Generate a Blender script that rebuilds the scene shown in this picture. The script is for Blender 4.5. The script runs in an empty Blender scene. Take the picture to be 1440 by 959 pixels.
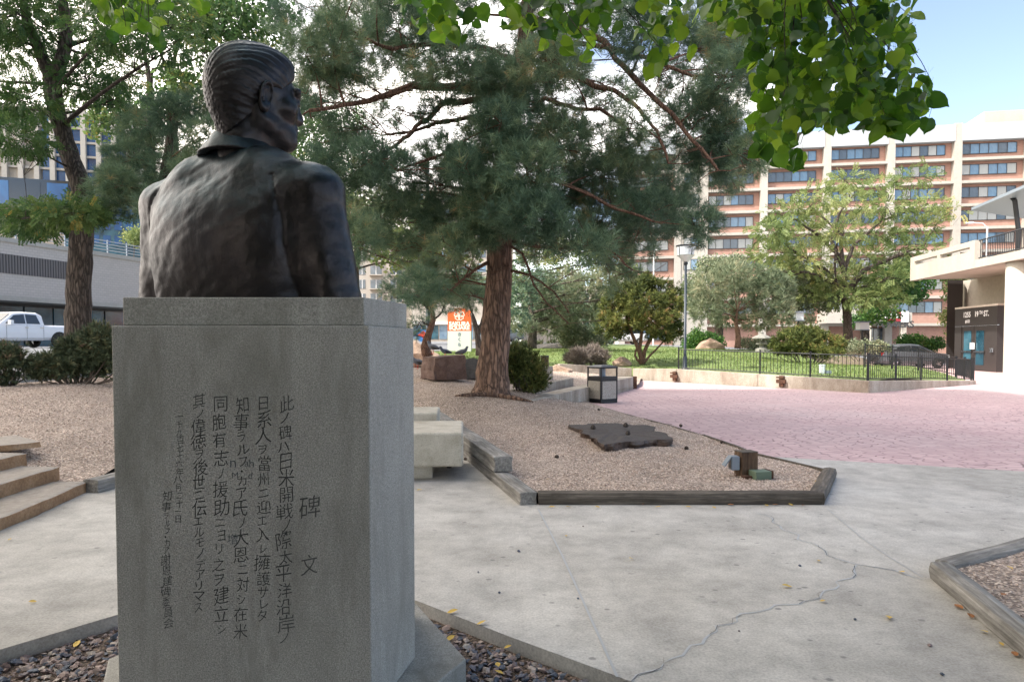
import bpy, bmesh, math, random
import numpy as np
from mathutils import Vector, Matrix, noise
from mathutils.geometry import delaunay_2d_cdt
import openvdb
random.seed(7)
rng = np.random.default_rng(11)
scene = bpy.context.scene
R = math.radians

# ------------------------------------------------------------------ camera
EYE = 1.5
cam_data = bpy.data.cameras.new('camera')
cam_data.lens = 24.0
cam_data.sensor_width = 36.0
cam_data.shift_y = 0.025
cam_data.clip_start = 0.05
cam_data.clip_end = 2500
cam = bpy.data.objects.new('camera', cam_data)
cam.location = (0, 0, EYE)
cam.rotation_euler = (R(88), 0, 0)
scene.collection.objects.link(cam)
scene.camera = cam

# ------------------------------------------------------------------ light
SUN_TO = Vector((-0.60, -0.30, 0.86)).normalized()        # direction towards the sun
elev = math.asin(SUN_TO.z)
azim = math.atan2(SUN_TO.x, SUN_TO.y)                      # clockwise from +Y
world = bpy.data.worlds.new('World')
scene.world = world
world.use_nodes = True
wn, wl = world.node_tree.nodes, world.node_tree.links
wn.clear()
w_out = wn.new('ShaderNodeOutputWorld')
w_bg = wn.new('ShaderNodeBackground')
w_bg.inputs['Strength'].default_value = 0.15
sky = wn.new('ShaderNodeTexSky')
sky.sky_type = 'NISHITA'
sky.sun_disc = False
sky.sun_elevation = elev
sky.sun_rotation = azim
sky.altitude = 1600
sky.air_density = 0.9
sky.dust_density = 0.2
sky.ozone_density = 1.0
tc = wn.new('ShaderNodeTexCoord')
mp = wn.new('ShaderNodeMapping')
mp.inputs['Scale'].default_value = (1.0, 1.0, 3.4)
mp.inputs['Location'].default_value = (0.35, 0.1, 0.25)
cn = wn.new('ShaderNodeTexNoise')
cn.inputs['Scale'].default_value = 2.1
cn.inputs['Detail'].default_value = 9
cn.inputs['Roughness'].default_value = 0.55
cr = wn.new('ShaderNodeValToRGB')
cr.color_ramp.elements[0].position = 0.40
cr.color_ramp.elements[1].position = 0.64
mx = wn.new('ShaderNodeMixRGB')
mx.inputs['Color2'].default_value = (7.6, 7.0, 6.3, 1)
hs = wn.new('ShaderNodeHueSaturation')
hs.inputs['Saturation'].default_value = 0.84
hs.inputs['Value'].default_value = 0.62
wl.new(sky.outputs['Color'], hs.inputs['Color'])
wl.new(tc.outputs['Generated'], mp.inputs['Vector'])
wl.new(mp.outputs['Vector'], cn.inputs['Vector'])
# the thin cloud is thickest towards the left and behind, and breaks up into blue on the right
sx = wn.new('ShaderNodeSeparateXYZ')
ma = wn.new('ShaderNodeMath'); ma.operation = 'MULTIPLY_ADD'; ma.inputs[1].default_value = -0.36
wl.new(tc.outputs['Generated'], sx.inputs['Vector'])
wl.new(sx.outputs['X'], ma.inputs[0]); wl.new(cn.outputs['Fac'], ma.inputs[2])
wl.new(ma.outputs['Value'], cr.inputs['Fac'])
wl.new(cr.outputs['Color'], mx.inputs['Fac'])
wl.new(hs.outputs['Color'], mx.inputs['Color1'])
wl.new(mx.outputs['Color'], w_bg.inputs['Color'])
wl.new(w_bg.outputs['Background'], w_out.inputs['Surface'])

sun_data = bpy.data.lights.new('sun', 'SUN')
sun_data.energy = 2.0
sun_data.angle = R(0.8)
sun_data.color = (1.0, 0.955, 0.88)
sun = bpy.data.objects.new('sun', sun_data)
sun.rotation_euler = SUN_TO.to_track_quat('Z', 'Y').to_euler()
sun.location = (0, 0, 30)
scene.collection.objects.link(sun)
scene.view_settings.view_transform = 'Standard'
scene.view_settings.look = 'None'
scene.view_settings.exposure = 1.98
scene.view_settings.gamma = 1.0
scene.render.film_transparent = False
try:
    scene.cycles.max_bounces = 8
    scene.cycles.transparent_max_bounces = 8
    scene.cycles.sample_clamp_indirect = 6
except Exception:
    pass

# ------------------------------------------------------------------ survey: sight lines of the photograph turned into metres
FPX, CX, CY, TH = 960.0, 720.0, 515.5, R(2)
def ray(px, py):
    u, v = (px - CX) / FPX, (CY - py) / FPX
    return Vector((u, math.cos(TH) + v * math.sin(TH), -math.sin(TH) + v * math.cos(TH)))
def P(px, py, Y):
    d = ray(px, py); t = Y / d.y
    return Vector((d.x * t, Y, EYE + d.z * t))
def G(px, py, z=0.0):
    d = ray(px, py); t = (z - EYE) / d.z
    return Vector((d.x * t, d.y * t, z))
def m_per_px(Y): return Y / FPX

# ------------------------------------------------------------------ helpers
C = scene.collection
def props(o, label=None, cat=None, group=None, kind=None):
    if label: o['label'] = label
    if cat: o['category'] = cat
    if group: o['group'] = group
    if kind: o['kind'] = kind
    return o
def thing(name, label, cat, loc=(0, 0, 0), rz=0.0, group=None):
    o = bpy.data.objects.new(name, None)
    o.empty_display_size = 0.2
    C.objects.link(o)
    o.location = loc
    o.rotation_euler = (0, 0, rz)
    return props(o, label, cat, group)
def link(name, me, mat=None, parent=None, kind=None):
    o = bpy.data.objects.new(name, me)
    C.objects.link(o)
    if mat is not None:
        me.materials.clear()
        for m in (mat if isinstance(mat, (list, tuple)) else [mat]): me.materials.append(m)
    if parent is not None: o.parent = parent
    if kind: o['kind'] = kind
    return o
def mesh_np(name, V, T, tint=None, smooth=False):
    """V (n,3) float, T (m,k) int, k = 3 or 4"""
    V = np.asarray(V, dtype=np.float32); T = np.asarray(T, dtype=np.int32)
    me = bpy.data.meshes.new(name)
    k = T.shape[1]
    me.vertices.add(len(V)); me.vertices.foreach_set('co', V.ravel())
    me.loops.add(T.size); me.loops.foreach_set('vertex_index', T.ravel())
    me.polygons.add(len(T))
    me.polygons.foreach_set('loop_start', np.arange(0, T.size, k, dtype=np.int32))
    try: me.polygons.foreach_set('loop_total', np.full(len(T), k, dtype=np.int32))
    except Exception: pass
    if tint is not None:
        a = me.attributes.new('tint', 'FLOAT', 'POINT')
        a.data.foreach_set('value', np.asarray(tint, dtype=np.float32))
    me.update(calc_edges=True)
    me.polygons.foreach_set('use_smooth', np.full(len(T), smooth, dtype=bool))
    return me
class MB:
    """collects simple solids into one mesh"""
    def __init__(s): s.v, s.f = [], []
    def add(s, vs, fs):
        n = len(s.v); s.v += [tuple(v) for v in vs]; s.f += [tuple(i + n for i in f) for f in fs]; return s
    def box(s, a, b, M=None):
        x0, y0, z0 = a; x1, y1, z1 = b
        vs = [Vector(p) for p in ((x0,y0,z0),(x1,y0,z0),(x1,y1,z0),(x0,y1,z0),(x0,y0,z1),(x1,y0,z1),(x1,y1,z1),(x0,y1,z1))]
        if M: vs = [M @ v for v in vs]
        return s.add(vs, ((0,3,2,1),(4,5,6,7),(0,1,5,4),(1,2,6,5),(2,3,7,6),(3,0,4,7)))
    def prism(s, poly, z0, z1, top=None):
        n = len(poly); top = top or poly
        z0s = z0 if isinstance(z0, (list, tuple)) else [z0] * n
        z1s = z1 if isinstance(z1, (list, tuple)) else [z1] * n
        vs = [(p[0], p[1], z0s[i]) for i, p in enumerate(poly)] + [(p[0], p[1], z1s[i]) for i, p in enumerate(top)]
        fs = [tuple(range(n))[::-1], tuple(range(n, 2 * n))]
        fs += [(i, (i + 1) % n, n + (i + 1) % n, n + i) for i in range(n)]
        return s.add(vs, fs)
    def tube(s, pts, rad, seg=8, rough=0.0, cap=True, freq=3.0):
        pts = [Vector(p) for p in pts]; n = len(pts)
        rad = rad if isinstance(rad, (list, tuple)) else [rad] * n
        ref = Vector((0.13, 0.97, 0.2))
        base = len(s.v); vs = []
        for i, p in enumerate(pts):
            d = (pts[min(i + 1, n - 1)] - pts[max(i - 1, 0)]).normalized()
            if abs(d.dot(ref)) > 0.95: ref = Vector((1, 0, 0.1))
            a = (ref - d * ref.dot(d)).normalized(); b = d.cross(a)
            for k in range(seg):
                t = 2 * math.pi * k / seg
                q = a * math.cos(t) + b * math.sin(t)
                r = rad[i]
                if rough: r *= 1 + rough * noise.noise((p + q * r) * freq)
                vs.append(p + q * r)
        fs = []
        for i in range(n - 1):
            for k in range(seg):
                k2 = (k + 1) % seg
                fs.append((i*seg+k, i*seg+k2, (i+1)*seg+k2, (i+1)*seg+k))
        if cap: fs += [tuple(range(seg))[::-1], tuple((n-1)*seg + k for k in range(seg))]
        return s.add(vs, fs)
    def lathe(s, c, prof, seg=16):
        c = Vector(c); vs = []
        for r, z in prof:
            for k in range(seg):
                t = 2 * math.pi * k / seg
                vs.append(c + Vector((r * math.cos(t), r * math.sin(t), z)))
        n = len(prof)
        fs = [(i*seg+k, i*seg+(k+1)%seg, (i+1)*seg+(k+1)%seg, (i+1)*seg+k) for i in range(n-1) for k in range(seg)]
        fs += [tuple(range(seg))[::-1], tuple((n-1)*seg + k for k in range(seg))]
        return s.add(vs, fs)
    def mesh(s, name):
        me = bpy.data.meshes.new(name); me.from_pydata(s.v, [], s.f); me.update(); return me
    def build(s, name, mat, parent=None, smooth=False, bevel=0.0, kind=None, seg=2):
        me = s.mesh(name)
        if smooth: me.polygons.foreach_set('use_smooth', [True] * len(me.polygons))
        o = link(name, me, mat, parent, kind)
        if bevel:
            b = o.modifiers.new('bevel', 'BEVEL'); b.width = bevel; b.segments = seg; b.limit_method = 'ANGLE'
        return o
def copy_part(o, parent=None, loc=None):
    c = o.copy(); C.objects.link(c)
    if parent is not None: c.parent = parent
    if loc is not None: c.location = loc
    return c
def copy_tree(o, parent=None):
    c = o.copy(); C.objects.link(c)
    if parent is not None: c.parent = parent
    for ch in list(o.children): copy_tree(ch, c)
    return c
def shift_to(o, base):
    """move the mesh of a single-mesh thing so that its origin stands at its base"""
    o.data.transform(Matrix.Translation(-Vector(base))); o.location = Vector(base); return o
def reparent_base(root, base):
    """parts were modelled in world coordinates; put the root at its base"""
    base = Vector(base); root.location = base
    inv = Matrix.Translation(-base)
    seen = set()
    for ch in root.children:
        if ch.type == 'MESH' and ch.data.name not in seen and ch.location.length == 0:
            ch.data.transform(inv); seen.add(ch.data.name)
        elif ch.type == 'MESH' and ch.location.length > 0:
            ch.location -= base
        for g in ch.children:
            if g.type == 'MESH' and g.data.name not in seen and g.location.length == 0:
                g.data.transform(inv); seen.add(g.data.name)
            elif g.type == 'MESH' and g.location.length > 0 and ch.location.length == 0:
                g.location -= base

# ------------------------------------------------------------------ terrain heights
CTRL = [(0,3,0),(-3,3,0),(3,3,0),(6,3,0),(0,5,0),(3,6,0),(-3,5,0),(-4.3,6.2,0.0),(-1,8,0),(3.6,7.9,0),(3.1,8.8,0),(2.75,12.2,0),
        (2.1,15,0),(1.7,16.9,0),(3.9,22,0),(5,28,0),(10.7,20,0),(16.7,24,0),(8,15,0),(12,12,0),(20,20,0),(25,35,0),(18.6,32.5,0),(19,29,0.02),(20.5,34.5,0),(18.2,36,0.05),(22,39,0),(26,42,0),(22,46,0),(30,50,0),
        (22,31,0),(24,26,0),(15,15,0),(30,20,0),(30,30,0),(10,5,0),(20,5,0),(0,-8,0),(-15,-8,0.3),(15,-8,0),(-4.3,7.2,0.08),(-4.3,10,.05),
        (-1.6,10,0.0),(-2.8,12.3,0.0),(-1.2,12.4,0.1),(0.2,6.4,0.06),(2.9,6.4,0.06),(1.5,8,0.09),(2.5,7.2,0.07),(1.5,11,0.14),
        (-4.5,13.5,0.35),(-2.5,14,0.35)]
def cpt(px, py, Y):
    p = P(px, py, Y); CTRL.append((p.x, p.y, p.z))
for a in [(693,553,14),(740,549,14.8),(640,560,13.2),(600,560,13.4),(622,535,17),(590,540,16.5),(660,515,22),(600,505,27),(766,531,20),
          (700,525,20),(840,527,23),(690,497,36),(800,497,36),(860,506,32),(903,512,30),(1040,491,42),(1190,493,45),(1000,510,30),
          (1100,520,26),(1215,499,37),(1285,515,29),(1228,531,21.5),(100,539,12.8),(20,542,12.3),(150,540,12.9),(40,562,10.5),(100,602,8.8),
          (140,640,7.9),(0,600,9.3),(11,540,14.5),(43,536,15),(60,489,37),(20,489.5,34),(150,486,52),(620,490,50),(560,490,50),(620,480,100),
          (300,481,90),(800,484,60),(900,485,60),(1200,498,83),(1340,505,83),(1000,486,83),(1420,510,60),(700,480,110),(0,484,70)]:
    cpt(*a)
CTRL = np.array(CTRL, dtype=np.float64)
_K = np.linalg.norm(CTRL[:, None, :2] - CTRL[None, :, :2], axis=2)
_n = len(CTRL)
_A = np.zeros((_n + 1, _n + 1)); _A[:_n, :_n] = _K - 0.02 * np.eye(_n); _A[:_n, _n] = 1; _A[_n, :_n] = 1
_w = np.linalg.solve(_A, np.append(CTRL[:, 2], 0))
def Hs(xy):
    xy = np.asarray(xy, dtype=np.float64).copy()
    xy[:, 0] = np.clip(xy[:, 0], -60, 75); xy[:, 1] = np.clip(xy[:, 1], -8, 115)
    d = np.sqrt(np.linalg.norm(xy[:, None, :] - CTRL[None, :, :2], axis=2) ** 2 + 0.05)
    return d @ _w[:_n] + _w[_n]
def H(x, y): return float(Hs([(x, y)])[0])
def inside(poly, pts):
    poly = np.asarray(poly, float); pts = np.asarray(pts, float)
    r = np.zeros(len(pts), bool); j = len(poly) - 1
    for i in range(len(poly)):
        xi, yi = poly[i][:2]; xj, yj = poly[j][:2]
        c = ((yi > pts[:, 1]) != (yj > pts[:, 1])) & (pts[:, 0] < (xj - xi) * (pts[:, 1] - yi) / (yj - yi + 1e-12) + xi)
        r ^= c; j = i
    return r
def sheet(name, poly, step, zf, mat, kind='structure', bump=0.0):
    """a ground sheet: outline poly, interior points every step metres, heights zf(xy)"""
    poly = [Vector(p[:2]) for p in poly]
    ring = []
    for i, p in enumerate(poly):
        q = poly[(i + 1) % len(poly)]; n = max(1, int((q - p).length / step))
        ring += [p.lerp(q, k / n) for k in range(n)]
    xs = [p.x for p in poly]; ys = [p.y for p in poly]
    gx, gy = np.meshgrid(np.arange(min(xs), max(xs), step), np.arange(min(ys), max(ys), step))
    pts = np.c_[gx.ravel(), gy.ravel()] + rng.uniform(-.2, .2, (gx.size, 2)) * step
    pts = pts[inside(poly, pts)]
    vin = ring + [Vector(p) for p in pts]
    nr = len(ring)
    vo, eo, fo, *_ = delaunay_2d_cdt(vin, [(i, (i + 1) % nr) for i in range(nr)], [], 1, 1e-5)
    xy = np.array([(v.x, v.y) for v in vo]); z = zf(xy)
    if bump: z = z + np.array([noise.fractal(Vector((x * 1.3, y * 1.3, 3.1)), 1, 2, 4) for x, y in xy]) * bump
    me = bpy.data.meshes.new(name)
    me.from_pydata([(x, y, zz) for (x, y), zz in zip(xy, z)], [], [tuple(f) for f in fo])
    me.update()
    me.polygons.foreach_set('use_smooth', [True] * len(me.polygons))
    # all faces upward
    bm = bmesh.new(); bm.from_mesh(me)
    for f in bm.faces:
        if f.normal.z < 0: f.normal_flip()
    bm.to_mesh(me); bm.free()
    return link(name, me, mat, None, kind)
# ------------------------------------------------------------------ materials
def mat(name, col, rough=0.8, metal=0.0, spec=0.5):
    m = bpy.data.materials.new(name); m.use_nodes = True
    b = m.node_tree.nodes['Principled BSDF']
    b.inputs['Base Color'].default_value = (*col, 1)
    b.inputs['Roughness'].default_value = rough
    b.inputs['Metallic'].default_value = metal
    b.inputs['Specular IOR Level'].default_value = spec
    return m
class NT:
    def __init__(s, m): s.m = m; s.n = m.node_tree.nodes; s.l = m.node_tree.links; s.b = s.n['Principled BSDF']
    def node(s, t, **kw):
        n = s.n.new(t)
        for k, v in kw.items():
            if k in n.inputs: n.inputs[k].default_value = v
            else: setattr(n, k, v)
        return n
    def coord(s, scale=(1, 1, 1), kind='Object'):
        t = s.n.new('ShaderNodeTexCoord'); m = s.n.new('ShaderNodeMapping'); m.inputs['Scale'].default_value = scale
        s.l.new(t.outputs[kind], m.inputs['Vector']); return m.outputs['Vector']
    def noise(s, vec, scale, detail=6, rough=0.6, dist=0.0):
        n = s.node('ShaderNodeTexNoise'); n.inputs['Scale'].default_value = scale; n.inputs['Detail'].default_value = detail
        n.inputs['Roughness'].default_value = rough; n.inputs['Distortion'].default_value = dist
        s.l.new(vec, n.inputs['Vector']); return n.outputs['Fac']
    def voro(s, vec, scale, feature='F1', out='Distance', rnd=1.0):
        n = s.n.new('ShaderNodeTexVoronoi'); n.feature = feature; n.inputs['Scale'].default_value = scale
        n.inputs['Randomness'].default_value = rnd
        s.l.new(vec, n.inputs['Vector']); return n.outputs[out]
    def ramp(s, fac, stops, interp='LINEAR'):
        r = s.n.new('ShaderNodeValToRGB'); e = r.color_ramp.elements; r.color_ramp.interpolation = interp
        while len(e) < len(stops): e.new(0.5)
        for i, (p, c) in enumerate(stops):
            e[i].position = p; e[i].color = (*c, 1) if len(c) == 3 else c
        s.l.new(fac, r.inputs['Fac']); return r.outputs['Color']
    def mix(s, a, b, fac, mode='MIX'):
        m = s.n.new('ShaderNodeMixRGB'); m.blend_type = mode
        for v, k in ((a, 'Color1'), (b, 'Color2'), (fac, 'Fac')):
            if isinstance(v, (int, float)): m.inputs[k].default_value = v
            elif isinstance(v, tuple): m.inputs[k].default_value = (*v, 1)
            else: s.l.new(v, m.inputs[k])
        return m.outputs['Color']
    def color(s, c): s.l.new(c, s.b.inputs['Base Color']); return s
    def bump(s, h, strength=0.5, dist=0.02, prev=None):
        b = s.n.new('ShaderNodeBump'); b.inputs['Strength'].default_value = strength; b.inputs['Distance'].default_value = dist
        s.l.new(h, b.inputs['Height'])
        if prev is not None: s.l.new(prev, b.inputs['Normal'])
        s.l.new(b.outputs['Normal'], s.b.inputs['Normal']); return b.outputs['Normal']
    def rough(s, v): s.l.new(v, s.b.inputs['Roughness'])
def g(v): return (v, v, v)

# mottled pavement concrete with stains and small dark spots
m_concrete = mat('pavement_concrete', (.4, .39, .37), .88)
t = NT(m_concrete); v = t.coord()
c = t.ramp(t.noise(v, .45, 8, .62), [(.3, (.40, .375, .335)), (.5, (.545, .515, .47)), (.7, (.63, .605, .56))])
c = t.mix(c, t.ramp(t.noise(v, 2.1, 12, .78, .15), [(.36, g(.62)), (.6, g(1.06))]), .85, 'MULTIPLY')
c = t.mix(c, t.ramp(t.noise(v, 75, 4, .7), [(.35, g(.68)), (.6, g(1.1))]), .7, 'MULTIPLY')
vs = t.coord((1, 1.25, 1))
sp = t.voro(vs, 6.5); nz = t.noise(v, .8, 3)
spm = t.ramp(sp, [(.09, g(1)), (.15, g(0))])
c = t.mix(c, (.17, .165, .16), t.mix(spm, t.ramp(nz, [(.44, g(0)), (.55, g(.75))]), 1.0, 'MULTIPLY'))
sp2 = t.ramp(t.voro(v, 17), [(.05, g(1)), (.10, g(0))])
c = t.mix(c, (.2, .18, .16), t.mix(sp2, t.ramp(t.noise(v, 1.7, 3), [(.5, g(0)), (.62, g(.6))]), 1.0, 'MULTIPLY'))
sp3 = t.ramp(t.noise(v, 7, 8, .75, 1.2), [(.66, g(0)), (.74, g(.35))])
c = t.mix(c, (.62, .61, .59), sp3)
t.color(c)
n1 = t.bump(t.noise(v, 120, 4), .28, .004)
t.bump(t.noise(v, 4, 8), .3, .02, n1)

# red stamped concrete plaza
m_plaza = mat('plaza_red', (.4, .25, .25), .75)
t = NT(m_plaza); v = t.coord()
wv = t.node('ShaderNodeTexNoise'); wv.inputs['Scale'].default_value = 1.1; t.l.new(v, wv.inputs['Vector'])
vw = t.mix(v, wv.outputs['Color'], .12)
mpn = t.n.new('ShaderNodeMapping'); mpn.inputs['Scale'].default_value = (1.15, 2.0, 1); t.l.new(vw, mpn.inputs['Vector'])
ed = t.voro(mpn.outputs['Vector'], 4.6, 'DISTANCE_TO_EDGE', rnd=.75)
cc = t.n.new('ShaderNodeTexVoronoi'); cc.inputs['Scale'].default_value = 4.6; cc.inputs['Randomness'].default_value = .75
t.l.new(mpn.outputs['Vector'], cc.inputs['Vector'])
sep = t.n.new('ShaderNodeSeparateColor'); t.l.new(cc.outputs['Color'], sep.inputs['Color'])
c = t.ramp(sep.outputs['Red'], [(0, (.51, .345, .345)), (1, (.60, .43, .42))])
c = t.mix(c, t.ramp(t.noise(v, .35, 8, .65), [(.3, g(.84)), (.65, g(1.10))]), 1, 'MULTIPLY')
c = t.mix(c, (.56, .47, .46), t.ramp(t.noise(v, .22, 6, .7), [(.5, g(0)), (.68, g(.45))]))
joint = t.ramp(ed, [(.02, g(1)), (.075, g(0))])
jm = t.mix(joint, t.ramp(t.noise(v, .7, 4), [(.38, g(.25)), (.6, g(1))]), 1, 'MULTIPLY')
c = t.mix(c, (.20, .12, .125), t.mix(jm, (.9, .9, .9), 1, 'MULTIPLY'))
t.color(c)
n1 = t.bump(t.ramp(ed, [(.0, g(0)), (.07, g(1))]), .5, .01)
t.bump(t.noise(v, 30, 6), .25, .006, n1)

def gravel_mat(name, a, b, cdark, scale):
    m = mat(name, a, .92); t = NT(m); v = t.coord()
    vo = t.n.new('ShaderNodeTexVoronoi'); vo.inputs['Scale'].default_value = scale; t.l.new(v, vo.inputs['Vector'])
    sp = t.n.new('ShaderNodeSeparateColor'); t.l.new(vo.outputs['Color'], sp.inputs['Color'])
    c = t.ramp(sp.outputs['Green'], [(0, cdark), (.35, a), (.75, b), (1, tuple(min(1, x * 1.35) for x in b))])
    c = t.mix(c, t.ramp(t.noise(v, .9, 8, .65), [(.3, g(.7)), (.65, g(1.1))]), 1, 'MULTIPLY')
    c = t.mix(c, t.ramp(vo.outputs['Distance'], [(.3, g(1)), (.75, g(.45))]), .8, 'MULTIPLY')
    t.color(c); t.bump(vo.outputs['Distance'], .9, .012); return m
m_gravel = gravel_mat('crushed_granite', (.48, .365, .29), (.65, .52, .425), (.22, .165, .13), 55)
m_soil = gravel_mat('dirt_between_pebbles', (.14, .105, .08), (.25, .18, .14), (.06, .045, .035), 70)

def tint_mat(name, stops, rough=.8, transl=0.0, spec=.3, tcol=None, wave=0.0):
    """colour picked per piece from the 'tint' attribute"""
    m = mat(name, stops[0][1], rough, 0, spec); t = NT(m)
    at = t.n.new('ShaderNodeAttribute'); at.attribute_name = 'tint'
    c = t.ramp(at.outputs['Fac'], stops)
    if wave:
        c = t.mix(c, t.ramp(t.noise(t.coord(), wave, 4), [(.35, g(.75)), (.65, g(1.15))]), 1, 'MULTIPLY')
    t.color(c)
    if transl:
        tr = t.n.new('ShaderNodeBsdfTranslucent')
        if tcol: t.l.new(t.mix(c, tcol, 1, 'MULTIPLY'), tr.inputs['Color'])
        else: t.l.new(c, tr.inputs['Color'])
        ms = t.n.new('ShaderNodeMixShader'); ms.inputs['Fac'].default_value = transl
        t.l.new(t.b.outputs['BSDF'], ms.inputs[1]); t.l.new(tr.outputs['BSDF'], ms.inputs[2])
        t.l.new(ms.outputs['Shader'], t.n['Material Output'].inputs['Surface'])
    return m
m_stones = tint_mat('small_stones', [(0, (.26, .20, .165)), (.3, (.50, .38, .31)), (.7, (.68, .54, .45)), (1, (.80, .70, .61))], .85)
m_pebbles = tint_mat('river_pebbles', [(0, (.06, .075, .10)), (.25, (.13, .15, .19)), (.5, (.24, .18, .17)), (.75, (.36, .27, .24)), (1, (.50, .44, .38))], .6, wave=60)
m_pine = tint_mat('pine_needles', [(0, (.07, .13, .085)), (.45, (.15, .24, .14)), (.8, (.26, .34, .18)), (.95, (.38, .36, .17)), (1, (.46, .30, .15))], .55, .25, .4)
m_pine_pale = tint_mat('pale_pine_needles', [(0, (.11, .155, .09)), (.5, (.23, .27, .165)), (1, (.42, .39, .25))], .6, .3)
m_locust = tint_mat('locust_leaves', [(0, (.045, .10, .035)), (.5, (.09, .165, .05)), (.9, (.17, .23, .07)), (1, (.36, .28, .07))], .55, .45)
m_locust_y = tint_mat('yellowing_locust_leaves', [(0, (.10, .155, .05)), (.45, (.215, .27, .095)), (.85, (.36, .385, .16)), (1, (.50, .43, .15))], .55, .45)
m_broad = tint_mat('broad_leaves', [(0, (.03, .09, .025)), (.6, (.07, .17, .04)), (1, (.16, .26, .05))], .5, .4)
m_juniper = tint_mat('juniper_foliage', [(0, (.04, .06, .018)), (.4, (.12, .15, .04)), (.8, (.26, .27, .075)), (1, (.33, .19, .08))], .7, .2)
m_shrub = tint_mat('dark_shrub_foliage', [(0, (.05, .07, .04)), (.5, (.11, .14, .075)), (.8, (.21, .20, .10)), (1, (.33, .22, .16))], .7, .2)
m_dry = tint_mat('dry_twigs', [(0, (.14, .11, .09)), (1, (.34, .29, .25))], .9)
m_leaf = tint_mat('linden_leaf', [(0, (.015, .055, .008)), (.45, (.045, .125, .014)), (.8, (.085, .19, .02)), (1, (.15, .26, .03))], .38, .55, .5, (2.0, 1.7, .9))
m_grass = tint_mat('grass_blades', [(0, (.08, .14, .035)), (.6, (.16, .23, .06)), (1, (.30, .31, .12))], .8, .3)

def bark_mat(name, cols, sx=1.0, strength=1.0):
    m = mat(name, cols[1], .95); t = NT(m); v0 = t.coord((8 * sx, 8 * sx, 1.5 * sx))
    nz = t.node('ShaderNodeTexNoise'); nz.inputs['Scale'].default_value = 1.6; nz.inputs['Detail'].default_value = 5; t.l.new(v0, nz.inputs['Vector'])
    v = t.mix(v0, nz.outputs['Color'], .9, 'ADD')
    e = t.voro(v, 1.6, 'DISTANCE_TO_EDGE')
    n = t.noise(v, 2.5, 8, .7, .6)
    c = t.ramp(n, [(.25, cols[0]), (.5, cols[1]), (.75, cols[2])])
    c = t.mix(c, t.ramp(e, [(0, g(.32)), (.2, g(1))]), 1, 'MULTIPLY')
    t.color(c)
    n1 = t.bump(t.ramp(e, [(0, g(0)), (.2, g(1))]), strength, .03)
    t.bump(n, .7, .02, n1); return m
m_bark_pine = bark_mat('pine_bark', ((.13, .075, .05), (.27, .165, .115), (.42, .29, .22)))
m_bark_red = bark_mat('upper_pine_bark', ((.11, .055, .035), (.22, .12, .08), (.33, .20, .14)), 2.2, .5)
m_bark_grey = bark_mat('grey_bark', ((.06, .045, .035), (.13, .10, .08), (.22, .18, .15)), 1.2)
m_bark_dark = bark_mat('dark_bark', ((.04, .03, .022), (.08, .06, .048), (.14, .11, .09)), 1.4, .6)

# granite of the pedestal
m_granite = mat('grey_granite', (.3, .31, .3), .62)
t = NT(m_granite); v = t.coord()
c = t.ramp(t.noise(v, 190, 3, .75), [(.30, (.13, .128, .115)), (.47, (.28, .27, .245)), (.6, (.39, .375, .34)), (.75, (.54, .52, .475))])
c = t.mix(c, t.ramp(t.noise(v, 2.2, 6, .6), [(.3, g(.86)), (.7, g(1.1))]), 1, 'MULTIPLY')
stain = t.ramp(t.noise(t.coord((1, 1, .25)), 4.1, 8, .7, .5), [(.48, g(0)), (.70, g(.75))])
c = t.mix(c, (.16, .155, .13), stain)
lt_ = t.ramp(t.noise(t.coord((1.2, 1.2, .3)), 5.3, 7, .7), [(.56, g(0)), (.72, g(.35))])
c = t.mix(c, (.46, .45, .42), lt_)
t.color(c); t.bump(t.noise(v, 220, 3), .3, .003)
m_letter = mat('engraved_black', (.066, .068, .064), .9)
m_scratch = mat('scratched_marks', (.11, .12, .125), .9)

# bronze
m_bronze = mat('dark_bronze', (.06, .045, .04), .38, .8)
t = NT(m_bronze); v = t.coord()
c = t.ramp(t.noise(v, 3.5, 8, .65, .5), [(.3, (.024, .024, .027)), (.55, (.038, .034, .036)), (.75, (.062, .052, .050))])
geo = t.n.new('ShaderNodeNewGeometry'); sepn = t.n.new('ShaderNodeSeparateXYZ'); t.l.new(geo.outputs['Normal'], sepn.inputs['Vector'])
pat_sheen = t.mix(t.ramp(sepn.outputs['Z'], [(.1, g(0)), (.7, g(1))]), t.ramp(t.noise(v, 7, 8, .7), [(.35, g(.25)), (.65, g(.9))]), 1, 'MULTIPLY')
c = t.mix(c, (.035, .075, .095), pat_sheen)  # patina together with a bluish sky sheen, painted on upward faces
t.color(c)
t.rough(t.ramp(t.noise(v, 9, 6, .7), [(.3, g(.30)), (.7, g(.52))]))
n1 = t.bump(t.noise(v, 55, 5, .6), .25, .006)
t.bump(t.noise(v, 13, 5, .6), .22, .012, n1)

def wood_mat(name, a, b, rough=.9, axis=0, sc=1.0):
    s = [14, 14, 14]; s[axis] = 1.1
    m = mat(name, a, rough); t = NT(m); v = t.coord(tuple(x * sc for x in s))
    n = t.noise(v, 2.2, 8, .7, .4)
    c = t.ramp(n, [(.3, tuple(x * .45 for x in a)), (.5, a), (.72, b)])
    c = t.mix(c, t.ramp(t.noise(t.coord(), 2.5, 6), [(.35, g(.65)), (.65, g(1.15))]), 1, 'MULTIPLY')
    t.color(c); t.bump(n, .8, .012); return m
m_tie = wood_mat('weathered_timber', (.24, .225, .205), (.42, .40, .37), axis=0)
m_tie_dark = wood_mat('creosoted_timber', (.115, .095, .075), (.25, .21, .17), axis=0)
m_post = wood_mat('brown_post_wood', (.12, .07, .04), (.22, .14, .085), axis=2)

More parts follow.
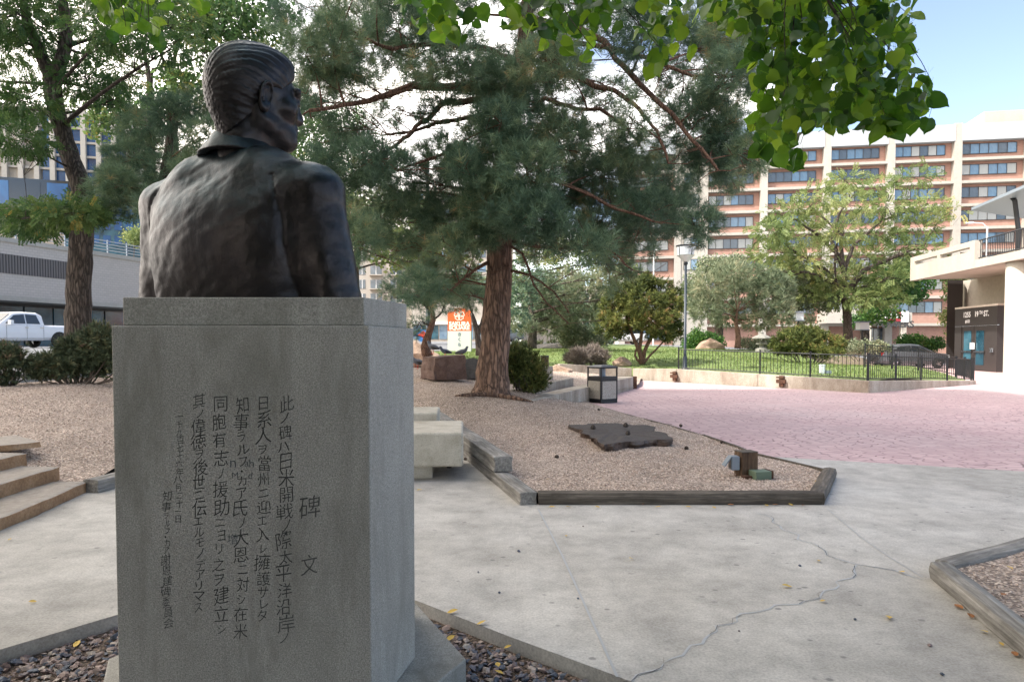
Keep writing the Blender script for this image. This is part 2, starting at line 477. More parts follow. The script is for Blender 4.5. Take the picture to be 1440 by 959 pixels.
m_bench = mat('bench_concrete', (.5, .46, .38), .9)
t = NT(m_bench); v = t.coord()
c = t.ramp(t.noise(v, 3.2, 8, .7), [(.3, (.36, .32, .25)), (.6, (.56, .52, .44)), (.8, (.66, .63, .56))])
c = t.mix(c, t.ramp(t.noise(v, 70, 4), [(.3, g(.6)), (.5, g(1))]), .8, 'MULTIPLY')
t.color(c); t.bump(t.noise(v, 60, 5), .5, .006)
m_wallc = mat('aged_wall_concrete', (.4, .36, .3), .92)
t = NT(m_wallc); v = t.coord()
c = t.ramp(t.noise(t.coord((1, 1, .4)), 1.6, 8, .7, .4), [(.28, (.20, .155, .115)), (.5, (.37, .32, .26)), (.72, (.50, .455, .39))])
c = t.mix(c, t.ramp(t.noise(v, 28, 5), [(.35, g(.75)), (.6, g(1.08))]), .8, 'MULTIPLY')
t.color(c); t.bump(t.noise(v, 20, 6), .4, .01)

def rock_mat(name, a, b, c3, sc=3.0, top=None):
    m = mat(name, a, .9); t = NT(m); v = t.coord()
    c = t.ramp(t.noise(v, sc, 9, .7, .6), [(.28, a), (.5, b), (.75, c3)])
    c = t.mix(c, t.ramp(t.noise(v, sc * 14, 4), [(.35, g(.7)), (.6, g(1.1))]), .7, 'MULTIPLY')
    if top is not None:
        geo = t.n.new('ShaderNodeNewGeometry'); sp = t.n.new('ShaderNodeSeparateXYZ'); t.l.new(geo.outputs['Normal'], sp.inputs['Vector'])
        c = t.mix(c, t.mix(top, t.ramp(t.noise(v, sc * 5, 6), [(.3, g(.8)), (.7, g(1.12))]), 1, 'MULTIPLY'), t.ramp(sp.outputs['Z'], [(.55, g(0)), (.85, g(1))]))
    t.color(c); t.bump(t.noise(v, sc * 3, 9, .7), .8, .04); return m
m_rock_red = rock_mat('red_brown_rock', (.085, .05, .04), (.16, .10, .08), (.26, .18, .15), 3)
m_rock_dark = rock_mat('dark_rock', (.035, .032, .03), (.075, .068, .062), (.13, .115, .10), 4)
m_rock_tan = rock_mat('tan_boulder', (.22, .14, .10), (.36, .25, .18), (.48, .36, .28), 2)
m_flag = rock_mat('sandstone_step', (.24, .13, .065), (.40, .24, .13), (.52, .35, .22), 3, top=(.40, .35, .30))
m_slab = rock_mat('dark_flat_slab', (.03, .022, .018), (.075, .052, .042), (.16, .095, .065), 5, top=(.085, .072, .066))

m_black = mat('black_metal', (.018, .018, .02), .45, .3)
m_pole = mat('dark_blue_pole_paint', (.022, .032, .045), .4, .2)
m_rust = rock_mat('rusty_iron', (.05, .025, .015), (.10, .045, .025), (.16, .08, .045), 14)
m_aggr = mat('bin_aggregate', (.42, .38, .33), .9)
t = NT(m_aggr); t.color(t.ramp(t.noise(t.coord(), 60, 5, .7), [(.3, (.2, .18, .16)), (.55, (.42, .39, .34)), (.75, (.6, .57, .52))]))
m_greypaint = mat('grey_painted_metal', (.22, .26, .31), .5, .2)
m_greenbox = mat('faded_green_box', (.13, .18, .12), .6)
m_glass_dark = mat('dark_glass', (.015, .02, .024), .08, 0, .8)
m_frost = mat('lamp_glass', (.55, .6, .62), .25)
m_white = mat('white_paint', (.78, .78, .78), .45)
m_signwhite = mat('sign_white_face', (.60, .62, .56), .6)
m_orange = mat('orange_sign_face', (.72, .12, .025), .5)
m_cream = mat('cream_lettering', (.85, .78, .66), .5)
m_redsign = mat('dark_red_sign', (.30, .02, .03), .5)
m_asphalt = mat('asphalt', (.06, .062, .066), .85)
t = NT(m_asphalt); v = t.coord(); t.color(t.ramp(t.noise(v, .6, 8), [(.3, (.11, .115, .125)), (.7, (.19, .195, .205))])); t.bump(t.noise(v, 60, 3), .3, .005)
m_kerb = mat('kerb_concrete', (.42, .41, .39), .9)
m_lawn = mat('lawn', (.10, .2, .04), .95)
t = NT(m_lawn); v = t.coord()
c = t.ramp(t.noise(v, 1.1, 9, .7), [(.28, (.095, .145, .04)), (.5, (.155, .215, .06)), (.68, (.22, .27, .09)), (.8, (.32, .29, .15))])
c = t.mix(c, t.ramp(t.noise(v, 40, 4), [(.3, g(.6)), (.65, g(1.2))]), .8, 'MULTIPLY')
t.color(c); t.bump(t.noise(v, 45, 4), .8, .04)
m_earth = mat('earth', (.17, .13, .09), .95)
t = NT(m_earth); t.color(t.ramp(t.noise(t.coord(), 1.5, 8), [(.3, (.12, .09, .065)), (.7, (.24, .19, .14))]))

def wall_mat(name, a, b, sc=.25, rough=.85, streak=True):
    m = mat(name, a, rough); t = NT(m); v = t.coord((1, 1, .35) if streak else (1, 1, 1))
    c = t.ramp(t.noise(v, sc, 9, .65), [(.3, a), (.7, b)])
    c = t.mix(c, t.ramp(t.noise(t.coord(), sc * 22, 4), [(.3, g(.88)), (.7, g(1.06))]), .8, 'MULTIPLY')
    t.color(c); return m
m_bwhite = wall_mat('painted_precast_concrete', (.36, .335, .295), (.46, .43, .385))
m_bparapet = wall_mat('pale_blue_grey_parapet', (.36, .39, .42), (.45, .48, .51))
m_brickred = mat('terracotta_brick', (.4, .18, .13), .9)
t = NT(m_brickred)
bt = t.n.new('ShaderNodeTexBrick'); bt.inputs['Scale'].default_value = 1; bt.inputs['Brick Width'].default_value = .22; bt.inputs['Row Height'].default_value = .08
bt.inputs['Mortar Size'].default_value = .008; bt.inputs['Color1'].default_value = (.35, .185, .145, 1); bt.inputs['Color2'].default_value = (.41, .235, .185, 1); bt.inputs['Mortar'].default_value = (.34, .25, .21, 1)
mpb = t.n.new('ShaderNodeMapping'); mpb.inputs['Rotation'].default_value = (R(90), 0, 0)
tcb = t.n.new('ShaderNodeTexCoord'); t.l.new(tcb.outputs['Object'], mpb.inputs['Vector']); t.l.new(mpb.outputs['Vector'], bt.inputs['Vector'])
c = t.mix(bt.outputs['Color'], t.ramp(t.noise(t.coord((1, 1, .4)), .5, 8), [(.3, g(.82)), (.7, g(1.12))]), 1, 'MULTIPLY')
t.color(c)
m_frame = mat('window_frame_dark', (.03, .03, .032), .5)
m_beige = wall_mat('beige_precast', (.50, .44, .37), (.62, .56, .48))
m_pinkwhite = wall_mat('warm_white_concrete', (.38, .34, .295), (.48, .44, .39), .5)
m_garage = mat('garage_block', (.4, .36, .35), .9)
t = NT(m_garage)
bt = t.n.new('ShaderNodeTexBrick'); bt.inputs['Scale'].default_value = 1; bt.inputs['Brick Width'].default_value = .4; bt.inputs['Row Height'].default_value = .2
bt.inputs['Mortar Size'].default_value = .012; bt.inputs['Color1'].default_value = (.46, .415, .375, 1); bt.inputs['Color2'].default_value = (.50, .45, .41, 1); bt.inputs['Mortar'].default_value = (.36, .325, .30, 1)
mpb = t.n.new('ShaderNodeMapping'); mpb.inputs['Rotation'].default_value = (R(90), 0, 0)
tcb = t.n.new('ShaderNodeTexCoord'); t.l.new(tcb.outputs['Object'], mpb.inputs['Vector']); t.l.new(mpb.outputs['Vector'], bt.inputs['Vector']); t.color(bt.outputs['Color'])
def glass_mat(name, a, b, rough=.12, sc=.5):
    m = mat(name, a, rough, 0, .9); t = NT(m)
    t.color(t.ramp(t.noise(t.coord(), sc, 3, .5, 1.0), [(.35, a), (.65, b)])); return m
m_pane = glass_mat('window_glass', (.03, .045, .06), (.09, .12, .15))
m_pane_blue = glass_mat('bluish_window_glass', (.06, .13, .22), (.16, .26, .36))
m_pane_curtain = mat('curtained_glass', (.5, .5, .46), .3, 0, .6)
t = NT(m_pane_curtain)
wvn = t.n.new('ShaderNodeTexWave'); wvn.inputs['Scale'].default_value = 2.6; wvn.inputs['Distortion'].default_value = 1; t.l.new(t.coord(), wvn.inputs['Vector'])
t.color(t.ramp(wvn.outputs['Fac'], [(.2, (.22, .24, .25)), (.8, (.46, .47, .45))]))
m_bluefac = glass_mat('blue_glass_panels', (.005, .04, .13), (.012, .10, .26), .15, .3)
m_teal = glass_mat('teal_storefront_glass', (.006, .04, .065), (.04, .13, .18), .1, .6)
m_bronze_door = mat('dark_bronze_cladding', (.06, .052, .05), .45, .4)
m_car_grey = mat('grey_car_paint', (.12, .13, .145), .25, .4)
m_car_white = mat('white_car_paint', (.74, .75, .77), .22)
m_tyre = mat('tyre_rubber', (.02, .02, .02), .8)
m_chrome = mat('bright_metal', (.6, .6, .62), .2, 1)
m_redlamp = mat('red_tail_lamp', (.4, .01, .01), .3)
m_pigeon = mat('pigeon_feathers', (.10, .11, .14), .6)
m_yleaf = mat('fallen_yellow_leaf', (.60, .40, .08), .7)
m_bleaf = mat('fallen_brown_leaf', (.33, .14, .05), .8)
m_crack = mat('crack_dark', (.05, .045, .04), .95)
m_seal = mat('crack_sealant', (.42, .43, .44), .6)
m_louvre = mat('brown_grey_louvre', (.15, .135, .13), .7)
m_cloth_red = mat('red_cloth', (.45, .02, .03), .8)
m_cloth_navy = mat('navy_cloth', (.03, .05, .12), .8)
m_skin = mat('skin', (.45, .28, .2), .6)
m_bloom = mat('blossom_red', (.55, .05, .03), .6)
m_blue = mat('blue_panel', (.04, .16, .40), .5)
m_stonelantern = rock_mat('lantern_stone', (.14, .135, .115), (.24, .235, .205), (.36, .35, .32), 6)
# ------------------------------------------------------------------ the ground
ST_DIR = Vector((0.26, 1)).normalized()
def st_edge(Y): return Vector((-10.7 + 0.27 * (Y - 14.5), Y))
gx, gy = np.meshgrid(np.concatenate([np.linspace(-900, -62, 12), np.arange(-60, 76, 2.0), np.linspace(78, 900, 12)]),
                     np.concatenate([np.linspace(-300, -10, 8), np.arange(-8, 116, 2.0), np.linspace(118, 1400, 14)]))
V = np.c_[gx.ravel(), gy.ravel()]
zz = Hs(V) - 0.16
FLAT = [(-4.6, -8), (-4.6, 12.7), (-1.2, 12.4), (.2, 6.2), (3.7, 7.4), (2.2, 15), (1.7, 17), (4, 22.2), (4.9, 28), (6.4, 26), (10.7, 20.4), (16.9, 25), (18, 31), (17, 40), (60, 48), (60, -8)]
near_flat = np.zeros(len(V), bool)
for ox in (-2.1, 0, 2.1):
    for oy in (-2.1, 0, 2.1): near_flat |= inside(FLAT, V + [ox, oy])
zz = np.where(near_flat, np.minimum(zz, -.35), zz)
ny, nx = gx.shape
idx = np.arange(ny * nx).reshape(ny, nx)
Q = np.stack([idx[:-1, :-1], idx[:-1, 1:], idx[1:, 1:], idx[1:, :-1]], -1).reshape(-1, 4)
ground = link('ground', mesh_np('ground', np.c_[V, zz], Q, smooth=True), m_earth, None, 'structure')

# street
poly = [st_edge(9), st_edge(20), st_edge(40), st_edge(60), st_edge(66), Vector((60, 70)), Vector((60, 112)), Vector((-58, 112)), Vector((-58, 5)), Vector((-12.2, 5))]
street = sheet('street', poly, 3.0, lambda xy: Hs(xy) - 0.04, m_asphalt)
drive = sheet('driveway', [(17.3, 48.01), (60, 48.01), (60, 70), (18, 66)], 2.0, lambda xy: Hs(xy) - 0.03, m_asphalt)
kb = MB()
for Y in np.arange(9, 58, 3.0):
    a, b = st_edge(Y), st_edge(Y + 2.97)
    za, zb = H(a.x, a.y), H(b.x, b.y)
    w = 0.18
    kb.add([(a.x, a.y, za - .2), (a.x + w, a.y, za - .2), (b.x + w, b.y, zb - .2), (b.x, b.y, zb - .2),
            (a.x, a.y, za + .07), (a.x + w, a.y, za + .07), (b.x + w, b.y, zb + .07), (b.x, b.y, zb + .07)],
           ((0,3,2,1),(4,5,6,7),(0,1,5,4),(1,2,6,5),(2,3,7,6),(3,0,4,7)))
kerb = kb.build('kerb', m_kerb, kind='structure')

# red plaza and grey pavement: flat sheets at the same level, meeting in a butt joint
J1, J2 = G(1066, 641), G(1440, 662.6)
jd = (J2 - J1).normalized()
JE = J1 + jd * 24
bed_edge = [(2.02, 15.3), (2.35, 13.6), (2.75, 12.0), (2.98, 10.6), (3.12, 9.4)]
plaza = sheet('plaza', [(J1.x, J1.y), (JE.x, JE.y), (60, 8), (60, 48), (17.2, 48), (16.3, 40), (17.0, 32.5), (17.3, 30.0), (17.1, 27.0), (16.95, 25.0), (10.7, 20.4), (6.3, 25.8), (4.9, 27.6), (4.0, 22.3), (1.76, 16.8)] + bed_edge[:4],
              1.0, lambda xy: np.zeros(len(xy)), m_plaza)
PB = [(-1.44, 4.72), (-0.56, 3.93), (0.0, 3.43), (0.47, 3.03), (1.6, 2.0), (2.6, 0.2), (2.4, -1.6), (-3.6, -1.6), (-3.9, 0.6), (-3.2, 2.3), (-2.48, 3.33), (-2.16, 3.75)]
conc_poly = [(J1.x, J1.y), (3.12, 9.1), (0.24, 6.3), (-1.3, 12.2), (-4.45, 12.6), (-4.45, 7.6), (-4.3, 7.0), (-4.9, 5.9), (-9, 3.9), (-14, 1.0), (-14, -7), (-3.6, -7),
             (-3.6, -1.62), (-3.9, 0.6), (-3.2, 2.3), (-2.48, 3.33), (-2.16, 3.75), (-1.44, 4.72), (-0.56, 3.93), (0.0, 3.43), (0.47, 3.03), (1.6, 2.0), (2.6, 0.2), (2.4, -1.62), (-3.59, -1.62), (-3.59, -7), (30, -7), (JE.x, JE.y)]
pavement = sheet('pavement', conc_poly, 0.8, lambda xy: np.zeros(len(xy)), m_concrete)
# slab edge of the pavement round the pebble bed
mb = MB()
for i in range(len(PB)):
    a, b = PB[i], PB[(i + 1) % len(PB)]
    mb.add([(a[0], a[1], -.14), (b[0], b[1], -.14), (b[0], b[1], -.001), (a[0], a[1], -.001)], ((0, 1, 2, 3),))
mb.build('pavement_edge', m_concrete, kind='structure')

def strip(name, pts, w, mt, parent, z=.003, wob=0.0):
    m = MB(); pts = [Vector(p[:2]) for p in pts]
    fine = []
    for i in range(len(pts) - 1):
        n = max(2, int((pts[i + 1] - pts[i]).length / .06))
        fine += [pts[i].lerp(pts[i + 1], k / n) for k in range(n)]
    fine.append(pts[-1])
    L, Rr = [], []
    for i, p in enumerate(fine):
        d = (fine[min(i + 1, len(fine) - 1)] - fine[max(i - 1, 0)]).normalized(); nrm = Vector((-d.y, d.x))
        o = wob * noise.noise(Vector((p.x * 7, p.y * 7, 1))) + wob * .4 * noise.noise(Vector((p.x * 31, p.y * 31, 5)))
        ww = w * (1 + (1.0 if wob else 0) * noise.noise(Vector((p.x * 9, p.y * 9, 9))))
        L.append(p + nrm * (o + ww / 2)); Rr.append(p + nrm * (o - ww / 2))
    vs = [(p.x, p.y, z) for p in L] + [(p.x, p.y, z) for p in Rr]; n = len(L)
    m.add(vs, [(i + 1, i, n + i, n + i + 1) for i in range(n - 1)])
    return m.build(name, mt, parent)
def gp(*pp): return [G(a, b) for a, b in pp]
for pts, w in ((gp((757, 716), (790, 780), (822, 850), (868, 952)), .014), (gp((1163, 715), (1210, 755), (1250, 783), (1298, 812)), .008)):
    strip('control_joint', pts, w, m_seal, pavement)
for pts in (gp((1070, 722), (1098, 740), (1140, 765), (1170, 785), (1208, 793), (1260, 802), (1300, 815)),
            gp((1206, 795), (1196, 812), (1166, 832), (1120, 848), (1040, 862), (1000, 893), (945, 925), (885, 957))):
    strip('crack_seal', pts, .013, m_seal, pavement, .002, .07)
    for a_ in range(0, len(pts) - 1, 2): strip('crack', [pts[a_].lerp(pts[a_ + 1], .08), pts[a_ + 1]], .0028, m_crack, pavement, .004, .07)

# the three gravel beds
def Hmin(lo): return lambda xy: np.maximum(Hs(xy), lo)
bedc = [(0.30, 6.34), (2.86, 6.34), (3.5, 7.5), (3.45, 7.85), (3.1, 8.8)] + bed_edge[::-1][0:5] + \
       [(1.80, 16.75), (4.3, 23), (5.3, 27.8), (2.2, 28.0), (-3.0, 28.0), (-6.6, 27.8), (-10.2, 15.5), (-6, 13.2), (-4.45, 12.65), (-1.35, 12.3)]
gravel_c = sheet('gravel_bed', bedc, 0.45, Hmin(.055), m_gravel, 'structure', .02)
bedl = [(-4.32, 7.0), (-4.44, 7.7), (-4.44, 12.62), (-5.9, 13.15), (-10.15, 15.45), (-12.1, 9.2), (-12, 5), (-9, 3.95), (-4.88, 5.95)]
gravel_l = sheet('gravel_bed', bedl, 0.4, Hmin(.012), m_gravel, 'structure', .02)
bedr = [(3.03, 3.72), (4.2, 4.88), (8.5, 7.05), (9.5, 2), (5.2, 0.2)]
SB = [G(1305, 812), G(1440, 930)]
bedr = [(SB[0].x + .12, SB[0].y), (5.3, 5.95), (9, 7.4), (9, 1.2), (SB[1].x - .02, 1.6), (SB[1].x + .08, SB[1].y)]
gravel_r = sheet('gravel_bed', bedr, 0.4, lambda xy: np.full(len(xy), .06), m_gravel, 'structure', .02)
pebble_floor = sheet('pebble_bed', PB, 0.3, lambda xy: np.full(len(xy), -.075), m_soil, 'structure', .01)
sand = sheet('lawn', [(5.3, 27.9), (6.4, 26.2), (10.72, 20.75), (16.6, 24.8), (17.2, 27), (17.45, 30), (17.15, 32.5), (16.4, 36), (16.6, 48), (17, 60), (-1, 60), (-3.9, 39.5), (-5.4, 34), (-5.0, 28.4), (2.2, 28.1)],
              0.8, lambda xy: Hs(xy) + .01, m_lawn, 'structure', .05)

# loose stones, scattered as real little solids
ST_V = np.array([(1,0,0),(-1,0,0),(0,1,0),(0,-1,0),(0,0,.75),(0,0,-.75),(.62,.55,.4),(-.5,.62,.35)], float)
ST_T = np.array([(0,6,4),(6,2,4),(2,7,4),(7,1,4),(1,3,4),(3,0,4),(0,2,6),(1,7,2),(1,5,3),(3,5,0),(0,5,2),(2,5,1)])
def rand_rot(n, tilt=1.0):
    a = rng.uniform(0, 2 * np.pi, n); b = rng.normal(0, .5 * tilt, n); c = rng.normal(0, .5 * tilt, n)
    ca, sa, cb, sb, cc_, sc_ = np.cos(a), np.sin(a), np.cos(b), np.sin(b), np.cos(c), np.sin(c)
    o, z = np.ones(n), np.zeros(n)
    Rz = np.stack([ca, -sa, z, sa, ca, z, z, z, o], -1).reshape(n, 3, 3)
    Rx = np.stack([o, z, z, z, cb, -sb, z, sb, cb], -1).reshape(n, 3, 3)
    Ry = np.stack([cc_, z, sc_, z, o, z, -sc_, z, cc_], -1).reshape(n, 3, 3)
    return Rz @ Rx @ Ry
def stones(name, poly, n, smin, smax, zf, mt, near=None, flat=.6, parent=None):
    xs = [p[0] for p in poly]; ys = [p[1] for p in poly]
    pts = np.c_[rng.uniform(min(xs), max(xs), n * 4), rng.uniform(min(ys), max(ys), n * 4)]
    pts = pts[inside(poly, pts)]
    if near is not None:
        d = pts[:, 1]; keep = rng.random(len(pts)) < np.clip((near / np.maximum(d, .5)) ** 1.7, 0, 1); pts = pts[keep]
    pts = pts[:n]; n = len(pts)
    s = smin * (smax / smin) ** (rng.random(n) ** 1.6)
    Rm = rand_rot(n, .7)
    T = ST_V[None] * (rng.uniform(.65, 1.1, (n, 8, 1))) * np.stack([s, s * rng.uniform(.55, .9, n), s * rng.uniform(.4, .8, n) * flat / .6], -1)[:, None]
    W = np.einsum('nij,nkj->nki', Rm, T) + np.c_[pts, zf(pts)][:, None]
    W[:, :, 2] += (s * .28)[:, None]
    F = (ST_T[None] + (np.arange(n) * 8)[:, None, None]).reshape(-1, 3)
    return link(name, mesh_np(name, W.reshape(-1, 3), F, np.repeat(rng.random(n), 8)), mt, parent, 'stuff')
pf = lambda p: np.full(len(p), -.075)
PBv = [p for p in PB]
stones('pebbles', [(-3.2, 2.3), (-2.48, 3.3), (-2.16, 3.72), (-1.44, 4.6), (-.56, 3.88), (.47, 2.98), (1.3, 2.2), (1.2, 1.5), (-3.2, 1.5)], 15000, .012, .036, pf, m_pebbles, flat=.55)
def hb(p): return np.maximum(Hs(p), .055) + .0
stones('loose_gravel', [q for q in bedc if True], 52000, .008, .017, hb, m_stones, near=9.5)
stones('loose_gravel', bedl, 22000, .009, .018, lambda p: np.maximum(Hs(p), .012), m_stones, near=9)
stones('loose_gravel', bedr, 12000, .007, .014, lambda p: np.full(len(p), .06), m_stones)
# little gravel strip in front of the steps
stones('loose_gravel', [(-4.35, 6.75), (-4.42, 6.95), (-4.9, 5.9), (-8, 4.6), (-8, 4.1), (-4.85, 5.75)], 3500, .01, .03, lambda p: np.full(len(p), .012), m_stones)

# ------------------------------------------------------------------ timbers round the beds
def beam(name, a, b, w, h, z0, mt, parent=None, bev=.012, rough=.006, seg=14):
    """a squared timber from a to b (outer bottom edge), local x along its length"""
    a, b = Vector(a[:2]), Vector(b[:2]); L = (b - a).length; d = (b - a) / L
    bm = bmesh.new()
    ring = []
    n = max(4, int(L / .18))
    for i in range(n + 1):
        x = L * i / n; r = []
        for (y, z) in ((0, 0), (w * .5, 0), (w, 0), (w, h * .5), (w, h), (w * .5, h), (0, h), (0, h * .5)):
            q = Vector((x * 2.3 + a.x, y * 9, z * 9))
            corner = bev if (y in (0, w) and z in (0, h)) else 0
            yy = y + (corner if y == 0 else -corner if y == w else 0) + rough * noise.noise(q)
            zz_ = z + (-corner if z == h else 0) * 1.0 + rough * noise.noise(q + Vector((7, 3, 1)))
            r.append(bm.verts.new((x, yy, zz_)))
        ring.append(r)
    for i in range(n):
        for k in range(8):
            bm.faces.new((ring[i][k], ring[i][(k + 1) % 8], ring[i + 1][(k + 1) % 8], ring[i + 1][k]))
    bm.faces.new(ring[0]); bm.faces.new(ring[-1][::-1])
    bmesh.ops.recalc_face_normals(bm, faces=bm.faces)
    me = bpy.data.meshes.new(name); bm.to_mesh(me); bm.free()
    o = link(name, me, mt, parent)
    o.location = (a.x, a.y, z0); o.rotation_euler = (0, 0, math.atan2(d.y, d.x))
    bv = o.modifiers.new('bevel', 'BEVEL'); bv.width = .008; bv.segments = 2; bv.limit_method = 'ANGLE'
    return o
TG = 'timbers edging the gravel beds'
o = beam('landscape_timber', (0.245, 6.27), (2.88, 6.27), .15, .125, -.005, m_tie_dark)
props(o, 'long dark timber lying across the front of the middle gravel bed', 'timber', TG)
o = beam('landscape_timber', (2.90, 6.27), (3.60, 7.52), .15, .125, -.005, m_tie_dark)
props(o, 'short dark timber angled at the right corner of the middle gravel bed', 'timber', TG)
o = beam('landscape_timber', (-1.36, 12.2), (0.225, 6.30), -.15, .13, -.005, m_tie)
props(o, 'lower grey timber running back beside the concrete bench', 'timber', TG)
o = beam('landscape_timber', (-1.33, 12.3), (0.0, 7.25), -.19, .17, .128, m_tie)
props(o, 'upper grey timber with a cut end stacked beside the concrete bench', 'timber', TG)
ta, tb = G(118, 692), G(168, 672)
o = beam('landscape_timber', (ta.x, ta.y), (-4.02, 8.1), -.16, .14, -.003, m_tie)
props(o, 'short grey timber between the sandstone steps and the granite pedestal', 'timber', TG)
o = beam('landscape_timber', (SB[0].x, SB[0].y), (SB[1].x - .25, SB[1].y - 1.15), .14, .12, -.004, m_tie)
props(o, 'grey timber slanting out of the bottom right corner', 'timber', TG)
sa, sb2 = G(1330, 806, .0), G(1440, 772, .0)
o = beam('landscape_timber', (SB[0].x + .17, SB[0].y - .02), (8.0, 7.05), .15, .10, -.004, m_tie)
props(o, 'cracked grey timber at the back edge of the right gravel bed', 'timber', TG)
# thin bender boards beside the plaza
bb = [(3.56, 7.6), (3.42, 8.0), (3.12, 8.9), (3.12, 9.4), (2.98, 10.6), (2.75, 12.0), (2.35, 13.6), (2.02, 15.3), (1.76, 16.8)]
ebt = thing('edging_board', 'thin low wooden edging strip between gravel and red plaza', 'edging', (3.5, 7.8, 0))
mb = MB()
for i in range(len(bb) - 1):
    a, b = Vector(bb[i]), Vector(bb[i + 1]); d = (b - a).normalized(); nr = Vector((-d.y, d.x)) * .02
    m1 = MB().prism([a - nr, b - nr, b + nr, a + nr], -.02, .075 if i < 4 else .06)
    m1.build('board', m_tie_dark, ebt)
reparent_base(ebt, (3.5, 7.8, 0))

# ------------------------------------------------------------------ stone steps
def slab(name, outline, z0, z1, mt, parent=None, rough=.012, step=.12, chip=.02):
    """a rough stone slab: subdivided prism with uneven sides"""
    pts = [Vector(p) for p in outline]; ring = []
    for i, p in enumerate(pts):
        q = pts[(i + 1) % len(pts)]; n = max(1, int((q - p).length / step))
        ring += [p.lerp(q, k / n) for k in range(n)]
    cen = sum(ring, Vector((0, 0))) / len(ring)
    bm = bmesh.new(); layers = []
    hs = [0, .35, .7, .95, 1.0]
    ins = [0.0, 0, 0, 0, .02]
    for h, i_ in zip(hs, ins):
        lay = []
        for p in ring:
            z = z0 + (z1 - z0) * h
            d = (p - cen).normalized()
            o_ = chip * noise.fractal(Vector((p.x * 4, p.y * 4, z * 9)), 1, 2, 4) - i_
            q = p + d * o_
            lay.append(bm.verts.new((q.x, q.y, z + rough * noise.noise(Vector((q.x * 3, q.y * 3, 2))) * (h > .5))))
        layers.append(lay)
    n = len(ring)
    for a, b in zip(layers, layers[1:]):
        for k in range(n): bm.faces.new((a[k], a[(k + 1) % n], b[(k + 1) % n], b[k]))
    for fct in (.66, .33):
        lay = []
        for v in layers[-1]:
            q = Vector((cen.x, cen.y)).lerp(Vector((v.co.x, v.co.y)), fct / (1 if len(layers) == 5 else .66))
            lay.append(bm.verts.new((q.x, q.y, z1 + rough * noise.fractal(Vector((q.x * 3, q.y * 3, 2)), 1, 2, 4))))
        a = layers[-1]
        for k in range(n): bm.faces.new((a[k], a[(k + 1) % n], lay[(k + 1) % n], lay[k]))
        layers.append(lay)
    bm.faces.new(layers[-1])
    bmesh.ops.recalc_face_normals(bm, faces=bm.faces)
    me = bpy.data.meshes.new(name); bm.to_mesh(me); bm.free()
    me.polygons.foreach_set('use_smooth', [True] * len(me.polygons))
    o = link(name, me, mt, parent)
    e = o.modifiers.new('edge', 'EDGE_SPLIT'); e.split_angle = R(40)
    return shift_to(o, (cen.x, cen.y, z0)) if parent is None else o
def ln(p, q, f): return (p[0] + (q[0] - p[0]) * f, p[1] + (q[1] - p[1]) * f)
steps_def = [  # near-right end, far-right end of the riser foot; top height; depth to the left
    (G(-70, 775, 0.0), G(126, 690, 0.0), -.01, .105, .62, 'lowest and longest brown sandstone step'),
    (G(-70, 722, .1), G(84, 674, .1), .09, .235, .60, 'second brown sandstone step from the bottom'),
    (G(-70, 677, .23), G(38, 654, .23), .22, .355, .65, 'third sandstone step with a pale broken corner'),
    (G(-70, 640, .36), G(58, 626, .36), .34, .405, .9, 'topmost thin flat stone of the garden steps')]
for a, b, z0, z1, dep, lab in steps_def:
    d = (Vector(b[:2]) - Vector(a[:2])).normalized(); nr = Vector((-d.y, d.x)) * dep
    A, B = Vector(a[:2]), Vector(b[:2])
    o = slab('stone_step', [A, A.lerp(B, .5) + Vector((.03, 0)), B, B + nr * .9 + d * .05, A + nr], z0, z1, m_flag)
    props(o, lab, 'step', 'sandstone steps at the left')

# ------------------------------------------------------------------ benches
def bench(x_right, y_front, rz, lab, L=1.9, D=1.15):
    t_ = thing('concrete_bench', lab, 'bench', (x_right, y_front, 0), rz, 'concrete block benches')
    MB().box((-L, 0, .155), (0, D, .53)).build('seat', m_bench, t_, bevel=.03, seg=3)
    for x in (-L + .3, -.62):
        MB().box((x, .2, -.005), (x + .28, D - .2, .157)).build('leg', m_bench, t_, bevel=.01)
    return t_
bench(-.53, 7.36, R(4), 'nearer pale concrete bench beside the stacked grey timbers')
bench(-1.03, 9.45, R(4), 'farther concrete bench just visible behind the nearer one', D=.9)

# ------------------------------------------------------------------ dark flat slab in the bed
sl = [G(803, 602, .12), G(850, 632, .1), G(900, 627, .1), G(945, 622, .1), (*G(915, 604, .12),), G(880, 598, .14), G(832, 598, .14)]
o = slab('flat_rock', [(p[0], p[1]) for p in sl], .04, .175, m_slab, rough=.03, step=.045, chip=.13)
o.data.polygons.foreach_set('use_smooth', [False] * len(o.data.polygons))
props(o, 'large dark flat rock slab lying on the middle gravel bed', 'rock')
for (px, py, s, wh) in ((834, 603, .05, 'left end'), (883, 611, .045, 'middle'), (880, 600, .05, 'far edge')):
    p = G(px, py, .21)
    mbp = MB().lathe((0, 0, 0), [(.1*s, 0), (.7*s, .15*s), (.85*s, .6*s), (.5*s, 1.2*s), (.12*s, 1.5*s)], 9)
    oo = mbp.build('pine_cone', m_bark_dark); oo.location = (p.x, p.y, .2)
    props(oo, 'small brown pine cone lying on the ' + wh + ' of the dark flat rock', 'pine cone', 'pine cones on the flat rock')
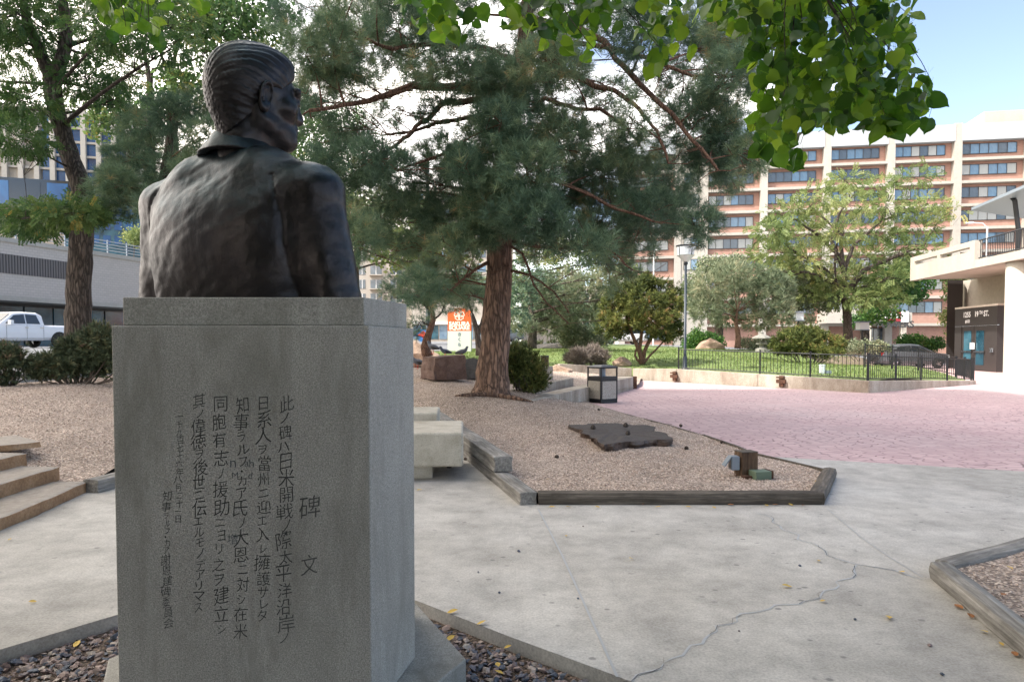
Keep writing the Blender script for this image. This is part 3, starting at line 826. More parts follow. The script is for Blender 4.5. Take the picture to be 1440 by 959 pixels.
for (px, py, wh) in ((956, 599, 'on the far gravel edge beside the red plaza'), (1013, 622, 'on the plaza just beyond the gravel bed'), (843, 577, 'on the gravel near the foot of the litter bin'), (782, 643, 'alone on the gravel in front of the upper grey timber'), (966, 631, 'on the gravel right of the dark flat rock'), (653, 647, 'on the pavement at the end of the concrete bench'), (631, 657, 'on the pavement under the concrete bench'), (690, 655, 'at the foot of the stacked grey timbers')):
    z_ = H(G(px, py, .1).x, G(px, py, .1).y) if py < 645 or px > 760 else 0
    p = G(px, py, max(z_, .0)); s = .035
    if px > 700: p = G(px, py, max(.055, z_) + .01)
    mbp = MB().lathe((0, 0, 0), [(.2*s, 0), (.8*s, .2*s), (.9*s, .7*s), (.5*s, 1.3*s), (.1*s, 1.6*s)], 8)
    oo = mbp.build('pine_cone', m_bark_dark); oo.location = p; oo.rotation_euler = (R(70), 0, random.random() * 6)
    props(oo, 'small dark pine cone ' + wh, 'pine cone', 'pine cones on the ground')

# boulders
def boulder(name, px, py, Y, w, h, dpt, mt, lab, seed, flatn=0, rz=0.0, group='rocks in the gravel beds'):
    bm = bmesh.new(); bmesh.ops.create_icosphere(bm, subdivisions=4, radius=1)
    rs = random.Random(seed)
    planes = []
    for k in range(9 + flatn):
        n_ = Vector((rs.uniform(-1, 1), rs.uniform(-1, 1), rs.uniform(-.2, 1))).normalized(); planes.append((n_, rs.uniform(.55, .8)))
    for v in bm.verts:
        for n_, dd in planes:
            e = v.co.dot(n_) - dd
            if e > 0: v.co -= n_ * e
        v.co += v.normal * .05 * noise.fractal(v.co * 2.5 + Vector((seed, 0, 0)), 1, 2, 5)
        v.co = Vector((v.co.x * w / 1.5, v.co.y * dpt / 1.5, max(v.co.z, -.5) * h / 1.15 + h * .42))
    me = bpy.data.meshes.new(name); bm.to_mesh(me); bm.free()
    p = P(px, py, Y); o = link(name, me, mt); o.location = (p.x, p.y, p.z - .05); o.rotation_euler = (0, 0, rz)
    return props(o, lab, 'rock', group)
# the big square-cut block
p = P(625, 532, 17)
bm = bmesh.new(); bmesh.ops.create_cube(bm, size=1)
bmesh.ops.subdivide_edges(bm, edges=bm.edges, cuts=7, use_grid_fill=True)
for v in bm.verts:
    v.co.x *= .98 + .10 * v.co.z * -1; v.co.y *= 1.0
    v.co.z += (.12 * v.co.x if v.co.z > .4 else 0)
    if v.co.x < -.2: v.co.x += (.5 + v.co.y) * -.25 * 0.5
    v.co += Vector((noise.noise(v.co * 4), noise.noise(v.co * 4 + Vector((9, 0, 0))), noise.noise(v.co * 4 + Vector((0, 9, 0))))) * .045
    v.co = Vector((v.co.x * .84, v.co.y * .75, v.co.z * .58))
me = bpy.data.meshes.new('square_rock'); bm.to_mesh(me); bm.free()
o = link('square_rock', me, m_rock_red); o.location = (p.x, p.y + .3, p.z + .26); o.rotation_euler = (0, 0, R(24))
props(o, 'red brown square cut boulder left of the big pine trunk', 'rock', 'rocks in the gravel beds')
boulder('boulder', 664, 530, 18.3, 1.3, .45, .8, m_rock_dark, 'low dark rock directly behind the big pine trunk', 4)
boulder('boulder', 588, 505, 24, 1.2, .55, .8, m_rock_tan, 'tan boulder at the foot of the small crooked pine', 5)
boulder('boulder', 587, 513, 21, .5, .22, .5, m_rock_tan, 'small pale stone just right of the pedestal edge', 6)
boulder('boulder', 872, 514, 30, .75, .35, .6, m_rock_tan, 'small brown rock left of the round juniper tree', 7)
boulder('boulder', 999, 491, 43, 1.6, .6, .9, m_rock_tan, 'pale tan boulder on the lawn behind the fence', 8)
boulder('boulder', 784, 524, 24, .8, .3, .8, m_rock_tan, 'rounded tan rock behind the wooden post light', 9)
boulder('boulder', 776, 492, 44, 3.0, .5, 1, m_rock_dark, 'long low brown rock at the back edge of the lawn', 12)
boulder('boulder', 8, 541, 15.5, 1.0, .3, .7, m_rock_dark, 'dark low stone at the kerb behind the left shrub', 13)

# ------------------------------------------------------------------ spotlight on a wooden stump
p = G(1050, 668, .07)
lt = thing('landscape_spotlight', 'low garden spotlight on a square wooden stump in the gravel', 'light', (0, 0, 0))
m_ = Matrix.Rotation(R(12), 4, 'Z')
MB().box((-.09, -.06, -.05), (.09, .09, .265), m_).build('post', m_post, lt, bevel=.01)
MB().box((-.09, -.06, .265), (.09, .09, .271), m_).build('cut_top', m_tie_dark, lt)
hb_ = MB(); hb_.box((-.175, -.07, .075), (-.093, .03, .225)); h_ = hb_.build('lamp_housing', m_greypaint, lt, bevel=.008)
MB().add([(-.178, -.06, .09), (-.178, .02, .09), (-.178, .02, .21), (-.178, -.06, .21)], ((0, 1, 2, 3),)).build('lens', m_glass_dark, h_)
MB().add([(-.178, -.07, .225), (-.178, .03, .225), (-.245, .03, .12), (-.245, -.07, .12), (-.178, -.07, .21), (-.178, .03, .21), (-.235, .03, .115), (-.235, -.07, .115)],
         ((0,1,2,3),(4,7,6,5),(0,3,7,4),(1,5,6,2),(2,6,7,3),(0,4,5,1))).build('hood', m_greypaint, h_)
MB().box((-.02, -.20, -.01), (.15, -.06, .085), m_).build('junction_box', m_greenbox, lt, bevel=.006)
MB().box((.152, -.16, -.01), (.20, -.03, .08), m_).build('brick_shim', m_rust, lt, bevel=.006)
MB().box((-.10, -.14, -.01), (-.022, -.062, .03), m_).build('conduit', m_rust, lt, bevel=.006)
lt.location = (p.x, p.y, .06); lt.scale = (1.08, 1.08, 1.0)

# ------------------------------------------------------------------ litter bin
b0 = G(848, 567)
bt_ = thing('litter_bin', 'black framed litter bin with stone aggregate panels on the red plaza', 'bin', (b0.x + .02, b0.y + .3, 0), R(33))
w, hh = .27, .93
MB().box((-w, -w, 0), (w, w, .07)).build('base', m_black, bt_, bevel=.01)
MB().box((-w + .03, -w + .03, .07), (w - .03, w - .03, .58)).build('liner', m_black, bt_)
for sx in (-1, 1):
    for sy in (-1, 1):
        MB().box((sx * w - .03 * (sx > 0) , sy * w - .03 * (sy > 0), .07), (sx * w + .03 * (sx < 0), sy * w + .03 * (sy < 0), .88)).build('corner_post', m_black, bt_)
MB().box((-w, -w, .56), (w, w, .66)).build('band', m_black, bt_, bevel=.008)
MB().box((-w - .01, -w - .01, .86), (w + .01, w + .01, .90)).build('lid', m_black, bt_, bevel=.015)
MB().prism([(-w, -w), (w, -w), (w, w), (-w, w)], .90, .94, [(-w*.55, -w*.55), (w*.55, -w*.55), (w*.55, w*.55), (-w*.55, w*.55)]).build('lid_dome', m_black, bt_)
for k in range(4):
    M = Matrix.Rotation(k * math.pi / 2, 4, 'Z')
    MB().box((-w + .045, -w - .004, .10), (w - .045, -w + .02, .545), M).build('aggregate_panel', m_aggr, bt_, bevel=.006)
MB().lathe((0, 0, .66), [(.08, 0), (.08, .2)], 10).build('inner_bin', m_greypaint, bt_)

# ------------------------------------------------------------------ low concrete walls
def wall_run(name, pts, z0s, z1s, th, mt, parent):
    """each straight run between two points is its own panel"""
    out = []
    for i in range(len(pts) - 1):
        a, b = Vector(pts[i]), Vector(pts[i + 1]); d = (b - a).normalized(); n_ = Vector((-d.y, d.x)) * th
        a2, b2 = a + d * .006, b - d * .006
        m1 = MB().prism([a2, b2, b2 + n_, a2 + n_], [z0s[i], z0s[i + 1], z0s[i + 1], z0s[i]], [z1s[i], z1s[i + 1], z1s[i + 1], z1s[i]])
        out.append(m1.build(name, mt, parent, bevel=.015))
    return out
wt = thing('retaining_wall', 'long low concrete wall under the black fence along the plaza', 'wall', (0, 0, 0))
WP = [(4.95, 28.0), (6.25, 25.95), (8.4, 23.3), (10.65, 20.35)]
WP2 = [(10.68, 20.36), (13.6, 22.4), (16.75, 24.6)]
wall_run('wall_panel', WP, [-.05] * 4, [.45, .50, .43, .36], .30, m_wallc, wt)
wall_run('wall_panel', WP2, [-.05] * 3, [.36, .26, .14], .28, m_wallc, wt)
wall_run('wall_panel', [(1.9, 27.3), (4.93, 28.02)], [.2, .0], [.66, .46], .28, m_wallc, wt)
for (x, y, z_) in ((6.22, 25.93, .48), (8.95, 22.55, .38)):
    mm = MB().box((-.07, -.10, -.0), (.07, .0, .36)).box((-.16, -.13, .12), (.16, -.06, .24)).box((-.16, -.13, .28), (.10, -.08, .33))
    oo = mm.build('rusty_bracket', m_rust, wt); oo.location = (x, y, .05); oo.rotation_euler = (0, 0, R(-50))
wt2 = thing('seat_wall', 'low stepped concrete wall meeting the litter bin', 'wall', (0, 0, 0))
SW = [(.40, 13.6), (1.05, 15.0), (1.83, 16.9), (2.9, 19.6), (3.95, 22.2)]
wall_run('wall_panel', SW, [0, 0, -.02, -.02, -.02], [.36, .38, .39, .39, .39], .42, m_wallc, wt2)
SW2 = [(.35, 14.6), (1.1, 16.5), (2.1, 19.0)]
wall_run('upper_kerb', [(p[0] - .35, p[1] + .35) for p in SW2], [.2, .2, .2], [.46, .48, .50], .14, m_wallc, wt2)
mm = MB().box((-.09, -.09, -.02), (.09, .09, .40)); oo = mm.build('end_post', m_rust, wt2); oo.location = (3.98, 22.3, 0)
# wooden post standing in a concrete collar
pp = P(766, 532, 20); pz = pp.z
pt = thing('post_light', 'short wooden bollard light set in a round concrete collar', 'bollard', (pp.x, pp.y, pz))
MB().lathe((0, 0, 0), [(.24, -.1), (.24, .33), (.23, .35)], 20).build('concrete_collar', m_wallc, pt)
MB().lathe((0, 0, 0), [(.12, .33), (.12, .62), (.115, .63)], 14).build('post', m_post, pt)
MB().lathe((0, 0, 0), [(.128, .63), (.128, .67)], 14).build('cap', m_black, pt)

# ------------------------------------------------------------------ fence
picket_me = MB().box((-.0065, -.0065, 0), (.0065, .0065, .70)).mesh('picket')
fpost_me = MB().box((-.022, -.022, -.1), (.022, .022, .84)).mesh('post')
def fence_run(parent, pts, zs, post_every, first=True):
    for i in range(len(pts) - 1):
        a = Vector((*pts[i], zs[i])); b = Vector((*pts[i + 1], zs[i + 1])); L = (b - a).length
        for zr in (.07, .76):
            MB().tube([a + Vector((0, 0, zr)), b + Vector((0, 0, zr))], .018, 4).build('rail', m_black, parent)
        n = max(1, round((b - a).length / post_every))
        for k in range(n + (1 if i == len(pts) - 2 else 0)):
            o = link('post', fpost_me, None, parent); o.location = a.lerp(b, k / n)
        m = int(L / .125)
        for k in range(1, m):
            if abs((k / m * n) % 1) * L / n < .05: continue
            o = link('picket', picket_me, None, parent); o.location = a.lerp(b, k / m) + Vector((0, 0, .07))
picket_me.materials.append(m_black); fpost_me.materials.append(m_black)
ft = thing('metal_fence', 'black metal picket fence on top of the low retaining wall', 'fence', (0, 0, 0))
off = Vector((.12, .14))
fence_run(ft, [Vector(p) + off for p in ((6.25, 25.95), (8.4, 23.3), (10.6, 20.42))], [.49, .42, .35], 2.3)
fence_run(ft, [(10.76, 20.6), (13.55, 22.6), (16.6, 24.65)], [.35, .25, .13], 1.75)
ft2 = thing('metal_fence', 'farther black ramp fence standing behind the lawn corner', 'fence', (0, 0, 0))
a_, b_ = (13.6, 26.3), (18.4, 28.3)
fence_run(ft2, [a_, (16.2, 27.2), b_], [H(*a_) + .25, H(16.2, 27.2) + .15, .12], 1.8)
fence_run(ft2, [(18.45, 28.3), (16.85, 24.9)], [.10, .12], 1.9)

# ------------------------------------------------------------------ lamp posts
def lamp_post(px, py_top, py_base, Y, lab, r=.055, head=True, group='lamp posts', lean=0):
    p = P(px, py_base, Y); z0 = p.z - .05; Ht = P(px, py_top, Y).z - z0
    t_ = thing('lamp_post', lab, 'lamp post', (p.x, p.y, z0), 0, group)
    MB().lathe((0, 0, 0), [(.16, 0), (.16, .05), (r * 1.6, .1), (r * 1.5, .5), (r, .55), (r * .85, Ht - .75)], 12).build('pole', m_pole, t_, smooth=True)
    MB().lathe((0, 0, 0), [(.2, 0), (.2, .06)], 4).build('base_plate', m_pole, t_)
    if head:
        h0 = Ht - .75
        MB().lathe((0, 0, h0), [(.05, 0), (.09, .06), (.06, .12)], 12).build('neck', m_pole, t_)
        MB().lathe((0, 0, h0), [(.09, .12), (.30, .34), (.34, .36), (.30, .37)], 16).build('reflector', m_frost, t_)
        for k in range(4):
            a = k * math.pi / 2 + .5
            MB().tube([(.31 * math.cos(a), .31 * math.sin(a), h0 + .34), (.35 * math.cos(a), .35 * math.sin(a), h0 + .72)], .012, 5).build('strut', m_pole, t_)
        MB().lathe((0, 0, h0), [(.36, .70), (.38, .72), (.38, .74), (.05, .77)], 16).build('top_ring', m_pole, t_)
        MB().lathe((0, 0, h0), [(.30, .38), (.34, .69)], 16).build('glass', m_frost, t_)
    return t_
lamp_post(963, 345, 519, 26.1, 'dark blue lamp post with a conical glass head behind the fence')
lamp_post(602, 180, 497, 27, 'dark tall pole rising behind the crooked small pine', r=.085, head=False)
def street_light(px, py_top, py_base, Y, arm, lab, zb=None, r=.07):
    p = P(px, py_base, Y); q = P(px, py_top, Y)
    t_ = thing('street_light', lab, 'street light', (p.x, p.y, p.z), 0, 'street lights')
    Ht = q.z - p.z
    MB().tube([(0, 0, 0), (0, 0, Ht * .5), (0, 0, Ht)], [r * 1.3, r * 1.1, r], 8).build('pole', m_white, t_)
    MB().tube([(0, 0, Ht - .03), (arm * .3, 0, Ht + .35), (arm, 0, Ht + .42)], [r * .7] * 3, 6).build('arm', m_white, t_)
    MB().box((min(arm, arm * 1.5), -.15, Ht + .33), (max(arm, arm * 1.5), .15, Ht + .47)).build('lamp_head', m_white, t_)
street_light(1384, 320, 500, 60, -1.3, 'pale street light with a short arm above the entrance deck')
street_light(918.5, 358, 488, 62, .25, 'thin pale street light in front of the brick building', r=.06)
for px, pt_, pb, Y, lab in ((1121, 445, 490, 45, 'small square lantern on a thin post left of the big tree'), (1215, 452, 495, 46, 'white square lantern on a dark post by the building entrance')):
    pass
# ------------------------------------------------------------------ pedestal
PX0, PY0 = -1.03, 3.08
ped = thing('granite_pedestal', 'tall grey granite pedestal with a Japanese inscription carrying the bronze bust', 'pedestal', (PX0, PY0, 0))
def hexa(hw, sw, dd): return [(-hw, -dd), (hw, -dd), (sw, 0), (hw, dd), (-hw, dd), (-sw, 0)]
Zb, Zt, Zc = .055, P(520, 458, 2.59).z, P(516, 418, 2.62).z
def block(name, poly, z0, z1, bev):
    return MB().prism(poly, z0, z1).build(name, m_granite, ped, bevel=bev, seg=3)
block('plinth', hexa(.50, .82, .66), -.12, Zb, .008)
block('shaft', hexa(.488, .585, .49), Zb + .002, Zt, .006)
block('cap', hexa(.463, .555, .455), Zt + .001, Zc, .005)

def text_mesh(s, size, weight=0.0, font_sx=1.0):
    c = bpy.data.curves.new('lettering', 'FONT'); c.body = s; c.size = size; c.align_x = 'CENTER'; c.align_y = 'CENTER'
    c.offset = weight; c.resolution_u = 3
    o = bpy.data.objects.new('lettering', c); C.objects.link(o)
    bpy.context.view_layer.update()
    me = bpy.data.meshes.new_from_object(o.evaluated_get(bpy.context.evaluated_depsgraph_get()))
    bpy.data.objects.remove(o); bpy.data.curves.remove(c)
    return me
_tc = {}
def glyph(ch):
    if ch not in _tc:
        me = text_mesh(ch, 1.0, -.006)
        v = np.array([tuple(q.co) for q in me.vertices], dtype=float).reshape(-1, 3)
        f = [tuple(p.vertices) for p in me.polygons]
        if len(v):
            c = (v.min(0) + v.max(0)) / 2
            if ch not in 'ノ・ヲ': v = v - [0, c[1], 0]
            else: v = v - c
            v[:, 0] -= c[0]
        _tc[ch] = (v, f); bpy.data.meshes.remove(me)
    return _tc[ch]
rt = random.Random(3)
YF = PY0 - .49
kana = set('ノハヲニエレサタラルフカアシヨリモデマスー・')
def column(s, px, y0, y1, w, spacing=None):
    m = MB(); n = len(s)
    wt_ = [(.72 if ch in kana else 1.0) for ch in s]
    if '・' in s: wt_[s.index('・')] = .4
    tot = sum(wt_); acc = 0
    for i, ch in enumerate(s):
        pos = (acc + wt_[i] / 2) / tot; acc += wt_[i]
        if spacing: pos = spacing[i]
        py = y0 + (y1 - y0) * pos
        c = P(px + rt.uniform(-2.2, 2.2), py, YF)
        v, f = glyph(ch)
        sz = w * .95 * (.74 if ch in kana else 1.0) * rt.uniform(.86, 1.12) * m_per_px(YF)
        a = rt.uniform(-.09, .07); sh = rt.uniform(.08, .24); ca, sa = math.cos(a), math.sin(a)
        sx = rt.uniform(.82, .98)
        vs = []
        for q in v:
            x, z = q[0] * sz * sx, q[1] * sz
            z += sh * x; x, z = x * ca - z * sa, x * sa + z * ca
            # a hand-cut wobble
            x += .0042 * noise.noise(Vector((x * 22 + i * 3, z * 22, px + 4))); z += .0042 * noise.noise(Vector((x * 22, z * 22 + i * 3, px + 7)))
            x += .0016 * noise.noise(Vector((x * 60 + i, z * 60, px))); z += .0016 * noise.noise(Vector((x * 60, z * 60 + i, px + 9)))
            vs.append((c.x + x - PX0, YF - .0012 - PY0, c.z + z))
        m.add(vs, f)
    o = m.build('inscription_column', m_letter, ped)
    o['label'] = 'vertical line of engraved Japanese characters'
    return o
column('碑文', 437, 695, 812, 37, [.15, .84])
column('此ノ碑ハ日米開戦ノ際太平洋沿岸ノ', 401, 556, 905, 27)
column('日系人ヲ當州ニ迎エ入レ擁護サレタ', 370, 556, 873, 26)
column('知事ラルフ・カア氏ノ大恩ニ対シ在米', 340, 557, 899, 26)
column('同胞有志ノ援助ニヨリ之ヲ建立シ', 310, 555, 893, 26)
column('其ノ偉徳ヲ後世ニ伝エルモノデアリマス', 281, 553, 861, 25)
column('一千九百七十六年　八月二十一日'.replace('　', ''), 252, 580, 735, 13)
column('知事ラルフ・カア謝恩建碑委員会', 235, 690, 883, 17)
for ch, px, py, w in (('n', 328, 652, 22), ('M', 331, 668, 13), ('a', 347, 652, 16), ('h', 354, 651, 17), ('d', 352, 668, 14), ('増', 327, 757, 16)):
    c = P(px, py, YF); v, f = glyph(ch); sz = w * m_per_px(YF)
    MB().add([(c.x + q[0] * sz - PX0, YF - .0018 - PY0, c.z + q[1] * sz) for q in v], f).build('scratched_character', m_scratch, ped)

# ------------------------------------------------------------------ bronze bust, modelled as a distance field
f32 = np.float32
class Field:
    def __init__(s, lo, hi, h):
        s.lo, s.h = np.array(lo, float), h
        n = [int((b - a) / h) + 1 for a, b in zip(lo, hi)]
        ax = [(lo[i] + h * np.arange(n[i])).astype(f32) for i in range(3)]
        s.X, s.Y, s.Z = np.meshgrid(*ax, indexing='ij')
    def at(s, M):   # coordinates in a rotated frame
        M = np.array(M, dtype=f32); X, Y, Z = s.X, s.Y, s.Z
        return M[0][0]*X+M[0][1]*Y+M[0][2]*Z+M[0][3], M[1][0]*X+M[1][1]*Y+M[1][2]*Z+M[1][3], M[2][0]*X+M[2][1]*Y+M[2][2]*Z+M[2][3]
    def to_mesh(s, D, name):
        g_ = openvdb.FloatGrid(background=float(s.h * 3))
        g_.copyFromArray(np.clip(D, -s.h * 3, s.h * 3).astype(f32))
        pts, quads = g_.convertToQuads()
        V = pts * s.h + s.lo
        return V, quads[:, ::-1]
def ell(p, c, r):
    x, y, z = (p[0] - c[0]), (p[1] - c[1]), (p[2] - c[2])
    k0 = np.sqrt((x / r[0])**2 + (y / r[1])**2 + (z / r[2])**2); k1 = np.sqrt((x / r[0]**2)**2 + (y / r[1]**2)**2 + (z / r[2]**2)**2) + 1e-6
    return k0 * (k0 - 1) / k1
def cap_(p, a, b, ra, rb):
    a, b = np.array(a, float), np.array(b, float); ba = b - a; L = ba @ ba
    x, y, z = p[0] - a[0], p[1] - a[1], p[2] - a[2]
    h = np.clip((x * ba[0] + y * ba[1] + z * ba[2]) / L, 0, 1)
    return np.sqrt((x - h * ba[0])**2 + (y - h * ba[1])**2 + (z - h * ba[2])**2) - (ra + (rb - ra) * h)
def rbox(p, c, hf, r):
    q = [np.abs(p[i] - c[i]) - (hf[i] - r) for i in range(3)]
    return np.sqrt(sum(np.maximum(k, 0)**2 for k in q)) + np.minimum(np.maximum(q[0], np.maximum(q[1], q[2])), 0) - r
def su(a, b, k):
    h = np.maximum(k - np.abs(a - b), 0) / k
    return np.minimum(a, b) - h * h * k * .25
def ss(a, b, k):   # a minus b
    h = np.maximum(k - np.abs(a + b), 0) / k
    return np.maximum(a, -b) + h * h * k * .25
def wav(p, f, s=0.0):
    x, y, z = p; a, b, c = f
    return np.sin(a * x + 1.7 * np.sin(b * z + s) + s) * np.cos(c * z + 1.3 * np.sin(a * .7 * x + 2 * s) + 1.1 * np.sin(b * y))
# torso (life size, +y is the chest side, z = 0 is the top of the pedestal)
F1 = Field((-.36, -.20, -.03), (.36, .22, .40), .0052)
p_ = (F1.X, F1.Y, F1.Z)
d = rbox(p_, (0, .005, .09), (.195, .108, .185), .085)
d = su(d, ell(p_, (0, -.015, .13), (.205, .125, .17)), .05)
for s in (-1, 1):
    d = su(d, cap_(p_, (s * .178, -.008, .238), (s * .085, -.012, .276), .060, .062), .05)
    d = su(d, cap_(p_, (s * .085, -.012, .276), (0, -.002, .296), .062, .056), .05)
    arm = cap_(p_, (s * .214, -.010, .226), (s * .262, .012, -.10), .055, .056)
    arm = su(arm, ell(p_, (s * .208, -.008, .248), (.052, .060, .042)), .03)
    d = su(d, arm, .042)
    d = ss(d, cap_(p_, (s * .197, -.106, .10), (s * .212, -.102, -.12), .004, .010), .022)
    # the seam where the sleeve is set in
    q = np.abs((p_[0] * s - .182) - (.225 - p_[2]) * .06 + 2.2 * np.clip(p_[2] - .17, 0, 1) ** 2 * 1.0) ; d = d + .0040 * np.exp(-(q / .004)**2) * (p_[2] < .27)
# cloth folds
fold = .0008 * wav((p_[0] + .5 * p_[2], p_[1], p_[2] - .35 * p_[0]), (34, 23, 19), .6) + .0009 * wav((p_[0] - .8 * p_[2], p_[1], p_[2]), (71, 47, 39), 2.1) + .0006 * wav(p_, (150, 110, 95), 1.1)
fold = fold + .0008 * np.sin(95 * (p_[2] - .55 * (np.abs(p_[0]) - .2) )) * np.exp(-((np.abs(p_[0]) - .235) / .04)**2) * np.exp(-((p_[2] - .09) / .11)**2)
d = d + fold
neckhole = cap_(p_, (0, -.01, .30), (0, .005, .42), .048, .058)
d = np.maximum(d, -p_[2])
V1, Q1 = F1.to_mesh(d, 'torso')
# collar: a rolled band higher at the back, open at the front
F2 = Field((-.14, -.14, .25), (.14, .16, .40), .0036)
M = Matrix.Rotation(R(7), 4, 'X') @ Matrix.Translation((-.006, .004, -.355))
q_ = F2.at(M)
rr = np.sqrt((q_[0] / 1.0)**2 + (q_[1] / .92)**2)
ang = np.arctan2(q_[0], q_[1])
slope = rr - (.0675 - .55 * q_[2])
band = np.maximum(np.abs(slope) - .0065, np.abs(q_[2]) - .022 + .0 * ang)
band = band - .004
band = np.maximum(band, -(cap_(q_, (0, .06, -.06), (0, .12, .06), .030, .04)))
V2, Q2 = F2.to_mesh(band + .0012 * wav((F2.X, F2.Y, F2.Z), (60, 50, 45), .3), 'collar')
# neck and head (own frame: pivot on the neck, then turned to the right)
F3 = Field((-.13, -.16, -.15), (.13, .17, .24), .0034)
h_ = (F3.X, F3.Y, F3.Z)
d = ell(h_, (0, -.018, .085), (.074, .094, .080))
d = su(d, ell(h_, (0, .035, .045), (.060, .062, .080)), .03)
d = su(d, cap_(h_, (-.018, .072, -.022), (.018, .072, -.022), .024, .024), .025)
for s in (-1, 1):
    d = su(d, cap_(h_, (s * .058, .0, -.002), (s * .025, .062, -.022), .016, .016), .03)
    d = su(d, ell(h_, (s * .046, .056, .045), (.022, .024, .020)), .02)
    d = ss(d, ell(h_, (s * .030, .096, .068), (.018, .014, .012)), .012)
    d = su(d, ell(h_, (s * .030, .080, .067), (.013, .013, .010)), .004)
    d = su(d, cap_(h_, (s * .010, .092, .086), (s * .048, .078, .088), .010, .009), .012)
nose = su(cap_(h_, (0, .090, .075), (0, .105, .040), .009, .0125), cap_(h_, (-.012, .095, .036), (.012, .095, .036), .008, .008), .01)
d = su(d, nose, .010)
d = su(d, cap_(h_, (-.021, .090, .012), (.021, .090, .012), .007, .007), .008)
d = su(d, cap_(h_, (-.018, .090, .001), (.018, .090, .001), .0075, .0075), .006)
neck = su(cap_(h_, (0, -.040, -.15), (0, -.022, .04), .054, .059), cap_(h_, (0, -.02, -.15), (0, .025, -.02), .038, .04), .03)
for s in (-1, 1):
    neck = su(neck, cap_(h_, (s * .058, -.02, .02), (s * .020, -.005, -.13), .012, .012), .015)
d = su(d, neck, .022)
d = d + .0010 * wav(h_, (120, 90, 100), .5)
V3, Q3 = F3.to_mesh(d, 'head')
# ears
ear = None
for s in (-1, 1):
    M = Matrix.Rotation(R(-s * 24), 4, 'Z') @ Matrix.Rotation(R(10), 4, 'X') @ Matrix.Translation((-s * .082, .010, -.050))
    e = F3.at(M)
    ring = np.sqrt((np.sqrt((e[1] / .56)**2 + (e[2] + .002)**2) - .030)**2 + (e[0] * .9)**2) - .0046
    ring2 = np.sqrt((np.sqrt((e[1] / .6)**2 + (e[2])**2) - .0145)**2 + (e[0] + s * .003)**2) - .0038
    plate = ell(e, (-s * .006, .003, 0), (.0045, .015, .026))
    lobe = ell(e, (0, .006, -.027), (.0055, .010, .012))
    q = su(su(su(ring, plate, .006), lobe, .008), ring2, .003)
    if s < 0: V4, Q4 = F3.to_mesh(q, 'ear')
    else: V6, Q6 = F3.to_mesh(q, 'ear')
# hair: swept back from the forehead, tapering to the nape
hx, hy, hz = h_
hair = ell(h_, (0, -.026, .092), (.0825, .106, .087))
hair = su(hair, ell(h_, (0, -.055, .055), (.070, .072, .085)), .03)
hair = su(hair, ell(h_, (0, .020, .135), (.062, .062, .040)), .03)
hair = su(hair, ell(h_, (0, -.034, -.015), (.060, .060, .065)), .02)
u = np.arctan2(hx, hz - .03)
warp = 1.3 * np.sin(13 * hy + 2.3 * u + .8) + .9 * np.sin(24 * hz + 17 * hy + 2 * u) + .35 * np.sin(61 * hy + 5 * u)
st = .0009 * np.sin(26 * u + 2.1 * warp) + .0009 * np.sin(61 * u + 3.2 * warp + 20 * hy) + .0006 * np.sin(118 * u + 4.5 * warp)
st = st * np.clip((.15 - np.abs(hx)) * 12, .4, 1) 
hair = hair + st
# hairline: cut away in front of the ears and below the nape
front = (hy - .070) + np.clip(.115 - hz, 0, 1) * .95
low = (.0 - hz) - .075 + np.clip(hy + .05, 0, 1) * .75
earcut = ell(h_, (0, .018, .045), (.12, .026, .036))
hair = ss(ss(ss(hair, -front, .008), -low, .006) if False else np.maximum(np.maximum(hair, front), low), earcut, .012)
V5, Q5 = F3.to_mesh(hair, 'hair')

BS = 1.90
BX, BY = -1.205, 3.06
bust = thing('bronze_bust', 'dark bronze bust of a man in a suit seen from behind, head turned right', 'statue', (BX, BY, Zc))
HT, HH = R(-24), R(-51)
Mt = Matrix.Rotation(HT, 4, 'Z') @ Matrix.Diagonal((2.03, 2.0, 1.90, 1))
Mh = Matrix.Translation(Mt @ Vector((.040, .010, .410))) @ Matrix.Rotation(HH, 4, 'Z') @ Matrix.Rotation(R(-5), 4, 'X') @ Matrix.Diagonal((1.74, 1.74, 1.93, 1))
def bpart(name, V, Q, M):
    M = np.array(M); W = V @ M[:3, :3].T + M[:3, 3]
    o = link(name, mesh_np(name, W, Q, smooth=True), m_bronze, bust)
    return o
bpart('jacket', V1, Q1, Mt)
bpart('collar', V2, Q2, Mt)
bpart('head', V3, Q3, Mh)
bpart('ear', V4, Q4, Mh); bpart('ear', V6, Q6, Mh)
bpart('hair', V5, Q5, Mh)
# ------------------------------------------------------------------ brick apartment building on the right
F0x, F0y = 53.6, 83.0
ca_, sa_ = .9855, -.1699
rb = thing('brick_apartment_building', 'long terracotta brick apartment block with pale concrete ledges across the plaza', 'building', (F0x, F0y, 0), math.atan2(sa_, ca_))
def xl(px):
    k = (px - 720) / 960; return (83 * k - F0x) / (ca_ + .1699 * k)
def zl(py): return P(1340, py, 83).z
bays = [874, 951, 988, 1070, 1157, 1245, 1337, 1437]
bx = [xl(p) for p in bays]
ledges = [zl(p) for p in (226.6, 258.2, 290.4, 322.4, 354.4, 386.4, 418, 456.5)]
zroof, zwin_top = zl(178), zl(203)
zbase = -1.0
MB().box((bx[0], 0, zbase), (bx[-1], 14, zroof - .4)).build('wall', m_brickred, rb)
D_ = .85
rp = MB(); 
for i in range(len(bx) - 1):
    if i == 1: continue
    MB().box((bx[i] + .35, -D_ - .05, zl(201)), (bx[i + 1] - .35, .3, zroof)).build('parapet_panel', m_bparapet, rb)
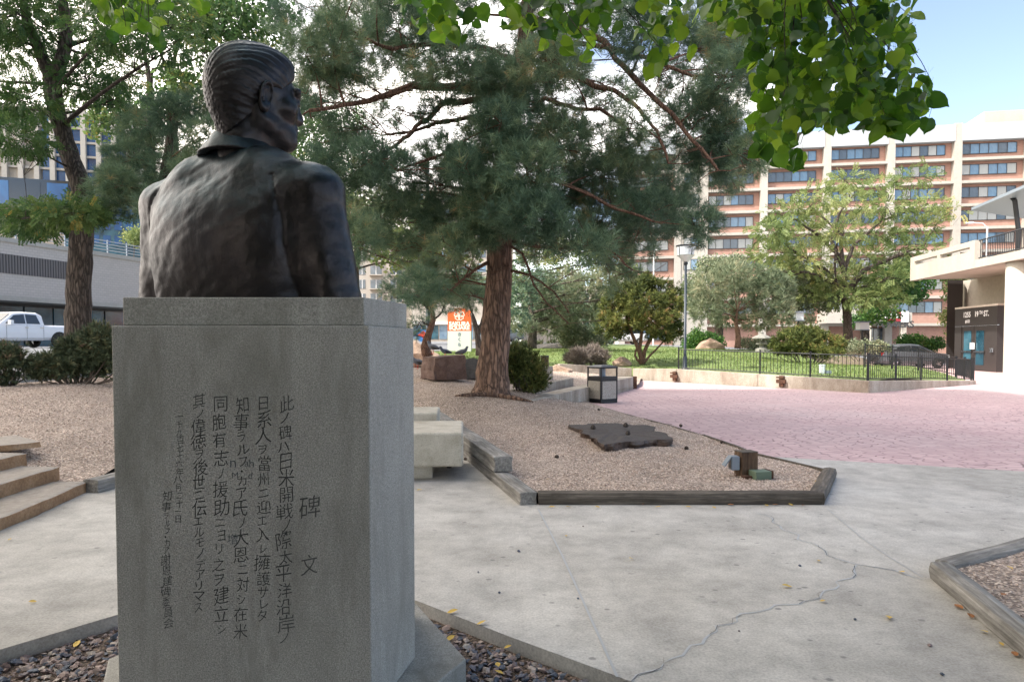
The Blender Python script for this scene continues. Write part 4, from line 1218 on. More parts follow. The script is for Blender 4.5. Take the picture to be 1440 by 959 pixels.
for z in ledges:
    MB().box((bx[0] - .1, -D_ + .03, z - .16), (bx[1] - .02, .2, z + .16)).build('floor_ledge', m_bwhite, rb)
    MB().box((bx[2] + .02, -D_ + .03, z - .16), (bx[-1] + .1, .2, z + .16)).build('floor_ledge', m_bwhite, rb)
for i, x in enumerate(bx):
    wdt = .42
    MB().box((x - wdt, -D_, zbase), (x + wdt, .25, zroof + .15)).build('pilaster', m_bwhite, rb)
# stair bay
MB().box((bx[1] + .43, -D_ + .12, zbase), (bx[2] - .43, .24, zroof + .1)).build('stair_bay_wall', m_bwhite, rb)
frame_cache = {}
rw = random.Random(5)
def rb_window(x0, x1, z0, z1, y, n, parent=rb, curtain=.3, blue=.0, frame=m_frame):
    key = (round(x1 - x0, 2), round(z1 - z0, 2), n)
    if key not in frame_cache:
        W, Hh = x1 - x0, z1 - z0; m_ = MB()
        t_ = .06
        m_.box((0, -.05, 0), (W, .05, t_)).box((0, -.05, Hh - t_), (W, .05, Hh))
        for k in range(n + 1):
            xx = (W - t_) * k / n; m_.box((xx, -.05, t_), (xx + t_, .05, Hh - t_))
        frame_cache[key] = m_.mesh('window_frame'); frame_cache[key].materials.append(frame)
    fo = link('window', frame_cache[key], None, parent); fo.location = (x0, y - .04, z0)
    W, Hh = (x1 - x0), (z1 - z0)
    for k in range(n):
        a = (W - .06) * k / n + .06; b = (W - .06) * (k + 1) / n
        kk = ('p', round(b - a, 2), round(Hh, 2), 0)
        r_ = rw.random(); mt = m_pane_curtain if r_ < curtain else (m_pane_blue if r_ < curtain + blue else m_pane)
        kk = kk + (mt.name,)
        if kk not in frame_cache:
            frame_cache[kk] = MB().box((0, -.01, .06), (b - a, .02, Hh - .06)).mesh('pane'); frame_cache[kk].materials.append(mt)
        po = link('pane', frame_cache[kk], None, fo); po.location = (a, 0, 0)
    return fo
for i in range(len(bx) - 1):
    for j, z in enumerate(ledges + [zl(497)]):
        ztop = (zwin_top if j == 0 else ledges[j - 1] - .16)
        # window between ztop-.3 and about 1.25 m lower
        if i == 1:
            if j < 8: rb_window(bx[1] + .75, bx[2] - .75, ztop - 1.55, ztop - .15, -D_ + .1, 2, curtain=.55, blue=.3)
            continue
        if j == 8 and i not in (0, 6): continue
        za = ztop - (.35 if j else .05)
        hgt = 1.25 if j < 7 else 1.35
        rb_window(bx[i] + .55, bx[i + 1] - 1.15, za - hgt, za, -.06, 6, curtain=.30, blue=.35 if i >= 3 else .1)
# roof-top volume and side wing at the right end
MB().box((xl(1388), 2, zroof - .5), (xl(1437) + 14, 12, zl(152))).build('penthouse', m_bwhite, rb)
MB().prism([(xl(1437) + .45, -2.2), (xl(1437) + 14, -2.2), (xl(1437) + 14, 8), (xl(1437) + .45, 8)], zbase, zl(158)).build('end_wing', m_bwhite, rb)
for j in range(7):
    z = ledges[j] + .5
    rb_window(xl(1437) + .7, xl(1437) + 4.2, z, z + 1.4, -2.22, 2, curtain=.1, blue=.9)
# entrance
ex0, ex1 = xl(1148), xl(1262)
MB().box((ex0, -4.2, zl(455)), (ex1, .1, zl(441))).build('entrance_canopy', m_bwhite, rb)
for px in (1205, 1252):
    x = xl(px); MB().box((x - .28, -4.1, zbase), (x + .28, -3.5, zl(455))).build('canopy_column', m_beige, rb)
rb_window(xl(1205) + .35, xl(1245), zl(496), zl(461), -.12, 4, curtain=0)
MB().box((xl(1152), -3.2, zl(440.8)), (xl(1200), -2.9, zl(436))).build('canopy_upstand', m_bwhite, rb)
# the red fan sign board on the canopy, with lettering below
sg = MB().box((xl(1228), -4.45, zl(453)), (xl(1246), -4.3, zl(439.5))).build('red_sign_board', m_redsign, rb)
MB().box((xl(1246) + .02, -4.42, zl(454)), (xl(1256.5), -4.3, zl(439.5))).build('white_sign_board', m_white, rb)
mf = MB(); cx_, cz_ = (xl(1228) + xl(1246)) / 2 - .35, zl(451.5)
for k in range(7):
    a0 = math.pi * (.12 + .76 * k / 7); a1 = a0 + .27
    r0_, r1_ = .18, .95
    mf.add([(cx_ + r0_ * math.cos(a), -4.46, cz_ + r0_ * math.sin(a)) if r == 0 else (cx_ + r1_ * math.cos(a), -4.46, cz_ + r1_ * math.sin(a)) for r, a in ((0, a0), (1, a0), (1, a1), (0, a1))], ((0, 3, 2, 1),))
mf.build('fan_emblem', m_white, sg)
def lettering(name, s, size, M, mt, parent, weight=0.0, depth=.004):
    me = text_mesh(s, size, weight); me.transform(M); return link(name, me, mt, parent)
RX = Matrix.Rotation(R(90), 4, 'X')
lettering('sign_lettering', 'TOWERS', 1.05, Matrix.Translation(((xl(1222) + xl(1254)) / 2, -4.4, zl(457.5))) @ RX, m_frame, rb, .03)

# ------------------------------------------------------------------ near building with deck, column and doors on the right
nb = thing('plaza_building', 'pale concrete building with raised deck, round column and dark glass doors at the right', 'building', (24, 36, 0))
def pw(x, y): return (x, y)
A_, B_ = Vector((23.35, 40.2)), Vector((22.45, 33.3))
dn = (B_ - A_).normalized(); C_ = B_ + dn * 9
nrm = Vector((dn.y, -dn.x)) * -1
if nrm.x < 0: nrm = -nrm
zs0, zs1 = 5.12, 6.42
def lin(a, b, th, z0, z1, z0b=None, z1b=None):
    return MB().prism([a, b, b + nrm * th, a + nrm * th], [z0, z0b if z0b is not None else z0, z0b if z0b is not None else z0, z0], [z1, z1b if z1b is not None else z1, z1b if z1b is not None else z1, z1])
lin(A_, B_, .35, zs0, 5.98).build('parapet_lower', m_pinkwhite, nb)
lin(A_, B_, .35, 6.2, zs1 + .05).build('parapet_rail_beam', m_pinkwhite, nb)
lin(A_, A_ + dn * .5, .345, 5.98, 6.2).build('parapet_end_block', m_pinkwhite, nb)
lin(B_ - dn * .45, B_, .345, 5.98, 6.2).build('parapet_end_block', m_pinkwhite, nb)
lin(A_ + dn * 3.2, A_ + dn * 3.5, .345, 5.98, 6.2).build('parapet_end_block', m_pinkwhite, nb)
lin(B_ + dn * .01, C_, .5, zs0, 5.50).build('deck_edge_beam', m_pinkwhite, nb)
MB().prism([A_ + nrm * .36, C_ + nrm * .36, C_ + nrm * 14, A_ + nrm * 14], 5.2, 5.45).build('deck_slab', m_beige, nb)
MB().prism([A_ + nrm * .36, A_ + nrm * .36 - dn * .0 + dn * .35, A_ + nrm * 8 + dn * .35, A_ + nrm * 8], 5.45, 6.4).build('rear_parapet', m_pinkwhite, nb)
# railing
for z in (5.6, 6.45):
    MB().tube([(*(B_ + nrm * .2), z), (*(C_ + nrm * .2), z)], .03, 4).build('rail', m_black, nb)
pm = MB().box((-.012, -.012, 0), (.012, .012, .86)).mesh('baluster'); pm.materials.append(m_black)
for k in range(1, 62):
    o = link('baluster', pm, None, nb); q = B_ + nrm * .2 + dn * (k * .14); o.location = (q.x - 24, q.y - 36, 5.6)
# column
MB().lathe((23.25, 30.6, 0), [(1.08, -.05), (1.05, .0), (1.0, .06), (1.0, 5.18)], 40).build('round_column', m_pinkwhite, nb, smooth=True)
# walls under the deck
MB().prism([(27.0, 41.0), (26.6, 31.0), (36, 31.0), (36, 41.0)], -.1, 5.2).build('wall', m_beige, nb)
MB().prism([(26.1, 40.9), (25.75, 40.5), (26.6, 40.4), (26.9, 40.9)], -.1, 5.2).build('corner_pier', m_bronze_door, nb)
# entrance box
E0, E1 = Vector((25.2, 38.9)), Vector((24.62, 34.7)); de = (E1 - E0).normalized(); ne = Vector((-de.y, de.x))
if ne.x < 0: ne = -ne
def ebox(s0, s1, d0, d1, z0, z1, name, mt, parent=nb, bevel=0):
    a, b = E0 + de * s0, E0 + de * s1
    return MB().prism([a + ne * d0, b + ne * d0, b + ne * d1, a + ne * d1], z0, z1).build(name, mt, parent, bevel=bevel)
LE = (E1 - E0).length
ebox(0, LE, .12, 2.2, 0.002, 3.38, 'entrance_box', m_bronze_door)
ebox(-.03, LE + .03, .0, 2.25, 3.39, 3.49, 'entrance_box_cap', m_beige)
ebox(0, LE, 0, .118, 2.42, 3.385, 'fascia_panel', m_bronze_door)
ebox(0, .72, 0, .118, .01, 2.40, 'side_panel', m_bronze_door)
ebox(LE - .95, LE, 0, .118, .01, 2.40, 'side_panel', m_bronze_door)
for s0 in (.76, 2.02):
    dr = ebox(s0, s0 + 1.22, .03, .10, .03, 2.38, 'door', m_bronze_door)
    ebox(s0 + .22, s0 + .98, .015, .028, .32, 2.14, 'glass_pane', m_teal, dr)
    ebox(s0 + .10, s0 + 1.12, -.05, -.01, .98, 1.06, 'push_bar', m_chrome, dr)
ebox(1.78, 2.2, -.06, -.02, 1.15, 1.5, 'door_notice', m_white)
ebox(LE - .45, LE - .18, -.1, -.003, 1.0, 1.22, 'door_opener', m_chrome)
MB().prism([E0, E1, E1 + ne * .1, E0 + ne * .1], 2.385, 2.42).build('head_strip', m_chrome, nb)
ang = math.atan2(-de.y, -de.x)
Mx = lambda s, z: Matrix.Translation((*(E0 + de * s - ne * .012), z)) @ Matrix.Rotation(math.atan2(de.y, de.x), 4, 'Z') @ RX
lettering('street_number_lettering', '1255', .40, Mx(1.30, 3.02), m_white, nb, .012)
lettering('street_number_lettering', '19', .40, Mx(2.28, 3.02), m_white, nb, .012)
lettering('street_number_lettering', 'TH', .24, Mx(2.72, 3.09), m_white, nb, .01)
lettering('street_number_lettering', 'ST.', .40, Mx(3.24, 3.02), m_white, nb, .012)
lettering('suite_number_lettering', '#101', .24, Mx(1.40, 2.66), m_white, nb, .01)
# slanted dark awning above the deck
aw = MB(); a0, a1 = P(1366, 296, 36), P(1446, 262, 31.0)
wv_ = Vector((3.4, .6, -.35)); th_ = Vector((0, 0, .14))
aw.add([a0, a1, a1 + wv_, a0 + wv_, a0 + th_, a1 + th_, a1 + wv_ + th_, a0 + wv_ + th_], ((0,3,2,1),(4,5,6,7),(0,1,5,4),(1,2,6,5),(2,3,7,6),(3,0,4,7)))
aw.build('slanted_awning', m_greypaint, nb)
q0, q1 = P(1432, 322, 33), P(1427, 282, 33)
MB().tube([(q0.x, q0.y, 5.4), q0, q1, P(1418, 273, 33.5)], .11, 8).build('awning_post', m_black, nb)
reparent_base(nb, (24, 36, 0))
for o in nb.children:
    if o.name.startswith('baluster'): o.location = Vector((o.location.x + 24, o.location.y + 36, o.location.z))

# ------------------------------------------------------------------ parking garage on the left
gdir = Vector((.26, 1)).normalized(); g0 = Vector((-35, 53))
grot = math.atan2(gdir.y, gdir.x)
ga = thing('parking_garage', 'long grey block parking garage with a railed roof on the far side of the street', 'building', (g0.x, g0.y, 0), grot)
zg = lambda py: P(85, py, 53).z
zt_, zb_ = zg(345), zg(421)
MB().box((-16, 0, zb_), (9.0, 12, zt_ - .35)).build('wall', m_garage, ga)
MB().box((-16, -.12, zt_ - .35), (9.1, 12.1, zt_ - .02)).build('roof_coping', m_bwhite, ga)
MB().box((-16, -.15, zb_ - .35), (9.1, 12, zb_ - .001)).build('floor_band', m_bwhite, ga)
for x0, x1 in ((-15.5, -5.6), (-5.35, 1.0)):
    gr_ = MB(); n = int((x1 - x0) / .22)
    for k in range(n): gr_.box((x0 + k * .22, -.05, zg(392)), (x0 + k * .22 + .14, .02, zg(367)))
    bk = MB().box((x0, -.015, zg(392)), (x1, .03, zg(367))).build('vent_opening', m_frame, ga)
    gr_.build('vent_grille', m_louvre, bk)
MB().box((-16, 2.5, .2), (9, 12, zb_ - .35)).build('storefront_core', m_frame, ga)
for k in range(10):
    x = -16 + k * 2.5
    MB().box((x + .08, 2.38, .9), (x + 2.42, 2.48, zb_ - .6)).build('storefront_pane', m_teal, ga)
for z in (.25, .5, .75, 1.0): MB().tube([(-16, .15, zt_ + z - .02), (9, .15, zt_ + z - .02)], .035, 5).build('rail', m_greypaint, ga)
for k in range(13): MB().box((-15.5 + k * 2.02, .1, zt_ - .02), (-15.42 + k * 2.02, .2, zt_ + 1.08)).build('railing_post', m_greypaint, ga)

# office tower behind, pale grid with blue glass
ot = thing('office_tower', 'pale gridded office block with blue glass behind the parking garage', 'building', (-60, 88, 0), R(18))
def otl(px, Y=88): return P(px, 300, Y).x + 60
zo = lambda py: P(80, py, 88).z
x0, x1, xm = otl(-60), otl(172), otl(62)
MB().box((x0, 0, 0), (x1, 16, zo(152))).build('wall', m_beige, ot)
MB().box((xm, -.25, zo(272)), (x1 - .3, .02, zo(158))).build('blue_glass_wall', m_bluefac, ot)
for k, px in enumerate(range(-57, 180, 19)):
    x = otl(px); MB().box((x - .28, -1.0, zo(265)), (x + .28, .0, zo(153))).build('vertical_fin', m_bwhite, ot)
for py in range(158, 270, 20):
    MB().box((x0, -.62, zo(py) - .14), (x1, -.0, zo(py) + .14)).build('horizontal_band', m_bwhite, ot)
MB().box((x0 - 1, -5, zo(300)), (otl(108), -.5, zo(264))).build('dark_glass_box', m_glass_dark, ot)
for px in (-20, 14, 50, 82): MB().box((otl(px), -5.06, zo(299)), (otl(px) + 2.2, -5.0, zo(268))).build('dark_glass_panel', m_glass_dark if px in (50,) else m_bluefac, ot)
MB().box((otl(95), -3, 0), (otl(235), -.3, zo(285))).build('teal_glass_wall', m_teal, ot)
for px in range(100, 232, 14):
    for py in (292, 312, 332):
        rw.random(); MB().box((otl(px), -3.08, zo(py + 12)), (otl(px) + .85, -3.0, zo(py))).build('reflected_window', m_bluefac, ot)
# beige tower strip behind
bt2 = thing('beige_tower', 'narrow beige tower between the office block and the bust', 'building', (-66, 118, 0))
xa, xb_ = P(174, 300, 118).x + 66, P(250, 300, 118).x + 66
MB().box((xa, 0, 0), (xb_, 10, P(190, 262, 118).z)).build('wall', m_beige, bt2)
for j in range(7):
    for i in range(4):
        x = xa + 1.0 + i * 2.2; z = P(190, 275, 118).z - 1.2 - j * 2.6
        MB().box((x, -.06, z), (x + .9, .02, z + 1.5)).build('window', m_pane, bt2)
        MB().box((x - .2, -.35, z - .35), (x + 1.2, .0, z - .15)).build('window_sill', m_bwhite, bt2)

# ------------------------------------------------------------------ pale apartment building in the centre distance
YW = 140
wb = thing('white_apartment_building', 'distant off-white apartment block with dark windows behind the trees', 'building', (P(580, 480, YW).x, YW, 0))
wx = lambda px: P(px, 400, YW).x - P(580, 480, YW).x
wz = lambda py: P(580, py, YW).z
MB().box((wx(440), 0, 0), (wx(582), 14, wz(322))).build('wall', m_pinkwhite, wb)
MB().box((wx(582), -3, 0), (wx(722), 14, wz(268))).build('corner_tower_wall', m_pinkwhite, wb)
for i, px in enumerate((448, 476, 505, 521, 549)):
    for j, py in enumerate((335, 354.5, 374, 393.5, 413, 432.5)):
        w_ = 9 if i < 3 else 16
        fr = MB().box((wx(px), -.05, wz(py + 12.5)), (wx(px + w_), .3, wz(py))).build('window', m_pane, wb)
        MB().box((wx(px + w_ * .5) - .06, -.09, wz(py + 12.5)), (wx(px + w_ * .5) + .06, -.06, wz(py))).build('mullion', m_white, fr)
        if i >= 3: MB().box((wx(px - 1), -1.0, wz(py + 14)), (wx(px + w_ + 1), .0, wz(py + 12.6))).build('balcony_slab', m_pinkwhite, wb)
for i, px in enumerate((586, 604, 624, 648, 672, 698)):
    for j in range(8):
        py = 276 + 19.5 * j
        MB().box((wx(px), -3.06, wz(py + 11)), (wx(px + 12), -3.0, wz(py))).build('window', m_pane if (i + j) % 3 else m_pane_blue, wb)
for i in range(12):
    px = 584 + i * 12
    MB().box((wx(px), -3.1, wz(477)), (wx(px + 10.5), -3.0, wz(458))).build('shop_window', m_teal if i % 3 else m_pane_blue, wb)
MB().box((wx(582), -3.6, wz(457)), (wx(722), -3.0, wz(453))).build('shop_canopy', m_white, wb)
# a second distant block closing the view to the right of the pine trunk
fb = thing('distant_tan_building', 'distant tan building glimpsed between the pine trees', 'building', (P(800, 480, 150).x, 150, 0))
fx = lambda px: P(px, 400, 150).x - P(800, 480, 150).x
fz = lambda py: P(800, py, 150).z
MB().box((fx(735), 0, 0), (fx(866), 12, fz(402))).build('wall', m_beige, fb)
for i in range(8):
    for j in range(3):
        MB().box((fx(740 + i * 16), -.06, fz(424 + j * 18)), (fx(748 + i * 16), .0, fz(412 + j * 18))).build('window', m_pane, fb)

# unseen tall tower, added behind the viewpoint to keep the near square in shade
twr = thing('shade_tower', 'unseen tall pale tower added behind the viewpoint on the left to shade the square', 'building', (-41, -15, 0))
MB().box((-10, -14, -1), (10, 14, 66)).build('wall', m_beige, twr)
for k in range(22): MB().box((-10.5, -14.5, 2 + k * 2.9), (10.5, 14.5, 2.35 + k * 2.9)).build('floor_ledge', m_bwhite, twr)
# ------------------------------------------------------------------ vegetation
def frames(D):
    D = D / (np.linalg.norm(D, axis=1, keepdims=True) + 1e-9)
    ref = rng.normal(size=D.shape); X = ref - D * (ref * D).sum(1, keepdims=True); X /= np.linalg.norm(X, axis=1, keepdims=True) + 1e-9
    Y = np.cross(D, X); return np.stack([X, Y, D], -1)
def t_needles(n, w, lo=15, hi=75, seed=1):
    r = np.random.default_rng(seed); V, T = [], []
    for i in range(n):
        a = r.uniform(0, 2 * np.pi); e = np.radians(r.uniform(lo, hi)); L = r.uniform(.7, 1.05)
        d = np.array([np.sin(e) * np.cos(a), np.sin(e) * np.sin(a), np.cos(e)])
        s = np.cross(d, r.normal(size=3)); s /= np.linalg.norm(s)
        o = np.array([0, 0, r.uniform(-.25, .25)]); b = len(V)
        V += [o - s * w, o + s * w, o + d * L]; T.append((b, b + 1, b + 2))
    return np.array(V), np.array(T)
def t_spray(n, seed=2, lw=.17, ll=.30):
    """a pinnate leaf: pairs of leaflets along a drooping stalk (local z)"""
    r = np.random.default_rng(seed); V, T = [], []
    for i in range(n):
        z = .1 + .9 * i / n
        for s in (-1, 1):
            d = np.array([s * .85, r.uniform(-.35, .35), .45]); d /= np.linalg.norm(d)
            w = np.cross(d, [0, 1, r.uniform(-.5, .5)]); w /= np.linalg.norm(w)
            L = ll * r.uniform(.8, 1.15); b = len(V); o = np.array([0, -.15 * z * z, z])
            V += [o, o + d * L * .5 + w * lw * .5, o + d * L, o + d * L * .5 - w * lw * .5]; T += [(b, b + 1, b + 2), (b, b + 2, b + 3)]
    return np.array(V), np.array(T)
def t_leaves(n, size=.5, seed=3):
    r = np.random.default_rng(seed); V, T = [], []
    for i in range(n):
        o = r.normal(size=3) * .42; d = r.normal(size=3); d /= np.linalg.norm(d); w = np.cross(d, r.normal(size=3)); w /= np.linalg.norm(w)
        L = size * r.uniform(.7, 1.2); b = len(V)
        V += [o, o + d * L * .5 + w * L * .3, o + d * L, o + d * L * .5 - w * L * .3]; T += [(b, b + 1, b + 2), (b, b + 2, b + 3)]
    return np.array(V), np.array(T)
T_PINE = t_needles(16, .026, 12, 78, 1)
T_PINE_FAR = t_needles(12, .05, 10, 85, 4)
T_JUN = t_needles(12, .085, 5, 70, 5)
T_SPRAY = t_spray(6, 2)
T_LEAF = t_leaves(7, .5, 3)
def foliage(name, pos, dirs, size, tpl, mt, parent=None, tint=None, kind='stuff'):
    pos = np.asarray(pos); n = len(pos); TV, TT = tpl
    Fm = frames(np.asarray(dirs)); s = size * rng.uniform(.7, 1.25, n)
    W = np.einsum('nij,kj->nki', Fm, TV) * s[:, None, None] + pos[:, None]
    k = len(TV); F = (TT[None] + (np.arange(n) * k)[:, None, None]).reshape(-1, 3)
    if tint is None: tint = rng.random(n)
    tt = np.clip(np.repeat(tint, k) + rng.normal(0, .08, n * k), 0, 1)
    return link(name, mesh_np(name, W.reshape(-1, 3), F, tt), mt, parent, kind)
CLUST = [0, .1]
def blob_pts(c, r, n, shell=.45, updir=.35):
    """points through an uneven ellipsoid, and the way their shoots point"""
    u = rng.normal(size=(n, 3)); u /= np.linalg.norm(u, axis=1, keepdims=True)
    rad = (shell + (1 - shell) * rng.random(n) ** .6)
    k = np.array([1 + .38 * noise.noise(Vector(q * 2.1) + Vector(c)) for q in u])
    p = u * (rad * k)[:, None] * np.array(r) + np.array(c)
    if CLUST[0] and n > 12:      # shoots sit in distinct bundles with gaps between them
        m = max(3, n // CLUST[0]); own = rng.integers(0, m, n)
        p = p[own] + rng.normal(0, CLUST[1], (n, 3)); u = u[own]
    d = u * 1.0 + np.array([0, 0, updir]) + rng.normal(0, .45, (n, 3))
    return p, d
def bez(a, b, c, n):
    return [a.lerp(b, t).lerp(b.lerp(c, t), t) for t in [i / (n - 1) for i in range(n)]]
def grow(name, label, cat, trunks, clumps, tpl, size, leafmat, bark, limbmat=None, group=None, limb_r=.05, twigs=7, extra_limbs=(),
         seg=12, rough=.18, updir=.35, shell=.45, base=None, twig_r=.008, one_crown=True, limb_name='branch', base_tint=None, connect=True):
    """trunks: [(points, radii)]; clumps: [(centre, radii, n)]; one tree with trunk, limbs and crown"""
    tp = [Vector(p) for p in trunks[0][0]]
    root = thing(name, label, cat, (0, 0, 0), 0, group)
    tm = MB()
    for pts, rad in trunks:
        pts = [Vector(p) for p in pts]
        fine, fr = [], []
        for i in range(len(pts) - 1):
            p0, p1, p2, p3 = pts[max(i - 1, 0)], pts[i], pts[i + 1], pts[min(i + 2, len(pts) - 1)]
            m = max(2, int((p2 - p1).length / .22))
            for k in range(m):
                t = k / m
                q = .5 * ((2 * p1) + (p2 - p0) * t + (2 * p0 - 5 * p1 + 4 * p2 - p3) * t * t + (3 * p1 - p0 - 3 * p2 + p3) * t ** 3)
                fine.append(q); fr.append(rad[i] * (1 - t) + rad[i + 1] * t)
        fine.append(pts[-1]); fr.append(rad[-1])
        tm.tube(fine, fr, seg, rough=rough, freq=5.0)
    tm.build('trunk', bark, root, smooth=True)
    nodes = [(Vector(p), r) for pts, rad in trunks for p, r in zip(pts, rad)]
    dense = []
    for pts, rad in trunks:
        for i in range(len(pts) - 1):
            for k in range(6):
                t = k / 6; dense.append((Vector(pts[i]).lerp(Vector(pts[i + 1]), t), rad[i] * (1 - t) + rad[i + 1] * t))
    limbpts = []
    for pts, r0, r1 in extra_limbs:
        pts = [Vector(p) for p in pts]; n = len(pts); m = MB()
        fine = []
        for i in range(n - 1):
            for k in range(4):
                t = k / 4; q = pts[i].lerp(pts[i + 1], t)
                fine.append(q + Vector((noise.noise(q * 3), noise.noise(q * 3 + Vector((5, 0, 0))), noise.noise(q * 3 + Vector((0, 5, 0))))) * .05)
        fine.append(pts[-1]); N = len(fine)
        m.tube(fine, [r0 + (r1 - r0) * (i / (N - 1)) for i in range(N)], 7, rough=.15)
        for i in range(4, N, 2):       # side twigs, mostly bare
            for s in range(2):
                d = Vector(rng.normal(size=3)); d.z = abs(d.z) * .3 - .12; d.normalize()
                L = random.uniform(.3, .9); q = fine[i] + d * L * .5 + Vector((0, 0, -.05)); e = fine[i] + d * L + Vector(rng.normal(size=3)) * .12
                m.tube([fine[i], q, e], [r1 * .5, r1 * .35, .004], 4, cap=False)
        m.build(limb_name, limbmat or bark, root, smooth=True)
        limbpts += [(q, r0 + (r1 - r0) * (i / (N - 1))) for i, q in enumerate(fine)]
    allp, alld, allt = [], [], []
    src = dense + limbpts
    for ci, (c, r, n) in enumerate(clumps):
        c = Vector(c)
        p, d = blob_pts(tuple(c), r, n, shell, updir)
        allp.append(p); alld.append(d)
        b0_ = rng.random() * .5 + .15 if base_tint is None else base_tint
        allt.append(np.clip(rng.normal(b0_, .2, n), 0, 1))
        if not connect: continue
        # limb from the nearest lower bit of trunk or limb
        best = min(src, key=lambda q: (q[0] - c).length + max(0, q[0].z - c.z + .15 * (Vector((q[0].x, q[0].y)) - Vector((c.x, c.y))).length) * 2.0)
        a = best[0]; dist = (c - a).length
        mid = a.lerp(c, .5) + Vector(rng.normal(size=3)) * dist * .07 + Vector((0, 0, dist * .06))
        pts = bez(a, mid, c, 8); r0 = min(best[1] * .6, limb_r * (0.5 + dist * .22))
        m = MB(); m.tube(pts, [r0 * (1 - .75 * i / 7) for i in range(8)], 6, rough=.15)
        for k in range(twigs):
            q = Vector(p[rng.integers(len(p))]); s_ = pts[int(rng.integers(4, 8))]
            mm_ = s_.lerp(q, .55) + Vector(rng.normal(size=3)) * .1 * (q - s_).length
            m.tube([s_, mm_, q], [r0 * .25 + twig_r * .5, twig_r, twig_r * .5], 4, cap=False)
        m.build(limb_name, limbmat or bark, root, smooth=True)
    foliage('crown', np.concatenate(allp), np.concatenate(alld), size, tpl, leafmat, root, np.concatenate(allt))
    reparent_base(root, base or tuple(tp[0]))
    return root
def pxpath(pts, Y, dz=None):
    out = []
    for i, q in enumerate(pts):
        y = Y[i] if isinstance(Y, (list, tuple)) else Y
        out.append(tuple(P(q[0], q[1], y)))
    return out
def pxr(ws, Y): return [w * .5 * m_per_px(Y if not isinstance(Y, (list, tuple)) else Y[0]) for w in ws]

# --- the big pine
CLUST[:] = [8, .085]
YP = 14.0
tr = (pxpath([(691, 556), (692, 545), (693, 525), (696, 480), (699, 430), (702, 380), (703, 330), (703, 290), (705, 240), (714, 190), (726, 140), (737, 60), (742, 0), (748, -80), (752, -170), (756, -300), (758, -480)], YP),
      pxr([60, 51, 46, 41, 38, 36, 33, 30, 27, 24, 22, 20, 17, 15, 12, 9, 4], YP))
def lp(pts, Ya, Yb):
    n = len(pts); return [tuple(P(x, y, Ya + (Yb - Ya) * i / (n - 1))) for i, (x, y) in enumerate(pts)]
limbs = [
 (lp([(728, 128), (685, 121), (626, 125), (580, 120), (539, 135), (501, 146), (435, 156)], 14, 11.6), .105, .03),
 (lp([(726, 138), (664, 142), (622, 146), (594, 174), (567, 194), (540, 215)], 14, 12.2), .075, .025),
 (lp([(722, 150), (700, 160), (650, 167), (615, 174), (574, 187), (545, 190)], 14, 13), .06, .02),
 (lp([(730, 150), (751, 153), (768, 139), (810, 153), (844, 156), (876, 177), (900, 205)], 14, 12.5), .06, .02),
 (lp([(735, 118), (792, 102), (837, 121), (865, 128), (900, 156), (925, 185), (940, 230)], 14, 12), .075, .02),
 (lp([(742, 30), (800, 35), (851, 59), (886, 104), (945, 161), (985, 210), (1010, 240)], 14, 11.5), .085, .02),
 (lp([(740, 60), (830, 62), (915, 84), (975, 108), (1053, 108)], 14, 12.4), .06, .02),
 (lp([(706, 215), (692, 212), (671, 208), (643, 208), (600, 225), (560, 240)], 14, 12), .055, .02),
 (lp([(706, 217), (726, 219), (747, 236), (799, 260), (851, 288), (920, 312)], 14, 12), .06, .02),
 (lp([(712, 342), (735, 356), (752, 400), (770, 425), (800, 455)], 14, 12.8), .03, .012),
 (lp([(716, 381), (745, 385), (780, 410), (800, 440)], 14, 13.2), .03, .012),
 (lp([(690, 368), (670, 378), (654, 389), (634, 408)], 14, 13), .04, .018),
 (lp([(722, 340), (790, 350), (850, 345), (890, 380)], 14, 12.5), .04, .014),
 (lp([(735, 100), (690, 70), (620, 60), (550, 70), (480, 40)], 14, 12), .07, .02),
 (lp([(742, 20), (700, -10), (640, -20), (560, -40)], 14, 12.5), .06, .02),
]
def cl(px, py, Y, rx, ry, n, dy=1.0):
    c = P(px, py, Y); m_ = m_per_px(Y); return (tuple(c), (rx * m_, rx * m_ * dy, ry * m_), n)
